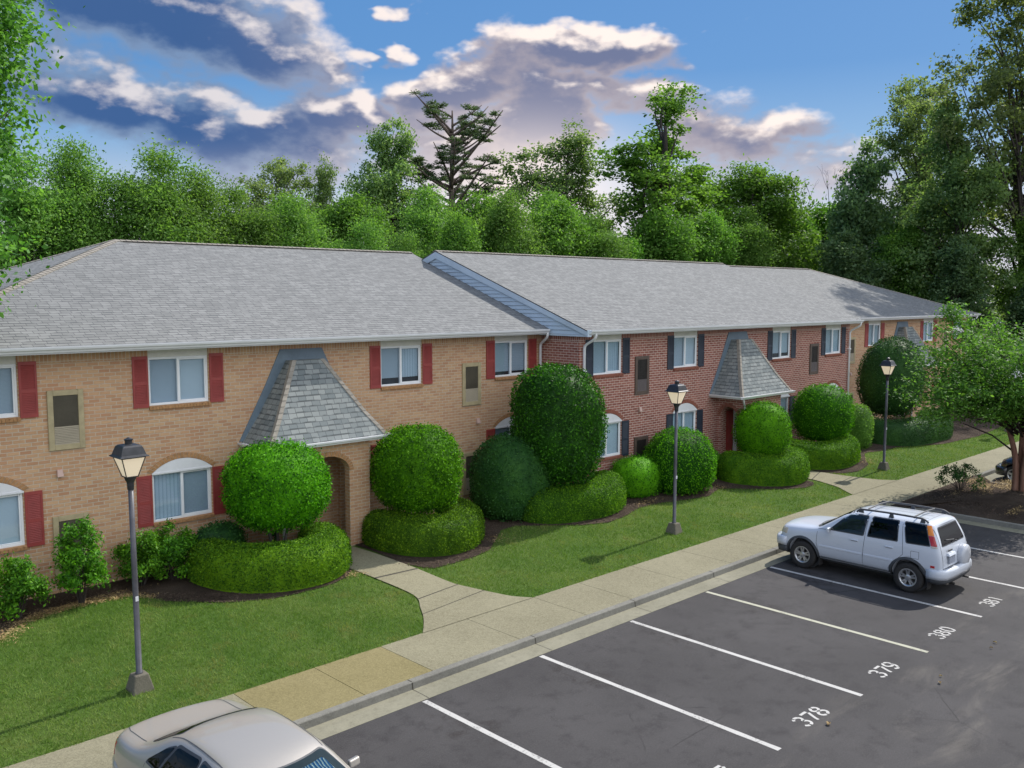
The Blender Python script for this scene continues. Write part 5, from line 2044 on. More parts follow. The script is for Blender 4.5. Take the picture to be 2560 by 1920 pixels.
for kind, name, lab, x, y, zt, w, rz in [
    ('big', 'broadleaf_tree', 'flat topped olive green tree behind the row of pale trees', 19.6, 29.8, 15.4, 7.2, 0.4),
    ('airy', 'broadleaf_tree', 'airy green tree between the olive tree and the dense dark tree', 23.0, 30.0, 15.7, 6.0, 1.8),
    ('oak', 'broadleaf_tree', 'dense dark tree left of the tall pine', 26.6, 27.7, 17.6, 6.4, 0.2),
    ('birch', 'broadleaf_tree', 'small green tree behind the gable peak', 20.6, 18.2, 9.9, 3.6, 0.0),
    ('mid', 'broadleaf_tree', 'rounded green tree just right of the pine trunk', 23.7, 17.6, 11.1, 4.2, 1.1),
    ('birchy', 'broadleaf_tree', 'wide green tree left of the middle behind the red brick roof', 27.0, 17.6, 12.2, 5.4, 2.0),
    ('mid', 'broadleaf_tree', 'broad green tree in the middle behind the red brick roof', 30.8, 17.2, 12.4, 5.8, 3.3),
    ('birch', 'broadleaf_tree', 'green tree below the dark airy tree', 34.4, 16.8, 11.6, 5.0, 4.0),
    ('lime', 'broadleaf_tree', 'small bright lime tree at the right end of the middle roof', 37.3, 16.6, 11.0, 3.2, 0.5),
    ('airy', 'broadleaf_tree', 'dark airy tree with several tops right of the pine', 39.2, 24.4, 19.2, 13.0, 3.2),
    ('tall', 'broadleaf_tree', 'tall green tree with thick bare trunk and lone top branch', 43.7, 19.4, 21.6, 13.5, 0.15),
    ('mid', 'broadleaf_tree', 'rounded light green tree right of the tall green tree', 53.7, 18.5, 16.8, 9.6, 5.0),
    ('deep', 'dense_tree', 'low dark dense tree left of centre behind the far ridge', 48.3, 18.4, 10.8, 5.2, 0.7),
    ('deep', 'dense_tree', 'dark blue green dense tree behind the far ridge', 55.9, 17.9, 11.6, 5.8, 1.9),
    ('mid', 'broadleaf_tree', 'dull green tree below the bare twigs', 58.5, 18.0, 14.0, 5.6, 2.5),
    ('lime', 'broadleaf_tree', 'bright lime green tree left of the tall right hand wood', 65.5, 18.0, 15.6, 7.6, 3.0),
    ('deep', 'dense_tree', 'dark dense tree in front of the bright lime tree', 58.0, 13.6, 10.6, 5.4, 4.1),
    ('deep', 'broadleaf_tree', 'dark blue green tree left of the tallest wood', 56.0, 10.3, 18.0, 6.4, 0.3),
    ('big', 'broadleaf_tree', 'tall spreading olive tree in the right hand wood', 63.5, 9.6, 24.2, 11.0, 0.25),
    ('big', 'broadleaf_tree', 'tallest olive tree leaning in at the upper right edge', 58.4, 0.6, 28.5, 13.5, 2.6),
    ('oak', 'broadleaf_tree', 'dark dense tree below the tallest olive tree', 55.2, 3.8, 19.2, 7.5, 1.2),
    ('deep', 'dense_tree', 'dark dense tree at the foot of the far hip roof', 51.6, 9.2, 11.2, 5.6, 2.1),
    ('mid', 'broadleaf_tree', 'mid green tree low behind the far roof corner', 54.6, 6.6, 11.6, 5.4, 2.7),
    ('deep', 'dense_tree', 'dark dense tree just beyond the far gutter end', 53.0, 2.6, 10.6, 4.8, 3.6),
    ('lime', 'broadleaf_tree', 'bright green understory tree in the right hand wood', 58.8, 7.6, 12.4, 5.0, 0.9),
    ('mid', 'broadleaf_tree', 'green tree at the right edge below the leaning olive tree', 57.0, -1.4, 12.4, 5.6, 1.5),
    ('deep', 'dense_tree', 'low dark dense tree at the right edge behind the crape myrtle', 53.6, -2.0, 8.4, 4.6, 4.4),
    ('mid', 'broadleaf_tree', 'green tree filling the gap between the airy tree and the dense dark tree', 16.2, 22.6, 11.9, 5.6, 0.6),
    ('mid', 'broadleaf_tree', 'green tree behind the left end of the middle ridge', 20.4, 23.2, 12.3, 5.4, 2.4),
    ('birchy', 'broadleaf_tree', 'pale green tree below the crown of the pine', 25.0, 22.2, 12.6, 5.6, 4.2),
    ('mid', 'broadleaf_tree', 'green tree in the gap right of the pine', 29.2, 22.0, 13.0, 6.0, 5.2),
    ('birchy', 'broadleaf_tree', 'pale green tree left of the tall green tree', 34.6, 21.4, 13.0, 6.0, 0.2),
    ('mid', 'broadleaf_tree', 'green tree at the foot of the tall green tree', 41.0, 17.2, 12.4, 6.0, 1.7),
    ('mid', 'broadleaf_tree', 'green tree right of the tall green tree at its foot', 45.6, 16.8, 12.6, 5.6, 3.0),
    ('birchy', 'broadleaf_tree', 'pale green tree behind the far ridge', 50.8, 17.0, 12.8, 5.8, 4.4),
    ('mid', 'broadleaf_tree', 'green understory tree right of the dark blue green tree', 62.5, 11.8, 13.4, 6.0, 5.5)]:
    wid = {'airy': 5.2, 'tall': 4.4, 'oak': 4.0, 'birch': 3.9, 'birchy': 4.1, 'mid': 4.6, 'lime': 3.6, 'deep': 4.4, 'big': 4.6}[kind]
    tree(kind, name, lab, x, y, 0.3, rz, w / wid, (zt - 0.3) / (9.9 if kind == 'tall' else 9.6), 'trees of the wood behind the apartments')


def pine_tree(label, x, y, zt, seed):
    rg = np.random.default_rng(seed)
    t = thing('pine_tree', label, 'tree', (x, y, 0.3))
    H = zt - 0.3
    wood = MB()
    tp = catmull([(0, 0, 0), (0.05, 0, H * 0.3), (-0.1, 0, H * 0.6), (0.1, 0.05, H * 0.86), (0.05, 0, H * 0.97)], 5)
    wood.tube(tp, [0.30 * (1 - 0.85 * i / (len(tp) - 1)) for i in range(len(tp))], 10)
    tips = []
    for i in range(50):
        f = rg.uniform(0.40, 0.96)
        a = rg.uniform(0, 6.28)
        z0 = H * f
        L = (1.3 + 3.2 * math.sin(min(1, (1.04 - f) / 0.5) * math.pi * 0.60)) * rg.uniform(0.55, 1.05)
        p0 = Vector((0, 0, z0))
        p2 = Vector((math.cos(a) * L, math.sin(a) * L, z0 + L * (rg.uniform(0.05, 0.45) if f < 0.6 else rg.uniform(0.35, 0.95))))
        p1 = p0.lerp(p2, 0.5) + Vector((0, 0, rg.uniform(-0.25, 0.1)))
        c = catmull([p0, p1, p2], 4)
        wood.tube(c, [0.10 * (1 - 0.75 * j / (len(c) - 1)) * (0.5 + L / 5) for j in range(len(c))], 5)
        for q in range(int(2 + L * 1.35)):
            s = rg.uniform(0.45, 1.0)
            e = c[int(s * (len(c) - 1))] + Vector((rg.normal(0, 0.35), rg.normal(0, 0.35), rg.normal(0.16, 0.2)))
            wood.tube([c[int(s * (len(c) - 1))], e], [0.02, 0.008], 4)
            tips.append(e)
    Ps, Ds = [], []
    for e in tips:
        k = 100
        d = rg.normal(0, 1, (k, 3))
        d /= np.linalg.norm(d, axis=1)[:, None]
        d[:, 2] = np.abs(d[:, 2]) * 0.7 - 0.08
        Ps.append(np.array(e) + d * rg.uniform(0.05, 0.44, (k, 1)))
        Ds.append(d)
    P, D = np.concatenate(Ps), np.concatenate(Ds)
    b = np.cross(D, rg.normal(0, 1, D.shape))
    b /= np.linalg.norm(b, axis=1)[:, None] + 1e-9
    V = quad_cloud(P, D * 0.13, b * 0.028)
    me = np_mesh('crown', V)
    me.materials.append(F_PINE)
    link('crown', me, t)
    wood.build('trunk', BARK_P, t, smooth=True)
    return t


pine_tree('tall slender pine with bare trunk against the bright clouds', 32.2, 28.4, 19.9, 5)


def bare_twigs(label, x, y, zt, seed):
    rg = random.Random(seed)
    mb = MB()
    H = zt - 0.3
    def grow(p, d, L, r, lv):
        q = p + d * L
        mb.tube([p, p.lerp(q, 0.5) + Vector((rg.uniform(-.1, .1), rg.uniform(-.1, .1), 0)), q], [r, r * 0.8, r * 0.55], 5)
        if lv == 0:
            return
        for i in range(3 if lv > 1 else 2):
            dd = (d + Vector((rg.uniform(-.55, .55), rg.uniform(-.55, .55), rg.uniform(-.1, .3)))).normalized()
            grow(q, dd, L * rg.uniform(0.42, 0.6), r * 0.5, lv - 1)
    grow(Vector((0, 0, 0)), Vector((0, 0, 1)), H * 0.55, 0.13, 4)
    o = mb.build('bare_tree', BARK_D, None, (x, y, 0.3), smooth=True)
    return tag(o, label, 'tree')


bare_twigs('leafless dead tree poking above the green wood', 61.5, 17.0, 16.2, 3)


def left_tree():
    """tree whose branches hang in at the left edge"""
    V, wood = tree_mesh(61, 15.5, [(0.6, 0.3, 12.2, 2.3, 2.2, 2.0, 2.2), (1.4, 0.2, 9.6, 1.8, 1.8, 1.4, 1.8), (0.6, 0.3, 7.4, 1.9, 1.9, 1.5, 2.0), (-1.0, 0.4, 10.5, 2.2, 2.0, 2.6, 1.6), (1.9, -0.4, 11.1, 1.0, 1.0, 0.8, 0.8), (0.3, 0.6, 5.7, 1.3, 1.3, 1.0, 0.6), (1.5, -0.3, 14.2, 1.5, 1.4, 1.2, 1.0)],
                        300, 160, 0.112, 0.62, 0.24, 0.55, 0.8, 1.0, 2.0, limbs=90, trunk_top=0.9)
    t = thing('broadleaf_tree', 'leafy tree hanging into the upper left corner before the near roof', 'tree', (-6.1, -0.9, 0.38))
    me = np_mesh('crown', V)
    me.materials.append(F_MYRT)
    link('crown', me, t)
    wood.build('trunk', BARK_G, t, smooth=True)


left_tree()


def crape_myrtle():
    rg = np.random.default_rng(71)
    t = thing('crape_myrtle_tree', 'broad crape myrtle with red brown trunks and white blooms on the island', 'tree', (24.0, -10.5, 0.18))
    for i, (a, q) in enumerate(((0.3, 0.13), (2.2, 0.12), (4.2, 0.14), (5.4, 0.1))):
        mb = MB()
        p = catmull([(math.cos(a) * q, math.sin(a) * q, -0.06), (math.cos(a) * q * 1.5, math.sin(a) * q * 1.5, 1.2), (math.cos(a) * 0.6, math.sin(a) * 0.6, 2.6), (math.cos(a) * 1.3, math.sin(a) * 1.3, 3.9)], 5)
        mb.tube(p, [0.125 * (1 - 0.72 * j / (len(p) - 1)) for j in range(len(p))], 10)
        mb.build('trunk', BARK_M, t, smooth=True)
    wood = MB()
    arms = []
    for i in range(165):
        d = unit(1, rg, -0.72)[0]
        d = d / (np.abs(d) ** 3).sum() ** (1 / 3)
        r = np.array([3.5, 2.7, 2.05])
        e = np.array([-1.35, 0.45, 3.85]) + d * r * rg.uniform(0.62, 1.06)
        # the lower left sprays droop, one spray stands up on top
        s = Vector((d[0] * 0.35, d[1] * 0.35, 1.9 + 0.8 * rg.random()))
        c = catmull([s, s.lerp(Vector(e), 0.55) + Vector((0, 0, 0.3)), Vector(e)], 4)
        wood.tube(c, [0.03 * (1 - 0.85 * j / (len(c) - 1)) for j in range(len(c))], 4)
        arms.append(c)
    c = catmull([Vector((-0.1, 0.2, 3.2)), Vector((-0.9, 0.9, 4.6)), Vector((-1.5, 1.7, 5.7)), Vector((-1.6, 1.9, 6.15))], 5)
    for _ in range(5):
        arms.append(c)
    wood.tube([(0.2, 0.1, 1.2), (-0.4, 0.8, 1.9), (-1.1, 1.5, 2.3)], [0.035, 0.025, 0.015], 6)
    Ps, Ns = [], []
    for c in arms:
        L = len(c)
        k = 300
        s = rg.uniform(0.25, 1.0, k) * (L - 1)
        i0 = np.minimum(s.astype(int), L - 2)
        A = np.array([tuple(v) for v in c])
        base = A[i0] + (A[i0 + 1] - A[i0]) * (s - i0)[:, None]
        P = base + rg.normal(0, 1, (k, 3)) * np.array([0.22, 0.22, 0.13])
        Ps.append(P)
        Ns.append(np.tile([0, 0, 1.0], (k, 1)) + rg.normal(0, 0.3, (k, 3)))
    P, N = np.concatenate(Ps), np.concatenate(Ns)
    N /= np.linalg.norm(N, axis=1)[:, None]
    V = leaves(P, N, 0.125 * rg.uniform(0.6, 1.25, len(P)), 0.5, 0.55, rg)
    me = np_mesh('crown', V)
    me.materials.append(F_MYRT)
    link('crown', me, t)
    wood.build('branch', BARK_D, t, smooth=True)
    fl = []
    tips = [np.array(tuple(c[-1])) for c in arms]
    sel = rg.choice(len(tips) - 5, 14, replace=False)
    for i in sel:
        k = 60
        P = tips[i] + rg.normal(0, 1, (k, 3)) * np.array([0.07, 0.07, 0.06])
        Nn = rg.normal(0, 1, (k, 3))
        Nn /= np.linalg.norm(Nn, axis=1)[:, None]
        fl = leaves(P, Nn, 0.05 * rg.uniform(0.6, 1.2, k), 0.8, 0.5, rg)
        me = np_mesh('blossom', fl)
        me.materials.append(F_FLOWER)
        link('blossom', me, t)


crape_myrtle()


def far_wood():
    """the wood seen as one mass far behind everything"""
    rg = np.random.default_rng(81)
    Ps = []
    for i in range(900):
        s = rg.random()
        x = -60 + 260 * s
        y = 52 + 20 * rg.random() - (max(0, x - 60)) * 0.55
        if x > 62 and y < 24 and x < 75:
            y = 24
        h = rg.uniform(0.8, 8.6) + 2.0 * math.sin(x * 0.17) + 1.2 * math.sin(x * 0.41)
        P = np.array([x, y, max(0.6, h)]) + rg.normal(0, 1, (46, 3)) * np.array([1.7, 1.5, 1.2])
        Ps.append(P)
    P = np.concatenate(Ps)
    N = np.tile([0, -0.5, 0.7], (len(P), 1)) + rg.normal(0, 0.3, (len(P), 3))
    N /= np.linalg.norm(N, axis=1)[:, None]
    V = leaves(P, N, 0.62 * rg.uniform(0.6, 1.3, len(P)), 0.6, 0.9, rg)
    me = np_mesh('far_wood', V)
    me.materials.append(F_OAK)
    o = link('far_wood', me)
    tag(o, 'far mass of green woodland behind the trees', 'woodland', kind='stuff')


far_wood()


# ------------------------------------------------------------------ grass, straw, chips
def in_walk(x, y):
    for Lp, Rp in ((P1L, P1R), (P2L, P2R)):
        ly = [p[1] for p in Lp]
        a = np.interp(y, ly, [p[0] for p in Lp])
        b = np.interp(y, [p[1] for p in Rp], [p[0] for p in Rp])
        yield (x > a - 0.015) & (x < b + 0.015) & (y > -6.72)


def grass():
    rg = np.random.default_rng(91)
    outV = []
    for (xa, xb, dens, hh, ww) in ((-8, 2, 1500, 0.048, 0.0065), (2, 14, 900, 0.05, 0.008), (14, 40, 420, 0.052, 0.011), (40, 60, 150, 0.06, 0.016)):
        n = int((xb - xa) * 5.6 * dens)
        x = rg.uniform(xa, xb, n)
        y = rg.uniform(-6.68, -0.5, n) - (rg.random(n) < 0.012) * rg.uniform(0, 0.05, n)
        e = np.where(x < 3.0, np.interp(x, *zip(*E1T)), np.where(x < 21.0, np.interp(x, *zip(*E2T)), np.interp(x, *zip(*E3T))))
        k = y < e + rg.normal(0, 0.035, n)
        for msk in in_walk(x, y):
            k &= ~msk
        x, y = x[k], y[k]
        n = len(x)
        z = np.interp(y, *ZT) - 0.015
        a = rg.uniform(0, 6.28, n)
        h = hh * rg.uniform(0.5, 1.25, n)
        lean = rg.normal(0, 0.55, (n, 2)) * h[:, None]
        w = ww * rg.uniform(0.7, 1.3, n)
        V = np.empty((n, 4, 3))
        dx, dy = np.cos(a) * w, np.sin(a) * w
        V[:, 0] = np.stack([x - dx, y - dy, z], 1)
        V[:, 1] = np.stack([x + dx, y + dy, z], 1)
        V[:, 2] = np.stack([x + lean[:, 0] + dx * .3, y + lean[:, 1] + dy * .3, z + h], 1)
        V[:, 3] = np.stack([x + lean[:, 0] - dx * .3, y + lean[:, 1] - dy * .3, z + h], 1)
        outV.append(V.reshape(-1, 3))
    me = np_mesh('lawn_grass', np.concatenate(outV))
    me.materials.append(F_GRASS)
    tag(link('lawn_grass', me), 'short mown grass blades covering the lawn', 'grass', kind='stuff')


E1T = [(-14, -2.4), (-6, -2.2), (-4.6, -1.95), (-3.9, -1.3), (-2.9, -1.05), (-1.85, -1.15), (-1.6, -1.6), (-1.45, -2.1), (-0.55, -2.92), (0.3, -3.28), (0.9, -3.36), (1.7, -3.34), (2.3, -3.15), (2.72, -2.75)]
E2T = [(3.85, -3.1), (4.0, -3.6), (4.3, -3.86), (4.9, -3.86), (5.5, -3.82), (6.25, -3.66), (7.2, -2.95), (7.6, -2.62), (8.2, -2.55), (9, -3.06), (9.8, -3.56), (10.6, -3.86), (11.6, -3.74), (12.6, -3.42), (13.5, -3.44),
       (14.5, -3.66), (15.7, -3.86), (16.8, -3.5), (17.1, -3.7), (17.8, -4.2), (18.7, -4.8), (19.6, -5.16), (20.3, -5.1), (20.75, -4.75)]
E3T = [(22.25, -4.4), (22.9, -4.9), (23.7, -5.06), (25.2, -4.78), (25.9, -4.3), (27.2, -3.65), (28.2, -3.86), (29.6, -3.9), (32.5, -4.8), (36, -5.0), (41, -4.6), (49, -4.4), (60, -4.4)]
grass()


def litter(name, label, cat, m, spots, size, asp, seed, dz=0.012):
    """spots: (x, y, sx, sy, n)"""
    rg = np.random.default_rng(seed)
    Ps = []
    for x, y, sx, sy, n in spots:
        q = np.stack([rg.normal(x, sx, n), rg.normal(y, sy, n)], 1)
        z = np.where(q[:, 1] > -8.2, np.interp(q[:, 1], *ZT), 0.24)
        Ps.append(np.column_stack([q, z + dz + rg.uniform(0, 0.012, n)]))
    P = np.concatenate(Ps)
    N = np.tile([0, 0, 1.0], (len(P), 1))
    V = leaves(P, N, size * rg.uniform(0.5, 1.4, len(P)), asp, 0.22, rg)
    me = np_mesh(name, V)
    me.materials.append(m)
    return tag(link(name, me), label, cat, kind='stuff')


sp = []
for x in np.arange(-5.2, -1.5, 0.12):
    sp.append((x, float(np.interp(x, *zip(*E1T))) + 0.02, 0.08, 0.10 if x > -4 else 0.24, 95))
sp += [(-2.2, -0.85, 0.4, 0.06, 160), (-3.4, -1.0, 0.35, 0.06, 160), (2.45, -3.05, 0.16, 0.14, 130), (7.0, -3.15, 0.16, 0.2, 130), (13.3, -3.2, 0.35, 0.10, 200), (17.0, -3.45, 0.15, 0.15, 120), (25.9, -4.4, 0.35, 0.22, 220)]
litter('pine_straw', 'pale dry straw along the lawn edge', 'straw', F_STRAW, sp, 0.07, 0.22, 95)
sp = []
for tab in (E1T, E2T):
    for x in np.arange(tab[0][0] + 0.1, tab[-1][0], 0.15):
        if x < -6:
            continue
        y = float(np.interp(x, *zip(*tab)))
        sp.append((x, y + 0.38, 0.12, 0.20, 60))
litter('mulch_chips', 'dark bark chips strewn over the beds', 'mulch', F_CHIP, sp, 0.055, 0.35, 96, 0.016)
rgi = np.random.default_rng(5)
sp = [(rgi.uniform(20.2, 25.2), rgi.uniform(-13.2, -8.8), 0.4, 0.4, 130) for _ in range(40)]
litter('mulch_chips', 'bark chips over the parking island', 'mulch', F_CHIP, sp, 0.07, 0.35, 97, 0.03)
sp = [(rgi.uniform(23.4, 25.2), rgi.uniform(-10.2, -8.7), 0.3, 0.2, 120) for _ in range(16)] + [(rgi.uniform(20.5, 25), rgi.uniform(-12, -9), 0.35, 0.06, 60) for _ in range(12)]
litter('pine_straw', 'yellow straw on the sunny corner of the island', 'straw', F_STRAW, sp, 0.08, 0.22, 98, 0.04)


def fallen_leaf(x, y, s, rz, lab):
    mb = MB()
    n = 5
    for i in range(n):
        a0, a1 = i / n, (i + 1) / n
        w0, w1 = math.sin(a0 * math.pi) * 0.3 * s, math.sin(a1 * math.pi) * 0.3 * s
        z0, z1 = 0.006 + 0.02 * math.sin(a0 * 3.1), 0.006 + 0.02 * math.sin(a1 * 3.1)
        c0, c1 = (a0 - 0.5) * s, (a1 - 0.5) * s
        mb.poly([(c0, 0, z0), (c1, 0, z1), (c1, w1, z1 + 0.02), (c0, w0, z0 + 0.02)])
        mb.poly([(c1, 0, z1), (c0, 0, z0), (c0, -w0, z0 + 0.015), (c1, -w1, z1 + 0.015)])
    o = mb.build('fallen_leaf', F_DEAD, None, (x, y, 0.002), (0, 0, rz))
    tag(o, lab, 'leaf', 'dry leaves on the asphalt')


for x, y, s, rz, lab in ((4.05, -13.95, 0.12, 0.3, 'largest brown dry leaf just below the number 378'), (9.6, -14.55, 0.08, 1.2, 'dry leaf farthest out on the drive lane beyond 380'),
                         (9.25, -14.6, 0.06, 2.1, 'small dark leaf left of the farthest dry leaf'), (6.9, -14.55, 0.09, 0.6, 'dry leaf on the lane below the number 379'), (7.2, -14.45, 0.06, 2.6, 'small pale leaf right of the leaf below 379')):
    fallen_leaf(x, y, s, rz, lab)


# ------------------------------------------------------------------ vehicles
PAINT_W = paint('car_white', (0.56, 0.60, 0.67))
PAINT_S = paint('car_champagne', (0.37, 0.345, 0.31), rough=0.34, metal=0.25)
PAINT_K = paint('car_black', (0.008, 0.010, 0.016), rough=0.2)
RUBBER = simple('rubber', (0.022, 0.021, 0.021), 0.8, var=0.2, scale=12, bmp=0.3)
TRIM = simple('car_trim', (0.055, 0.060, 0.068), 0.6, var=0.15, scale=6)
SEAM = simple('panel_seam', (0.05, 0.055, 0.065), 0.7)
ALLOY = simple('alloy', (0.55, 0.56, 0.58), 0.3, metal=0.85, var=0.06)
BRAKE = simple('brake_dark', (0.04, 0.038, 0.036), 0.6, metal=0.4)
LAMP_R = simple('lamp_red', (0.42, 0.012, 0.014), 0.18, var=0.05, coat=0.6)
LAMP_A = simple('lamp_amber', (0.75, 0.22, 0.01), 0.2, var=0.05, coat=0.6)
LAMP_S = simple('lamp_smoked', (0.16, 0.085, 0.05), 0.15, var=0.1, coat=0.8)
LAMP_C = simple('lamp_clear', (0.50, 0.46, 0.38), 0.15, var=0.1, coat=0.8)
PLATE = simple('plate', (0.24, 0.26, 0.30), 0.5, var=0.15, scale=14)


def car_glass(name, tint, refl=1.0):
    m, k, out = newmat(name)
    gl = k.n('ShaderNodeBsdfGlossy')
    gl.inputs['Roughness'].default_value = 0.02
    tr = k.n('ShaderNodeBsdfTransparent')
    tr.inputs[0].default_value = (*tint, 1)
    fr = k.n('ShaderNodeFresnel')
    bf = k.n('ShaderNodeNewGeometry').outputs['Backfacing']
    k.L.new(k.m('MULTIPLY_ADD', bf, 0.6667 - 1.5, 1.5), fr.inputs[0])
    ms = k.n('ShaderNodeMixShader')
    k.L.new(k.m('MULTIPLY', fr.outputs[0], refl, clamp=True), ms.inputs[0])
    k.L.new(tr.outputs[0], ms.inputs[1])
    k.L.new(gl.outputs[0], ms.inputs[2])
    k.L.new(ms.outputs[0], out.inputs[0])
    return m


CGLASS = car_glass('car_glass', (0.42, 0.50, 0.50))
CGLASS_D = car_glass('car_glass_dark', (0.06, 0.075, 0.085), 0.6)


def loft(rings, sub=2, name='body'):
    """rings: list of half sections [(x, y, z)] from bottom centre to top centre, rear to front or front to rear"""
    full = []
    for r in rings:
        L = [(-p[0], p[1], p[2]) for p in r]
        full.append([r[0]] + list(r[1:-1]) + [r[-1]] + list(reversed(L[1:-1])))
    mb = MB()
    n = len(full[0])
    for r in full:
        mb.v += [tuple(p) for p in r]
    for a in range(len(full) - 1):
        for j in range(n):
            jj = (j + 1) % n
            mb.f.append((a * n + j, a * n + jj, (a + 1) * n + jj, (a + 1) * n + j))
            mb.uv.append(None)
    h = len(rings[0])
    for a, flip in ((0, False), (len(full) - 1, True)):
        o = a * n
        for i in range(h - 1):
            l0 = o + (n - i) % n
            l1 = o + (n - i - 1) % n
            f = [o + i, o + i + 1, l1, l0]
            f = list(dict.fromkeys(f))
            if len(f) >= 3:
                mb.f.append(tuple(f if flip else reversed(f)))
                mb.uv.append(None)
    me = mb.mesh(name)
    o = bpy.data.objects.new(name, me)
    COL.objects.link(o)
    s = o.modifiers.new('sub', 'SUBSURF')
    s.levels = sub
    s.render_levels = sub
    dg = bpy.context.evaluated_depsgraph_get()
    dg.update()
    ev = bpy.data.meshes.new_from_object(o.evaluated_get(dg))
    bpy.data.objects.remove(o)
    return ev


class Skin:
    """projects outlines onto a lofted body"""
    def __init__(s, me):
        s.bvh = BVHTree.FromPolygons([v.co.copy() for v in me.vertices], [tuple(p.vertices) for p in me.polygons])

    def hit(s, p, d):
        loc, nrm, i, dist = s.bvh.ray_cast(Vector(p), Vector(d))
        if loc is None:
            loc, nrm, i, dist = s.bvh.find_nearest(Vector(p))
        if nrm.dot(Vector(d)) > 0:
            nrm = -nrm
        return loc, nrm

    def pt(s, axis, a, b, off):
        """axis: 'l','r' sides take (y,z); 'f','b' ends take (x,z); 't' top takes (x,y)"""
        if axis == 'l':
            loc, n = s.hit((-5, a, b), (1, 0, 0))
        elif axis == 'r':
            loc, n = s.hit((5, a, b), (-1, 0, 0))
        elif axis == 'f':
            loc, n = s.hit((a, 9, b), (0, -1, 0))
        elif axis == 'b':
            loc, n = s.hit((a, -9, b), (0, 1, 0))
        else:
            loc, n = s.hit((a, b, 9), (0, 0, -1))
        return loc + n * off

    def patch(s, axis, outline, off=0.004, rings=6, rnd=0.0):
        P = round_poly(outline, rnd) if rnd else subdiv(outline)
        n = len(P)
        c = (sum(p[0] for p in P) / n, sum(p[1] for p in P) / n)
        mb = MB()
        grid = []
        for r in range(rings + 1):
            t = r / rings
            grid.append([s.pt(axis, c[0] + (p[0] - c[0]) * t, c[1] + (p[1] - c[1]) * t, off) for p in P])
        for r in range(rings):
            for j in range(n):
                jj = (j + 1) % n
                if r == 0:
                    mb.poly([grid[0][0], grid[1][j], grid[1][jj]])
                else:
                    mb.poly([grid[r][j], grid[r + 1][j], grid[r + 1][jj], grid[r][jj]])
        # a rim turned back to the body gives the panel its thickness
        for j in range(n):
            jj = (j + 1) % n
            a, b = grid[rings][j], grid[rings][jj]
            a2 = s.pt(axis, P[j][0], P[j][1], -0.004)
            b2 = s.pt(axis, P[jj][0], P[jj][1], -0.004)
            mb.poly([a, a2, b2, b])
        return mb

    def line(s, axis, pts, w=0.009, off=0.0022, mb=None):
        mb = mb or MB()
        Q = []
        for i in range(len(pts) - 1):
            a, b = pts[i], pts[i + 1]
            k = max(1, int(math.hypot(b[0] - a[0], b[1] - a[1]) / 0.06))
            Q += [(a[0] + (b[0] - a[0]) * j / k, a[1] + (b[1] - a[1]) * j / k) for j in range(k)]
        Q.append(pts[-1])
        for i in range(len(Q) - 1):
            d = Vector((Q[i + 1][0] - Q[i][0], Q[i + 1][1] - Q[i][1]))
            d.normalize()
            nx, ny = -d.y * w / 2, d.x * w / 2
            mb.poly([s.pt(axis, Q[i][0] + nx, Q[i][1] + ny, off), s.pt(axis, Q[i + 1][0] + nx, Q[i + 1][1] + ny, off),
                     s.pt(axis, Q[i + 1][0] - nx, Q[i + 1][1] - ny, off), s.pt(axis, Q[i][0] - nx, Q[i][1] - ny, off)])
        return mb


def subdiv(P, step=0.08):
    out = []
    n = len(P)
    for i in range(n):
        a, b = P[i], P[(i + 1) % n]
        k = max(1, int(math.hypot(b[0] - a[0], b[1] - a[1]) / step))
        out += [(a[0] + (b[0] - a[0]) * j / k, a[1] + (b[1] - a[1]) * j / k) for j in range(k)]
    return out


def round_poly(P, r):
    out = []
    n = len(P)
    for i in range(n):
        p, q, s = Vector((*P[i - 1], 0)), Vector((*P[i], 0)), Vector((*P[(i + 1) % n], 0))
        a, b = (p - q), (s - q)
        ra = min(r, a.length * 0.45)
        rb = min(r, b.length * 0.45)
        u, v = q + a.normalized() * ra, q + b.normalized() * rb
        for j in range(5):
            t = j / 4
            w = u * (1 - t) ** 2 + q * 2 * t * (1 - t) + v * t * t
            out.append((w.x, w.y))
    return subdiv(out, 0.12)


def grow(P, d):
    n = len(P)
    c = (sum(p[0] for p in P) / n, sum(p[1] for p in P) / n)
    return [(p[0] + math.copysign(d, p[0] - c[0]), p[1] + math.copysign(d, p[1] - c[1])) for p in P]


def cut_wheels(me, name, wheels, r, depth_in, half_w):
    """boolean wheel arches out of the body"""
    o = bpy.data.objects.new(name, me)
    COL.objects.link(o)
    tmp = []
    for y in wheels:
        for sx in (-1, 1):
            mb = MB()
            mb.lathe([(r, -0.5), (r, 0.5)], 40, 'x', (sx * (depth_in + 0.5), y[0], y[1]))
            c = mb.build('cut', TRIM)
            tmp.append(c)
            b = o.modifiers.new('b', 'BOOLEAN')
            b.object = c
            b.operation = 'DIFFERENCE'
            b.solver = 'EXACT'
    dg = bpy.context.evaluated_depsgraph_get()
    dg.update()
    ev = bpy.data.meshes.new_from_object(o.evaluated_get(dg))
    bpy.data.objects.remove(o)
    for c in tmp:
        bpy.data.objects.remove(c)
    return ev


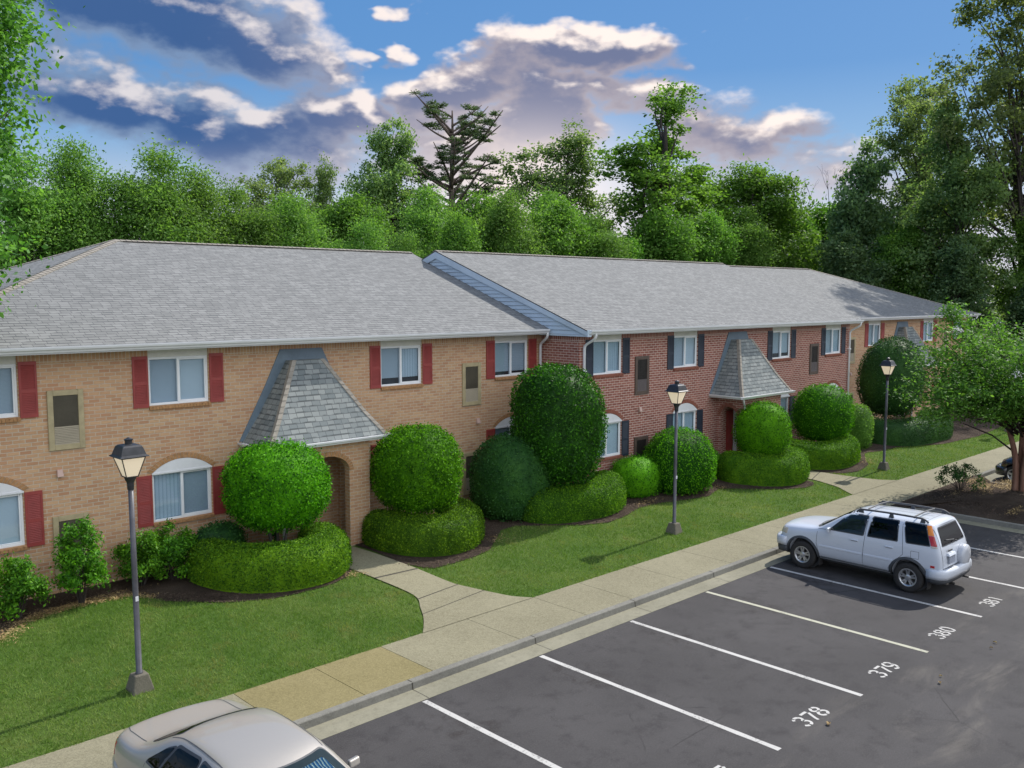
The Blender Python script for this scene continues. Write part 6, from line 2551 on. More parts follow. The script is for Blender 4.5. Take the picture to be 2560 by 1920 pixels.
def make_wheel(parent, x, y, R0, rim_r, wdt, side, spokes, split, name='wheel'):
    """side -1: outer face towards -x"""
    w = bpy.data.objects.new(name, None)
    COL.objects.link(w)
    w.parent = parent
    w.location = (x, y, R0)
    s = side
    h = wdt / 2
    t = MB()
    prof = [(rim_r - 0.01, -h * 0.86), (rim_r + 0.03, -h * 0.98), (R0 - 0.05, -h), (R0 - 0.012, -h * 0.86), (R0, -h * 0.6), (R0, h * 0.6), (R0 - 0.012, h * 0.86), (R0 - 0.05, h), (rim_r + 0.03, h * 0.98), (rim_r - 0.01, h * 0.86)]
    t.lathe(prof, 48, 'x', cap=False)
    t.build('tyre', RUBBER, w, smooth=True)
    r = MB()
    r.lathe([(rim_r + 0.004, s * h * 0.90), (rim_r - 0.012, s * h * 0.93), (rim_r - 0.03, s * h * 0.80), (rim_r - 0.045, s * h * 0.1)], 40, 'x', cap=False)
    rim = r.build('rim', ALLOY, w, smooth=True)
    d = MB()
    d.lathe([(rim_r - 0.04, s * h * 0.05), (rim_r - 0.04, s * h * 0.12)], 30, 'x')
    d.build('brake_disc', BRAKE, rim)
    sp = MB()
    for i in range(spokes):
        for q in ((-1, 1) if split else (0,)):
            a = 2 * math.pi * i / spokes + 0.3
            a0, a1 = a + q * 0.16, a + q * 0.20
            w0, w1 = (0.022, 0.017) if split else (0.04, 0.03)
            def pnt(rr, an, off, xx):
                return (xx, rr * math.cos(an) - off * math.sin(an), rr * math.sin(an) + off * math.cos(an))
            r0, r1 = 0.045, rim_r - 0.02
            xa, xb = s * h * 0.72, s * h * 0.84
            xi = s * h * 0.50
            sp.hexa([pnt(r0, a0, -w0, xi), pnt(r0, a0, w0, xi), pnt(r1, a1, w1, xi), pnt(r1, a1, -w1, xi), pnt(r0, a0, -w0, xa), pnt(r0, a0, w0, xa), pnt(r1, a1, w1, xb), pnt(r1, a1, -w1, xb)])
    sp.lathe([(0.075, s * h * 0.48), (0.07, s * h * 0.76), (0.035, s * h * 0.84)], 20, 'x')
    sp.build('spoke', ALLOY, rim)
    return w


def mirror(parent, skin, m, x, y, z, s):
    mb = MB()
    mb.rings([[(s * (x + a), y + b + fy, z + c) for b, c in ((-0.035, 0), (-0.03, 0.11), (0.03, 0.115), (0.05, 0.02))] for a, fy in ((0.02, 0.0), (0.10, -0.01), (0.19, -0.03))], True, True, True)
    o = mb.build('mirror', m, parent)
    bevel(o, 0.02, 3, 20)
    g = MB()
    g.hexa([(s * (x + 0.035), y - 0.040, z + 0.015), (s * (x + 0.175), y - 0.066, z + 0.018), (s * (x + 0.175), y - 0.064, z + 0.1), (s * (x + 0.035), y - 0.038, z + 0.1),
            (s * (x + 0.035), y - 0.036, z + 0.015), (s * (x + 0.175), y - 0.060, z + 0.018), (s * (x + 0.175), y - 0.058, z + 0.1), (s * (x + 0.035), y - 0.033, z + 0.1)])
    g.build('mirror_glass', STEEL, o)


def interior(root, z, yf, yb, hw, wheel_x, dash_y, rs=2.1):
    mb = MB()
    mb.box((-hw, yb, z - 0.35), (hw, yf, z - 0.32))
    for sx in (-0.36, 0.36):
        mb.box((sx - 0.24, dash_y - 1.1, z - 0.32), (sx + 0.24, dash_y - 0.62, z - 0.12))
        mb.hexa([(sx - 0.23, dash_y - 1.20, z - 0.2), (sx + 0.23, dash_y - 1.20, z - 0.2), (sx + 0.23, dash_y - 1.06, z - 0.2), (sx - 0.23, dash_y - 1.06, z - 0.2),
                 (sx - 0.19, dash_y - 1.36, z + 0.32), (sx + 0.19, dash_y - 1.36, z + 0.32), (sx + 0.19, dash_y - 1.27, z + 0.32), (sx - 0.19, dash_y - 1.27, z + 0.32)])
    mb.box((-hw + 0.08, dash_y - rs, z - 0.32), (hw - 0.08, dash_y - rs + 0.35, z - 0.1))
    mb.hexa([(-hw + 0.08, dash_y - rs - 0.12, z - 0.2), (hw - 0.08, dash_y - rs - 0.12, z - 0.2), (hw - 0.08, dash_y - rs + 0.02, z - 0.2), (-hw + 0.08, dash_y - rs + 0.02, z - 0.2),
             (-hw + 0.12, dash_y - rs - 0.26, z + 0.25), (hw - 0.12, dash_y - rs - 0.26, z + 0.25), (hw - 0.12, dash_y - rs - 0.16, z + 0.25), (-hw + 0.12, dash_y - rs - 0.16, z + 0.25)])
    mb.box((-hw, dash_y - 0.1, z - 0.3), (hw, dash_y + 0.3, z - 0.02))
    s = mb.build('seats', simple('car_interior', (0.10, 0.10, 0.105), 0.85), root)
    st = MB()
    n = 20
    st.tube([(wheel_x + 0.18 * math.cos(2 * math.pi * i / n), dash_y - 0.30 - 0.07 * math.sin(2 * math.pi * i / n), z + 0.03 + 0.17 * math.sin(2 * math.pi * i / n)) for i in range(n + 1)], 0.014, 6)
    st.tube([(wheel_x, dash_y - 0.1, z - 0.05), (wheel_x, dash_y - 0.30, z + 0.03)], 0.03, 8)
    st.build('steering_wheel', RUBBER, root)


def build_suv():
    root = thing('parked_suv', 'white compact suv with black roof rails parked in stall 381', 'suv', (12.31, -10.745, 0.0))
    X = lambda xs, ys, zs: [(x, y, z) for x, y, z in zip(xs, ys, zs)]
    rings = [
        X([0, .50, .66, .70, .68, .60, .45, 0], [2.09, 2.07, 2.03, 2.03, 2.02, 1.98, 1.99, 2.05], [.34, .34, .40, .58, .80, .93, .955, .97]),
        X([0, .58, .76, .80, .78, .70, .52, 0], [2.02, 1.99, 1.90, 1.88, 1.90, 1.88, 1.90, 1.95], [.30, .30, .37, .58, .82, .965, .995, 1.01]),
        X([0, .64, .82, .865, .85, .77, .58, 0], [1.7] * 8, [.28, .28, .36, .60, .86, 1.0, 1.035, 1.05]),
        X([0, .66, .83, .875, .862, .79, .6, 0], [1.25] * 8, [.28, .28, .36, .62, .91, 1.035, 1.075, 1.09]),
        X([0, .66, .83, .875, .866, .80, .62, 0], [.98] * 7 + [1.02], [.28, .28, .36, .62, .95, 1.06, 1.095, 1.11]),
        X([0, .66, .83, .875, .868, .785, .64, 0], [.85, .85, .85, .85, .86, .80, .86, .92], [.28, .28, .36, .62, 1.0, 1.13, 1.15, 1.15]),
        X([0, .66, .83, .875, .870, .72, .60, 0], [.50, .5, .5, .5, .52, .34, .30, .34], [.28, .28, .36, .62, 1.05, 1.46, 1.53, 1.545]),
        X([0, .66, .83, .875, .870, .705, .585, 0], [.1, .1, .1, .1, .1, .10, .08, .10], [.28, .28, .36, .62, 1.065, 1.535, 1.595, 1.635]),
        X([0, .66, .83, .875, .870, .71, .59, 0], [-.5] * 8, [.28, .28, .36, .62, 1.08, 1.56, 1.625, 1.665]),
        X([0, .66, .83, .875, .870, .71, .59, 0], [-1.2] * 8, [.28, .28, .36, .62, 1.10, 1.57, 1.635, 1.675]),
        X([0, .66, .82, .870, .860, .70, .585, 0], [-1.55] * 8, [.30, .30, .38, .62, 1.12, 1.58, 1.645, 1.68]),
        X([0, .66, .80, .85, .84, .685, .575, 0], [-1.92, -1.92, -1.92, -1.92, -1.89, -1.70, -1.71, -1.74], [.34, .34, .42, .64, 1.12, 1.565, 1.63, 1.66]),
        X([0, .64, .77, .81, .80, .655, .55, 0], [-2.01, -2.01, -2.01, -2.01, -1.985, -1.765, -1.765, -1.785], [.36, .36, .44, .64, 1.11, 1.54, 1.60, 1.63]),
        X([0, .60, .72, .76, .75, .61, .50, 0], [-2.04, -2.04, -2.04, -2.04, -2.015, -1.80, -1.795, -1.81], [.38, .38, .46, .64, 1.09, 1.505, 1.565, 1.59])]
    rings = rings[::-1]
    me = loft(rings, 2)
    sk = Skin(me)
    wy = (1.305, -1.305)
    R0 = 0.343
    body = cut_wheels(me, 'body', [(wy[0], 0.37), (wy[1], 0.37)], 0.405, 0.58, 0.3)
    body.materials.clear()
    body.materials.append(PAINT_W)
    bo = link('body', body, root, smooth=True)
    # dark wheel housings
    hb = MB()
    for y in wy:
        for sx in (-1, 1):
            hb.lathe([(0.40, sx * 0.57), (0.40, sx * 0.59)], 30, 'x', (0, y, 0.37))
    hb.build('wheel_housing', TRIM, root)
    for sd, ax in ((-1, 'l'), (1, 'r')):
        wins = {'front': [(0.62, 1.115), (0.17, 1.525), (-0.27, 1.55), (-0.22, 1.125)], 'rear': [(-0.34, 1.13), (-0.40, 1.555), (-0.99, 1.565), (-1.03, 1.145)],
                'quarter': [(-1.25, 1.15), (-1.14, 1.57), (-1.60, 1.57), (-1.755, 1.165)]}
        for nm, q in wins.items():
            fr = sk.patch(ax, grow(q, 0.022), 0.0035, 5, 0.04).build('window_seal', TRIM, root)
            sk.patch(ax, q, 0.007, 5, 0.035).build('side_window', CGLASS if nm == 'front' and sd < 0 else CGLASS_D, root)
        # door seams
        mb = sk.line(ax, [(0.92, 1.07), (0.93, 0.72), (0.86, 0.47), (0.80, 0.40)])
        sk.line(ax, [(-0.30, 1.58), (-0.27, 1.10), (-0.24, 0.60), (-0.235, 0.40)], mb=mb)
        sk.line(ax, [(-1.09, 1.60), (-1.16, 1.13), (-1.18, 0.86), (-1.02, 0.70), (-0.88, 0.55), (-0.82, 0.40)], mb=mb)
        sk.line(ax, [(0.92, 1.07), (0.62, 1.10)], mb=mb)
        sk.line(ax, [(0.80, 0.405), (-0.82, 0.405)], mb=mb)
        mb.build('door_seam', SEAM, root)
        for a, b in (((0.86, 0.66), (-0.22, 0.67)), ((-0.26, 0.67), (-0.95, 0.675))):
            ml = MB()
            n = 14
            for i in range(n):
                y0, y1 = a[0] + (b[0] - a[0]) * i / n, a[0] + (b[0] - a[0]) * (i + 1) / n
                P = [sk.pt(ax, y0, 0.655, 0.012), sk.pt(ax, y1, 0.655, 0.012), sk.pt(ax, y1, 0.69, 0.009), sk.pt(ax, y0, 0.69, 0.009)]
                Q = [sk.pt(ax, y0, 0.645, 0.0), sk.pt(ax, y1, 0.645, 0.0), sk.pt(ax, y1, 0.70, 0.0), sk.pt(ax, y0, 0.70, 0.0)]
                ml.poly(P)
                ml.poly([Q[0], Q[1], P[1], P[0]])
                ml.poly([P[3], P[2], Q[2], Q[3]])
            ml.build('side_moulding', PAINT_W, root)
        for y in (-0.02, -0.86):
            hm = MB()
            p = sk.pt(ax, y, 0.975, 0.0)
            hm.box((p.x - 0.022, y - 0.10, 0.955), (p.x + 0.022, y + 0.10, 0.99))
            hd = hm.build('door_handle', PAINT_W, root)
            bevel(hd, 0.012, 2)
            sk.patch(ax, [(y - 0.08, 0.945), (y + 0.08, 0.945), (y + 0.08, 0.985), (y - 0.08, 0.985)], 0.002, 2, 0.02).build('handle_recess', SEAM, hd)
        # tail lamps, tall on the rear pillar
        sk.patch(ax, [(-1.785, 1.16), (-1.70, 1.37), (-1.815, 1.37), (-1.91, 1.16)], 0.012, 4, 0.015).build('tail_light', LAMP_R, root)
        sk.patch(ax, [(-1.697, 1.377), (-1.62, 1.575), (-1.715, 1.575), (-1.812, 1.377)], 0.012, 4, 0.015).build('turn_signal', LAMP_A, root)
        sk.patch(ax, [(-1.795, 1.12), (-1.788, 1.152), (-1.912, 1.152), (-1.92, 1.12)], 0.010, 2).build('reverse_light', LAMP_C, root)
        sk.patch(ax, [(-1.80, 0.68), (-1.80, 0.73), (-1.89, 0.73), (-1.89, 0.68)], 0.006, 2).build('side_marker', LAMP_R, root)
        sk.patch(ax, [(1.80, 0.60), (1.80, 0.67), (1.90, 0.67), (1.90, 0.60)], 0.008, 2).build('side_marker', LAMP_R, root)
        sk.patch(ax, [(1.74, 0.80), (1.73, 0.935), (1.92, 0.92), (1.95, 0.79)], 0.010, 3, 0.02).build('headlight', LAMP_C, root)
        if sd < 0:
            mb = sk.line(ax, [(-1.36, 0.98), (-1.36, 0.82), (-1.54, 0.82), (-1.54, 0.98), (-1.36, 0.98)], 0.007)
            mb.build('fuel_flap', SEAM, root)
        # arch flares and sill
        for y in wy:
            fm = MB()
            n = 22
            R1, R2 = 0.40, 0.455
            for i in range(n):
                q = []
                for a, rr in ((i, R1), (i + 1, R1), (i + 1, R2), (i, R2)):
                    an = R(-18 + 216 * a / n)
                    q.append((y + rr * math.cos(an), 0.37 + rr * math.sin(an)))
                P = [sk.pt(ax, v[0], max(v[1], 0.30), 0.022 if k_ < 2 else 0.004) for k_, v in enumerate(q)]
                In = [Vector((sd * 0.60, P[0].y, P[0].z)), Vector((sd * 0.60, P[1].y, P[1].z))]
                fm.poly(P)
                fm.poly([P[1], P[0], Vector((P[0].x - sd * 0.09, P[0].y, P[0].z)), Vector((P[1].x - sd * 0.09, P[1].y, P[1].z))])
            fm.build('arch_flare', TRIM, root, smooth=True)
        sm = MB()
        n = 12
        for i in range(n):
            y0, y1 = 0.86 - 1.74 * i / n, 0.86 - 1.74 * (i + 1) / n
            P = [sk.pt(ax, y0, 0.31, 0.012), sk.pt(ax, y1, 0.31, 0.012), sk.pt(ax, y1, 0.395, 0.012), sk.pt(ax, y0, 0.395, 0.012)]
            sm.poly(P)
            sm.poly([P[3], P[2], Vector((P[2].x - sd * .02, P[2].y, P[2].z)), Vector((P[3].x - sd * .02, P[3].y, P[3].z))])
            sm.poly([P[0], P[1], Vector((P[1].x - sd * .12, P[1].y, P[1].z - 0.03)), Vector((P[0].x - sd * .12, P[0].y, P[0].z - 0.03))])
        sm.build('sill_cladding', TRIM, root)
        for y in (wy[0] - 0.43, wy[1] - 0.43):
            fm = MB()
            fm.box((sd * 0.72 - 0.10, y - 0.015, 0.16), (sd * 0.72 + 0.10, y + 0.0, 0.42))
            fm.build('mud_flap', RUBBER, root)
        mirror(root, sk, PAINT_W, 0.84, 0.60, 1.06, sd)
        # roof rail
        rm = MB()
        xr = sd * 0.60
        yz = [(0.05, 1.60), (0.0, 1.645), (-0.12, 1.68), (-0.8, 1.705), (-1.40, 1.705), (-1.54, 1.685), (-1.63, 1.63)]
        rm.tube(catmull([(xr, a, b) for a, b in yz], 4), 0.024, 8)
        for a in (-0.06, -0.78, -1.50):
            rm.hexa([(xr - 0.022, a - 0.06, 1.60), (xr + 0.022, a - 0.06, 1.60), (xr + 0.022, a + 0.06, 1.60), (xr - 0.022, a + 0.06, 1.60), (xr - 0.016, a - 0.03, 1.70), (xr + 0.016, a - 0.03, 1.70), (xr + 0.016, a + 0.03, 1.70), (xr - 0.016, a + 0.03, 1.70)])
        rm.build('roof_rail', TRIM, root, smooth=False)
        for y in wy:
            make_wheel(root, sd * 0.755, y, R0, 0.205, 0.205, sd, 5, True)
    cb = MB()
    for y in (-0.22, -1.30):
        cb.tube([(-0.60, y, 1.69), (-0.55, y, 1.715), (0, y, 1.735), (0.55, y, 1.715), (0.60, y, 1.69)], 0.018, 8)
    cb.build('cross_bar', TRIM, root)
    rs = MB()
    for x in (-0.30, 0.0, 0.30):
        sk.line('t', [(x, -0.1), (x, -1.52)], 0.012, 0.0025, rs)
    sk.line('t', [(-0.56, -1.55), (0, -1.57), (0.56, -1.55)], 0.009, 0.0025, rs)
    rs.build('roof_groove', SEAM, root)
    # glass front and rear
    ws = [(-0.70, 1.12), (-0.56, 1.545), (0.56, 1.545), (0.70, 1.12)]
    sk.patch('f', grow(ws, 0.02), 0.004, 6, 0.05).build('window_seal', TRIM, root)
    sk.patch('f', ws, 0.008, 6, 0.05).build('windshield', CGLASS_D, root)
    wp = MB()
    for x0 in (-0.55, 0.05):
        p = [sk.pt('f', x0 + 0.5 * t, 1.13 + 0.05 * t, 0.022) for t in (0, 0.33, 0.66, 1)]
        wp.tube(p, 0.010, 5)
    wp.build('wiper', TRIM, root)
    cw = sk.patch('t', [(-0.72, 0.93), (-0.60, 1.02), (0.60, 1.02), (0.72, 0.93), (0.70, 0.88), (-0.70, 0.88)], 0.006, 3)
    cw.build('cowl', TRIM, root)
    rw = [(-0.62, 1.16), (-0.51, 1.515), (0.51, 1.515), (0.62, 1.16)]
    sk.patch('b', grow(rw, 0.025), 0.004, 6, 0.05).build('window_seal', TRIM, root)
    sk.patch('b', rw, 0.008, 6, 0.05).build('rear_window', CGLASS_D, root)
    wp = MB()
    wp.tube([sk.pt('b', 0.02 - 0.42 * t, 1.20 + 0.05 * t, 0.022) for t in (0, 0.33, 0.66, 1)], 0.010, 5)
    wp.lathe([(0.03, 0), (0.02, 0.03)], 10, 'z', (0.02, -2.01, 1.17))
    wp.build('wiper', TRIM, root)
    ts = MB()
    sk.line('b', [(-0.66, 1.55), (-0.72, 1.1), (-0.70, 0.66), (0.70, 0.66), (0.72, 1.1), (0.66, 1.55)], 0.010, 0.003, ts)
    ts.build('tailgate_seam', SEAM, root)
    # hooded plate recess, spare wheel cover, bumpers
    pl = MB()
    pl.box((-0.47, -2.065, 0.74), (-0.13, -2.035, 0.90))
    pr = pl.build('number_plate', PLATE, root)
    pm = MB()
    pm.box((-0.455, -2.069, 0.755), (-0.145, -2.066, 0.885))
    pm.build('plate_face', simple('plate_face', (0.30, 0.33, 0.40), 0.5, var=0.2, scale=25), pr)
    hd = MB()
    hd.hexa([(-0.50, -2.09, 0.915), (-0.10, -2.09, 0.915), (-0.10, -2.01, 0.915), (-0.50, -2.01, 0.915), (-0.48, -2.06, 0.975), (-0.12, -2.06, 0.975), (-0.12, -2.01, 0.99), (-0.48, -2.01, 0.99)])
    bevel(hd.build('plate_hood', PAINT_W, root), 0.012, 2)
    bd = MB()
    bd.box((-0.47, -2.042, 1.02), (-0.25, -2.028, 1.055))
    bd.build('badge', TRIM, root)
    sc = MB()
    sc.lathe([(0.10, 0.0), (0.235, 0.0), (0.255, -0.02), (0.26, -0.12), (0.24, -0.155), (0.10, -0.165)], 40, 'x')
    me2 = sc.mesh('spare_wheel_cover')
    for v in me2.vertices:
        v.co = (v.co.y, v.co.x, v.co.z)
    me2.materials.append(PAINT_W)
    link('spare_wheel_cover', me2, root, (0.34, -1.995, 0.80), (0, 0, 0), True)
    bm = MB()
    def bumper(sec, ys, zs, m, nm):
        b = MB()
        b.rings(sec, True, True, True)
        o = b.build(nm, m, root, smooth=False)
        bevel(o, 0.02, 3, 25)
        return o
    # rear bumper: swept bar
    path = [(-0.862, -1.72), (-0.868, -1.88), (-0.84, -2.02), (-0.72, -2.12), (-0.35, -2.155), (0.0, -2.16), (0.35, -2.155), (0.72, -2.12), (0.84, -2.02), (0.868, -1.88), (0.862, -1.72)]
    def bar(path, prof, nm, m):
        b = MB()
        P = [Vector((p[0], p[1], 0)) for p in path]
        secs = []
        for i, p in enumerate(P):
            t = (P[min(i + 1, len(P) - 1)] - P[max(i - 1, 0)]).normalized()
            n = Vector((t.y, -t.x, 0))
            secs.append([p + n * a + Vector((0, 0, z)) for a, z in prof])
        b.rings(secs, True, True, True)
        o = b.build(nm, m, root)
        o.data.polygons.foreach_set('use_smooth', [True] * len(o.data.polygons))
        return o
    bar(path, [(-0.10, 0.44), (0.006, 0.43), (0.016, 0.50), (0.012, 0.60), (-0.012, 0.645), (-0.12, 0.655)], 'rear_bumper', PAINT_W)
    bar([(p[0] * 0.985, p[1] + 0.01) for p in path], [(-0.10, 0.33), (-0.02, 0.335), (-0.004, 0.40), (-0.006, 0.428), (-0.10, 0.43)], 'bumper_skirt', TRIM)
    fpath = [(0.85, 1.74), (0.845, 1.86), (0.79, 2.02), (0.60, 2.12), (0.3, 2.155), (0.0, 2.16), (-0.3, 2.155), (-0.60, 2.12), (-0.79, 2.02), (-0.845, 1.86), (-0.85, 1.74)]
    bar(fpath, [(-0.12, 0.50), (0.006, 0.50), (0.016, 0.58), (0.012, 0.68), (-0.02, 0.72), (-0.14, 0.73)], 'front_bumper', PAINT_W)
    bar([(p[0] * 0.985, p[1] - 0.01) for p in fpath], [(-0.12, 0.32), (-0.02, 0.33), (-0.002, 0.42), (-0.004, 0.498), (-0.12, 0.498)], 'bumper_skirt', TRIM)
    ex = MB()
    ex.tube([(-0.35, -1.9, 0.30), (-0.36, -2.16, 0.29)], 0.03, 10)
    ex.build('exhaust', BRAKE, root)
    ex = MB()
    ex.tube([(0.25, -1.9, 0.33), (0.25, -2.24, 0.33)], 0.022, 8)
    ex.build('tow_bar', BRAKE, root)
    ub = MB()
    ub.box((-0.62, -1.9, 0.26), (0.62, 1.85, 0.33))
    for y in wy:
        ub.tube([(-0.75, y, R0), (0.75, y, R0)], 0.05, 8)
    ub.build('underbody', TRIM, root)
    interior(root, 1.02, 0.8, -1.75, 0.70, -0.37, 0.75)
    return root


build_suv()


def sedan(label, cat_loc, rz, pnt, dark=False, shade=False, details=True):
    root = thing('parked_sedan', label, 'car', cat_loc, rz)
    X = lambda xs, ys, zs: [(x, y, z) for x, y, z in zip(xs, ys, zs)]
    rings = [
        X([0, .50, .66, .72, .68, .58, .42, 0], [2.44, 2.40, 2.30, 2.27, 2.28, 2.26, 2.30, 2.37], [.26, .26, .34, .50, .62, .685, .70, .71]),
        X([0, .58, .78, .84, .81, .70, .52, 0], [2.32, 2.28, 2.14, 2.10, 2.12, 2.12, 2.15, 2.22], [.22, .22, .32, .52, .68, .745, .77, .785]),
        X([0, .64, .86, .915, .885, .78, .6, 0], [1.8] * 8, [.20, .20, .30, .54, .76, .85, .885, .905]),
        X([0, .66, .88, .925, .90, .80, .62, 0], [1.25] * 8, [.20, .20, .30, .55, .81, .905, .94, .96]),
        X([0, .66, .88, .925, .905, .81, .64, 0], [.90, .9, .9, .9, .9, .84, .90, 1.0], [.20, .20, .30, .56, .85, .945, .985, 1.005]),
        X([0, .66, .88, .925, .91, .79, .63, 0], [.66, .66, .66, .66, .68, .56, .66, .80], [.20, .20, .30, .56, .88, 1.03, 1.07, 1.085]),
        X([0, .66, .88, .925, .91, .70, .58, 0], [.20, .2, .2, .2, .22, .02, .04, .18], [.20, .20, .30, .56, .90, 1.30, 1.355, 1.365]),
        X([0, .66, .88, .925, .91, .635, .53, 0], [-.2, -.2, -.2, -.2, -.2, -.22, -.2, -.16], [.20, .20, .30, .56, .905, 1.37, 1.425, 1.445]),
        X([0, .66, .88, .925, .91, .635, .53, 0], [-.75] * 8, [.20, .20, .30, .56, .915, 1.385, 1.44, 1.465]),
        X([0, .66, .88, .925, .91, .65, .54, 0], [-1.15, -1.15, -1.15, -1.15, -1.15, -1.15, -1.22, -1.26], [.20, .20, .30, .56, .93, 1.335, 1.39, 1.41]),
        X([0, .66, .88, .925, .91, .73, .58, 0], [-1.4, -1.4, -1.4, -1.4, -1.4, -1.42, -1.50, -1.56], [.20, .20, .30, .56, .945, 1.22, 1.27, 1.29]),
        X([0, .66, .88, .925, .905, .795, .62, 0], [-1.68, -1.68, -1.68, -1.68, -1.66, -1.60, -1.58, -1.60], [.20, .20, .30, .56, .935, 1.0, 1.02, 1.03]),
        X([0, .66, .88, .92, .90, .79, .62, 0], [-1.9] * 7 + [-1.92], [.22, .22, .31, .56, .925, .985, 1.005, 1.015]),
        X([0, .64, .85, .89, .87, .76, .6, 0], [-2.25] * 7 + [-2.32], [.25, .25, .33, .56, .90, .965, .985, .995]),
        X([0, .58, .78, .82, .80, .68, .52, 0], [-2.44, -2.44, -2.40, -2.38, -2.36, -2.38, -2.41, -2.45], [.28, .28, .36, .56, .86, .94, .965, .975]),
        X([0, .52, .68, .72, .70, .60, .46, 0], [-2.50, -2.50, -2.47, -2.46, -2.43, -2.44, -2.46, -2.49], [.32, .32, .40, .56, .80, .885, .91, .92])]
    rings = [[(p[0], p[1] + (0.50 if 3 <= i <= 7 else 0.36 if 8 <= i <= 10 else 0.2 if i == 2 else 0), p[2]) for p in r] for i, r in enumerate(rings)]
    rings = rings[::-1]
    me = loft(rings, 2)
    sk = Skin(me)
    wy = (1.72, -1.32)
    R0 = 0.315
    body = cut_wheels(me, 'body', [(wy[0], 0.33), (wy[1], 0.33)], 0.365, 0.66, 0.3)
    body.materials.clear()
    body.materials.append(pnt)
    link('body', body, root, smooth=True)
    for sd, ax in ((-1, 'l'), (1, 'r')):
        for nm, q in {'front': [(0.98, 0.965), (0.50, 1.285), (-0.06, 1.335), (-0.06, 0.97)], 'rear': [(-0.14, 0.97), (-0.14, 1.335), (-0.68, 1.30), (-0.86, 0.99)],
                      'quarter': [(-0.90, 1.0), (-0.74, 1.285), (-0.92, 1.215), (-1.22, 1.01)]}.items():
            sk.patch(ax, grow(q, 0.028), 0.0035, 5, 0.06).build('window_seal', TRIM, root)
            sk.patch(ax, q, 0.007, 5, 0.05).build('side_window', CGLASS_D if nm != 'front' else CGLASS, root)
        mb = sk.line(ax, [(1.28, 0.90), (1.28, 0.55), (1.22, 0.26)])
        sk.line(ax, [(-0.10, 0.95), (-0.10, 0.26)], mb=mb)
        sk.line(ax, [(-1.24, 0.97), (-1.24, 0.80), (-1.02, 0.60), (-0.94, 0.26)], mb=mb)
        # roof drip seam along the side of the roof
        sk.line('t', [(sd * 0.585, 0.52), (sd * 0.575, 0.2), (sd * 0.575, -0.75), (sd * 0.60, -1.0)], 0.012, 0.003, mb)
        mb.build('door_seam', SEAM, root)
        ml = MB()
        for i in range(40):
            y0, y1 = 1.15 - 2.05 * i / 40, 1.15 - 2.05 * (i + 1) / 40
            ml.poly([sk.pt(ax, y0, 0.53, 0.012), sk.pt(ax, y1, 0.53, 0.012), sk.pt(ax, y1, 0.60, 0.012), sk.pt(ax, y0, 0.60, 0.012)])
            ml.poly([sk.pt(ax, y0, 0.60, 0.012), sk.pt(ax, y1, 0.60, 0.012), sk.pt(ax, y1, 0.608, 0.0), sk.pt(ax, y0, 0.608, 0.0)])
        ml.build('side_moulding', TRIM, root)
        for y in (0.04, -0.78):
            p = sk.pt(ax, y, 0.84, 0)
            hm = MB()
            hm.box((p.x - 0.02, y - 0.09, 0.825), (p.x + 0.02, y + 0.09, 0.86))
            bevel(hm.build('door_handle', pnt, root), 0.012, 2)
        sk.patch(ax, [(-2.28, 0.68), (-2.20, 0.88), (-2.36, 0.87), (-2.42, 0.68)], 0.008, 3, 0.02).build('tail_light', LAMP_R, root)
        sk.patch(ax, [(1.95, 0.60), (1.93, 0.70), (2.20, 0.68), (2.24, 0.58)], 0.008, 3, 0.02).build('headlight', LAMP_C if not dark else LAMP_S, root)
        mirror(root, sk, pnt, 0.865, 0.62, 0.95, sd)
        for y in wy:
            make_wheel(root, sd * 0.80, y, R0, 0.20, 0.20, sd, 7 if not dark else 5, False)
    sk.patch('b', [(-0.66, 0.70), (-0.62, 0.84), (-0.30, 0.84), (-0.30, 0.70)], 0.008, 3, 0.02).build('tail_light', LAMP_R, root)
    sk.patch('b', [(0.66, 0.70), (0.62, 0.84), (0.30, 0.84), (0.30, 0.70)], 0.008, 3, 0.02).build('tail_light', LAMP_R, root)
    # lids and glass
    mb = MB()
    sk.line('t', [(-0.66, -1.66), (-0.66, -2.2), (-0.60, -2.41)], 0.011, 0.003, mb)
    sk.line('t', [(0.66, -1.66), (0.66, -2.2), (0.60, -2.41)], 0.011, 0.003, mb)
    sk.line('t', [(-0.70, 1.30), (-0.66, 1.6), (-0.52, 2.16), (0.52, 2.16), (0.66, 1.6), (0.70, 1.30)], 0.010, 0.003, mb)
    mb.build('lid_seam', SEAM, root)
    ws = [(-0.74, 1.03), (-0.55, 1.33), (0.55, 1.33), (0.74, 1.03)]
    sk.patch('f', grow(ws, 0.010), 0.004, 7, 0.06).build('window_seal', TRIM, root)
    sk.patch('f', ws, 0.008, 7, 0.06).build('windshield', CGLASS if shade else CGLASS_D, root)
    if shade:
        m, k, out = newmat('foil_shade')
        co = objco(k)
        wv = k.n('ShaderNodeTexWave', wave_type='BANDS', bands_direction='X')
        k.L.new(co, wv.inputs[0])
        wv.inputs['Scale'].default_value = 7
        wv.inputs['Distortion'].default_value = 5
        wv.inputs['Detail'].default_value = 3
        nz = k.noise(co, 14, 4)
        c = k.ramp(wv.outputs[0], [(0.1, (0.04, 0.20, 0.55)), (0.5, (0.16, 0.45, 0.75)), (0.85, (0.85, 0.90, 0.95))])
        p = pbsdf(k, c, 0.3, 0.25, 0.5, bump(k, k.m('ADD', wv.outputs[0], nz.outputs[0]), 0.9, 0.02))
        k.L.new(p.outputs[0], out.inputs[0])
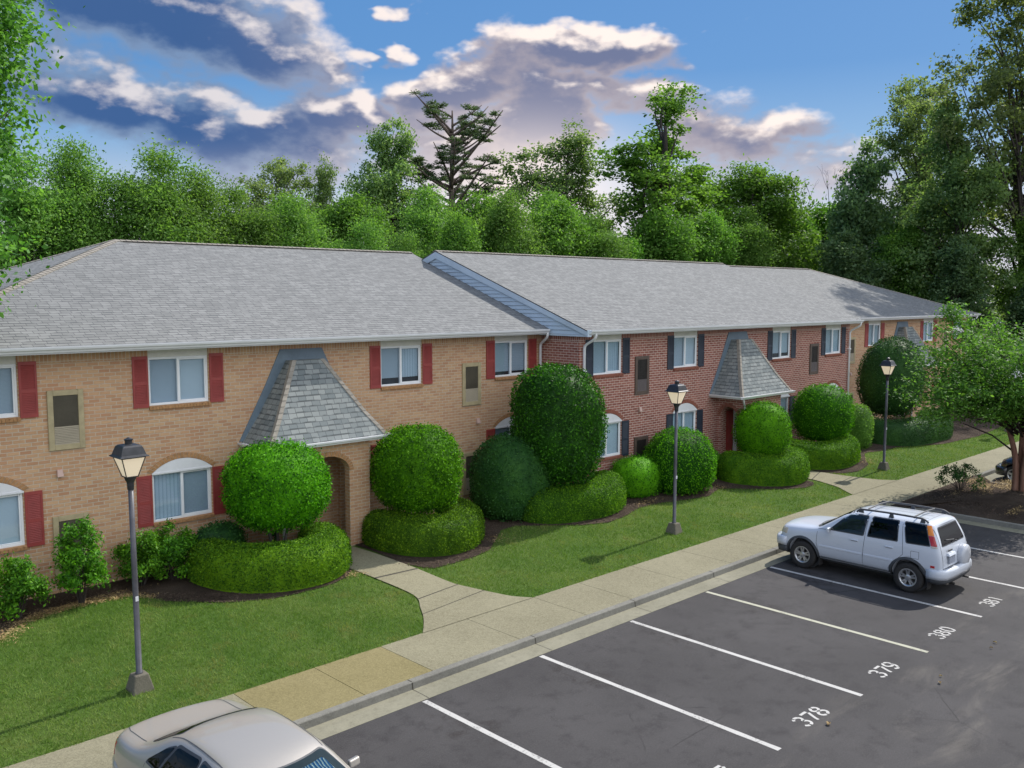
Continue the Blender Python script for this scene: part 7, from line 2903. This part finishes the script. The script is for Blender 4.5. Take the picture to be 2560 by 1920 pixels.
        # folding shade standing just inside the glass
        sk.patch('f', [(-0.60, 1.06), (-0.48, 1.29), (0.48, 1.29), (0.60, 1.06)], 0.0055, 5, 0.04).build('sun_shade', m, root)
    rw = [(-0.66, 1.07), (-0.52, 1.345), (0.52, 1.345), (0.66, 1.07)]
    sk.patch('b', grow(rw, 0.008), 0.004, 6, 0.06).build('window_seal', TRIM, root)
    sk.patch('b', rw, 0.008, 6, 0.06).build('rear_window', CGLASS_D, root)
    for nm, path, prof in (('rear_bumper', [(-0.90, -1.95), (-0.90, -2.2), (-0.82, -2.42), (-0.6, -2.53), (0, -2.57), (0.6, -2.53), (0.82, -2.42), (0.90, -2.2), (0.90, -1.95)], [(-0.1, 0.36), (0.0, 0.36), (0.014, 0.44), (0.010, 0.58), (-0.02, 0.63), (-0.12, 0.64)]),
                           ('front_bumper', [(0.90, 1.95), (0.89, 2.10), (0.80, 2.30), (0.6, 2.42), (0, 2.50), (-0.6, 2.42), (-0.80, 2.30), (-0.89, 2.10), (-0.90, 1.95)], [(-0.1, 0.25), (0.0, 0.25), (0.014, 0.36), (0.010, 0.50), (-0.02, 0.55), (-0.12, 0.56)])):
        b = MB()
        P = [Vector((p[0], p[1], 0)) for p in path]
        secs = []
        for i, p in enumerate(P):
            t = (P[min(i + 1, len(P) - 1)] - P[max(i - 1, 0)]).normalized()
            n = Vector((t.y, -t.x, 0))
            secs.append([p + n * a + Vector((0, 0, z)) for a, z in prof])
        b.rings(secs, True, True, True)
        b.build(nm, pnt, root, smooth=True)
    ub = MB()
    ub.box((-0.62, -2.2, 0.2), (0.62, 2.1, 0.28))
    for y in wy:
        ub.tube([(-0.78, y, R0), (0.78, y, R0)], 0.05, 8)
    ub.build('underbody', TRIM, root)
    interior(root, 0.90, 1.1, -1.2, 0.70, -0.37, 1.0, 1.78)
    return root


sedan('champagne silver sedan backed in at the bottom edge, foil shade behind its windshield', (-4.05, -10.74, 0), math.pi, PAINT_S, shade=True)
sedan('black car nosed in beyond the mulch island, half behind the trunk', (27.35, -11.25, 0), 0.0, PAINT_K, dark=True)
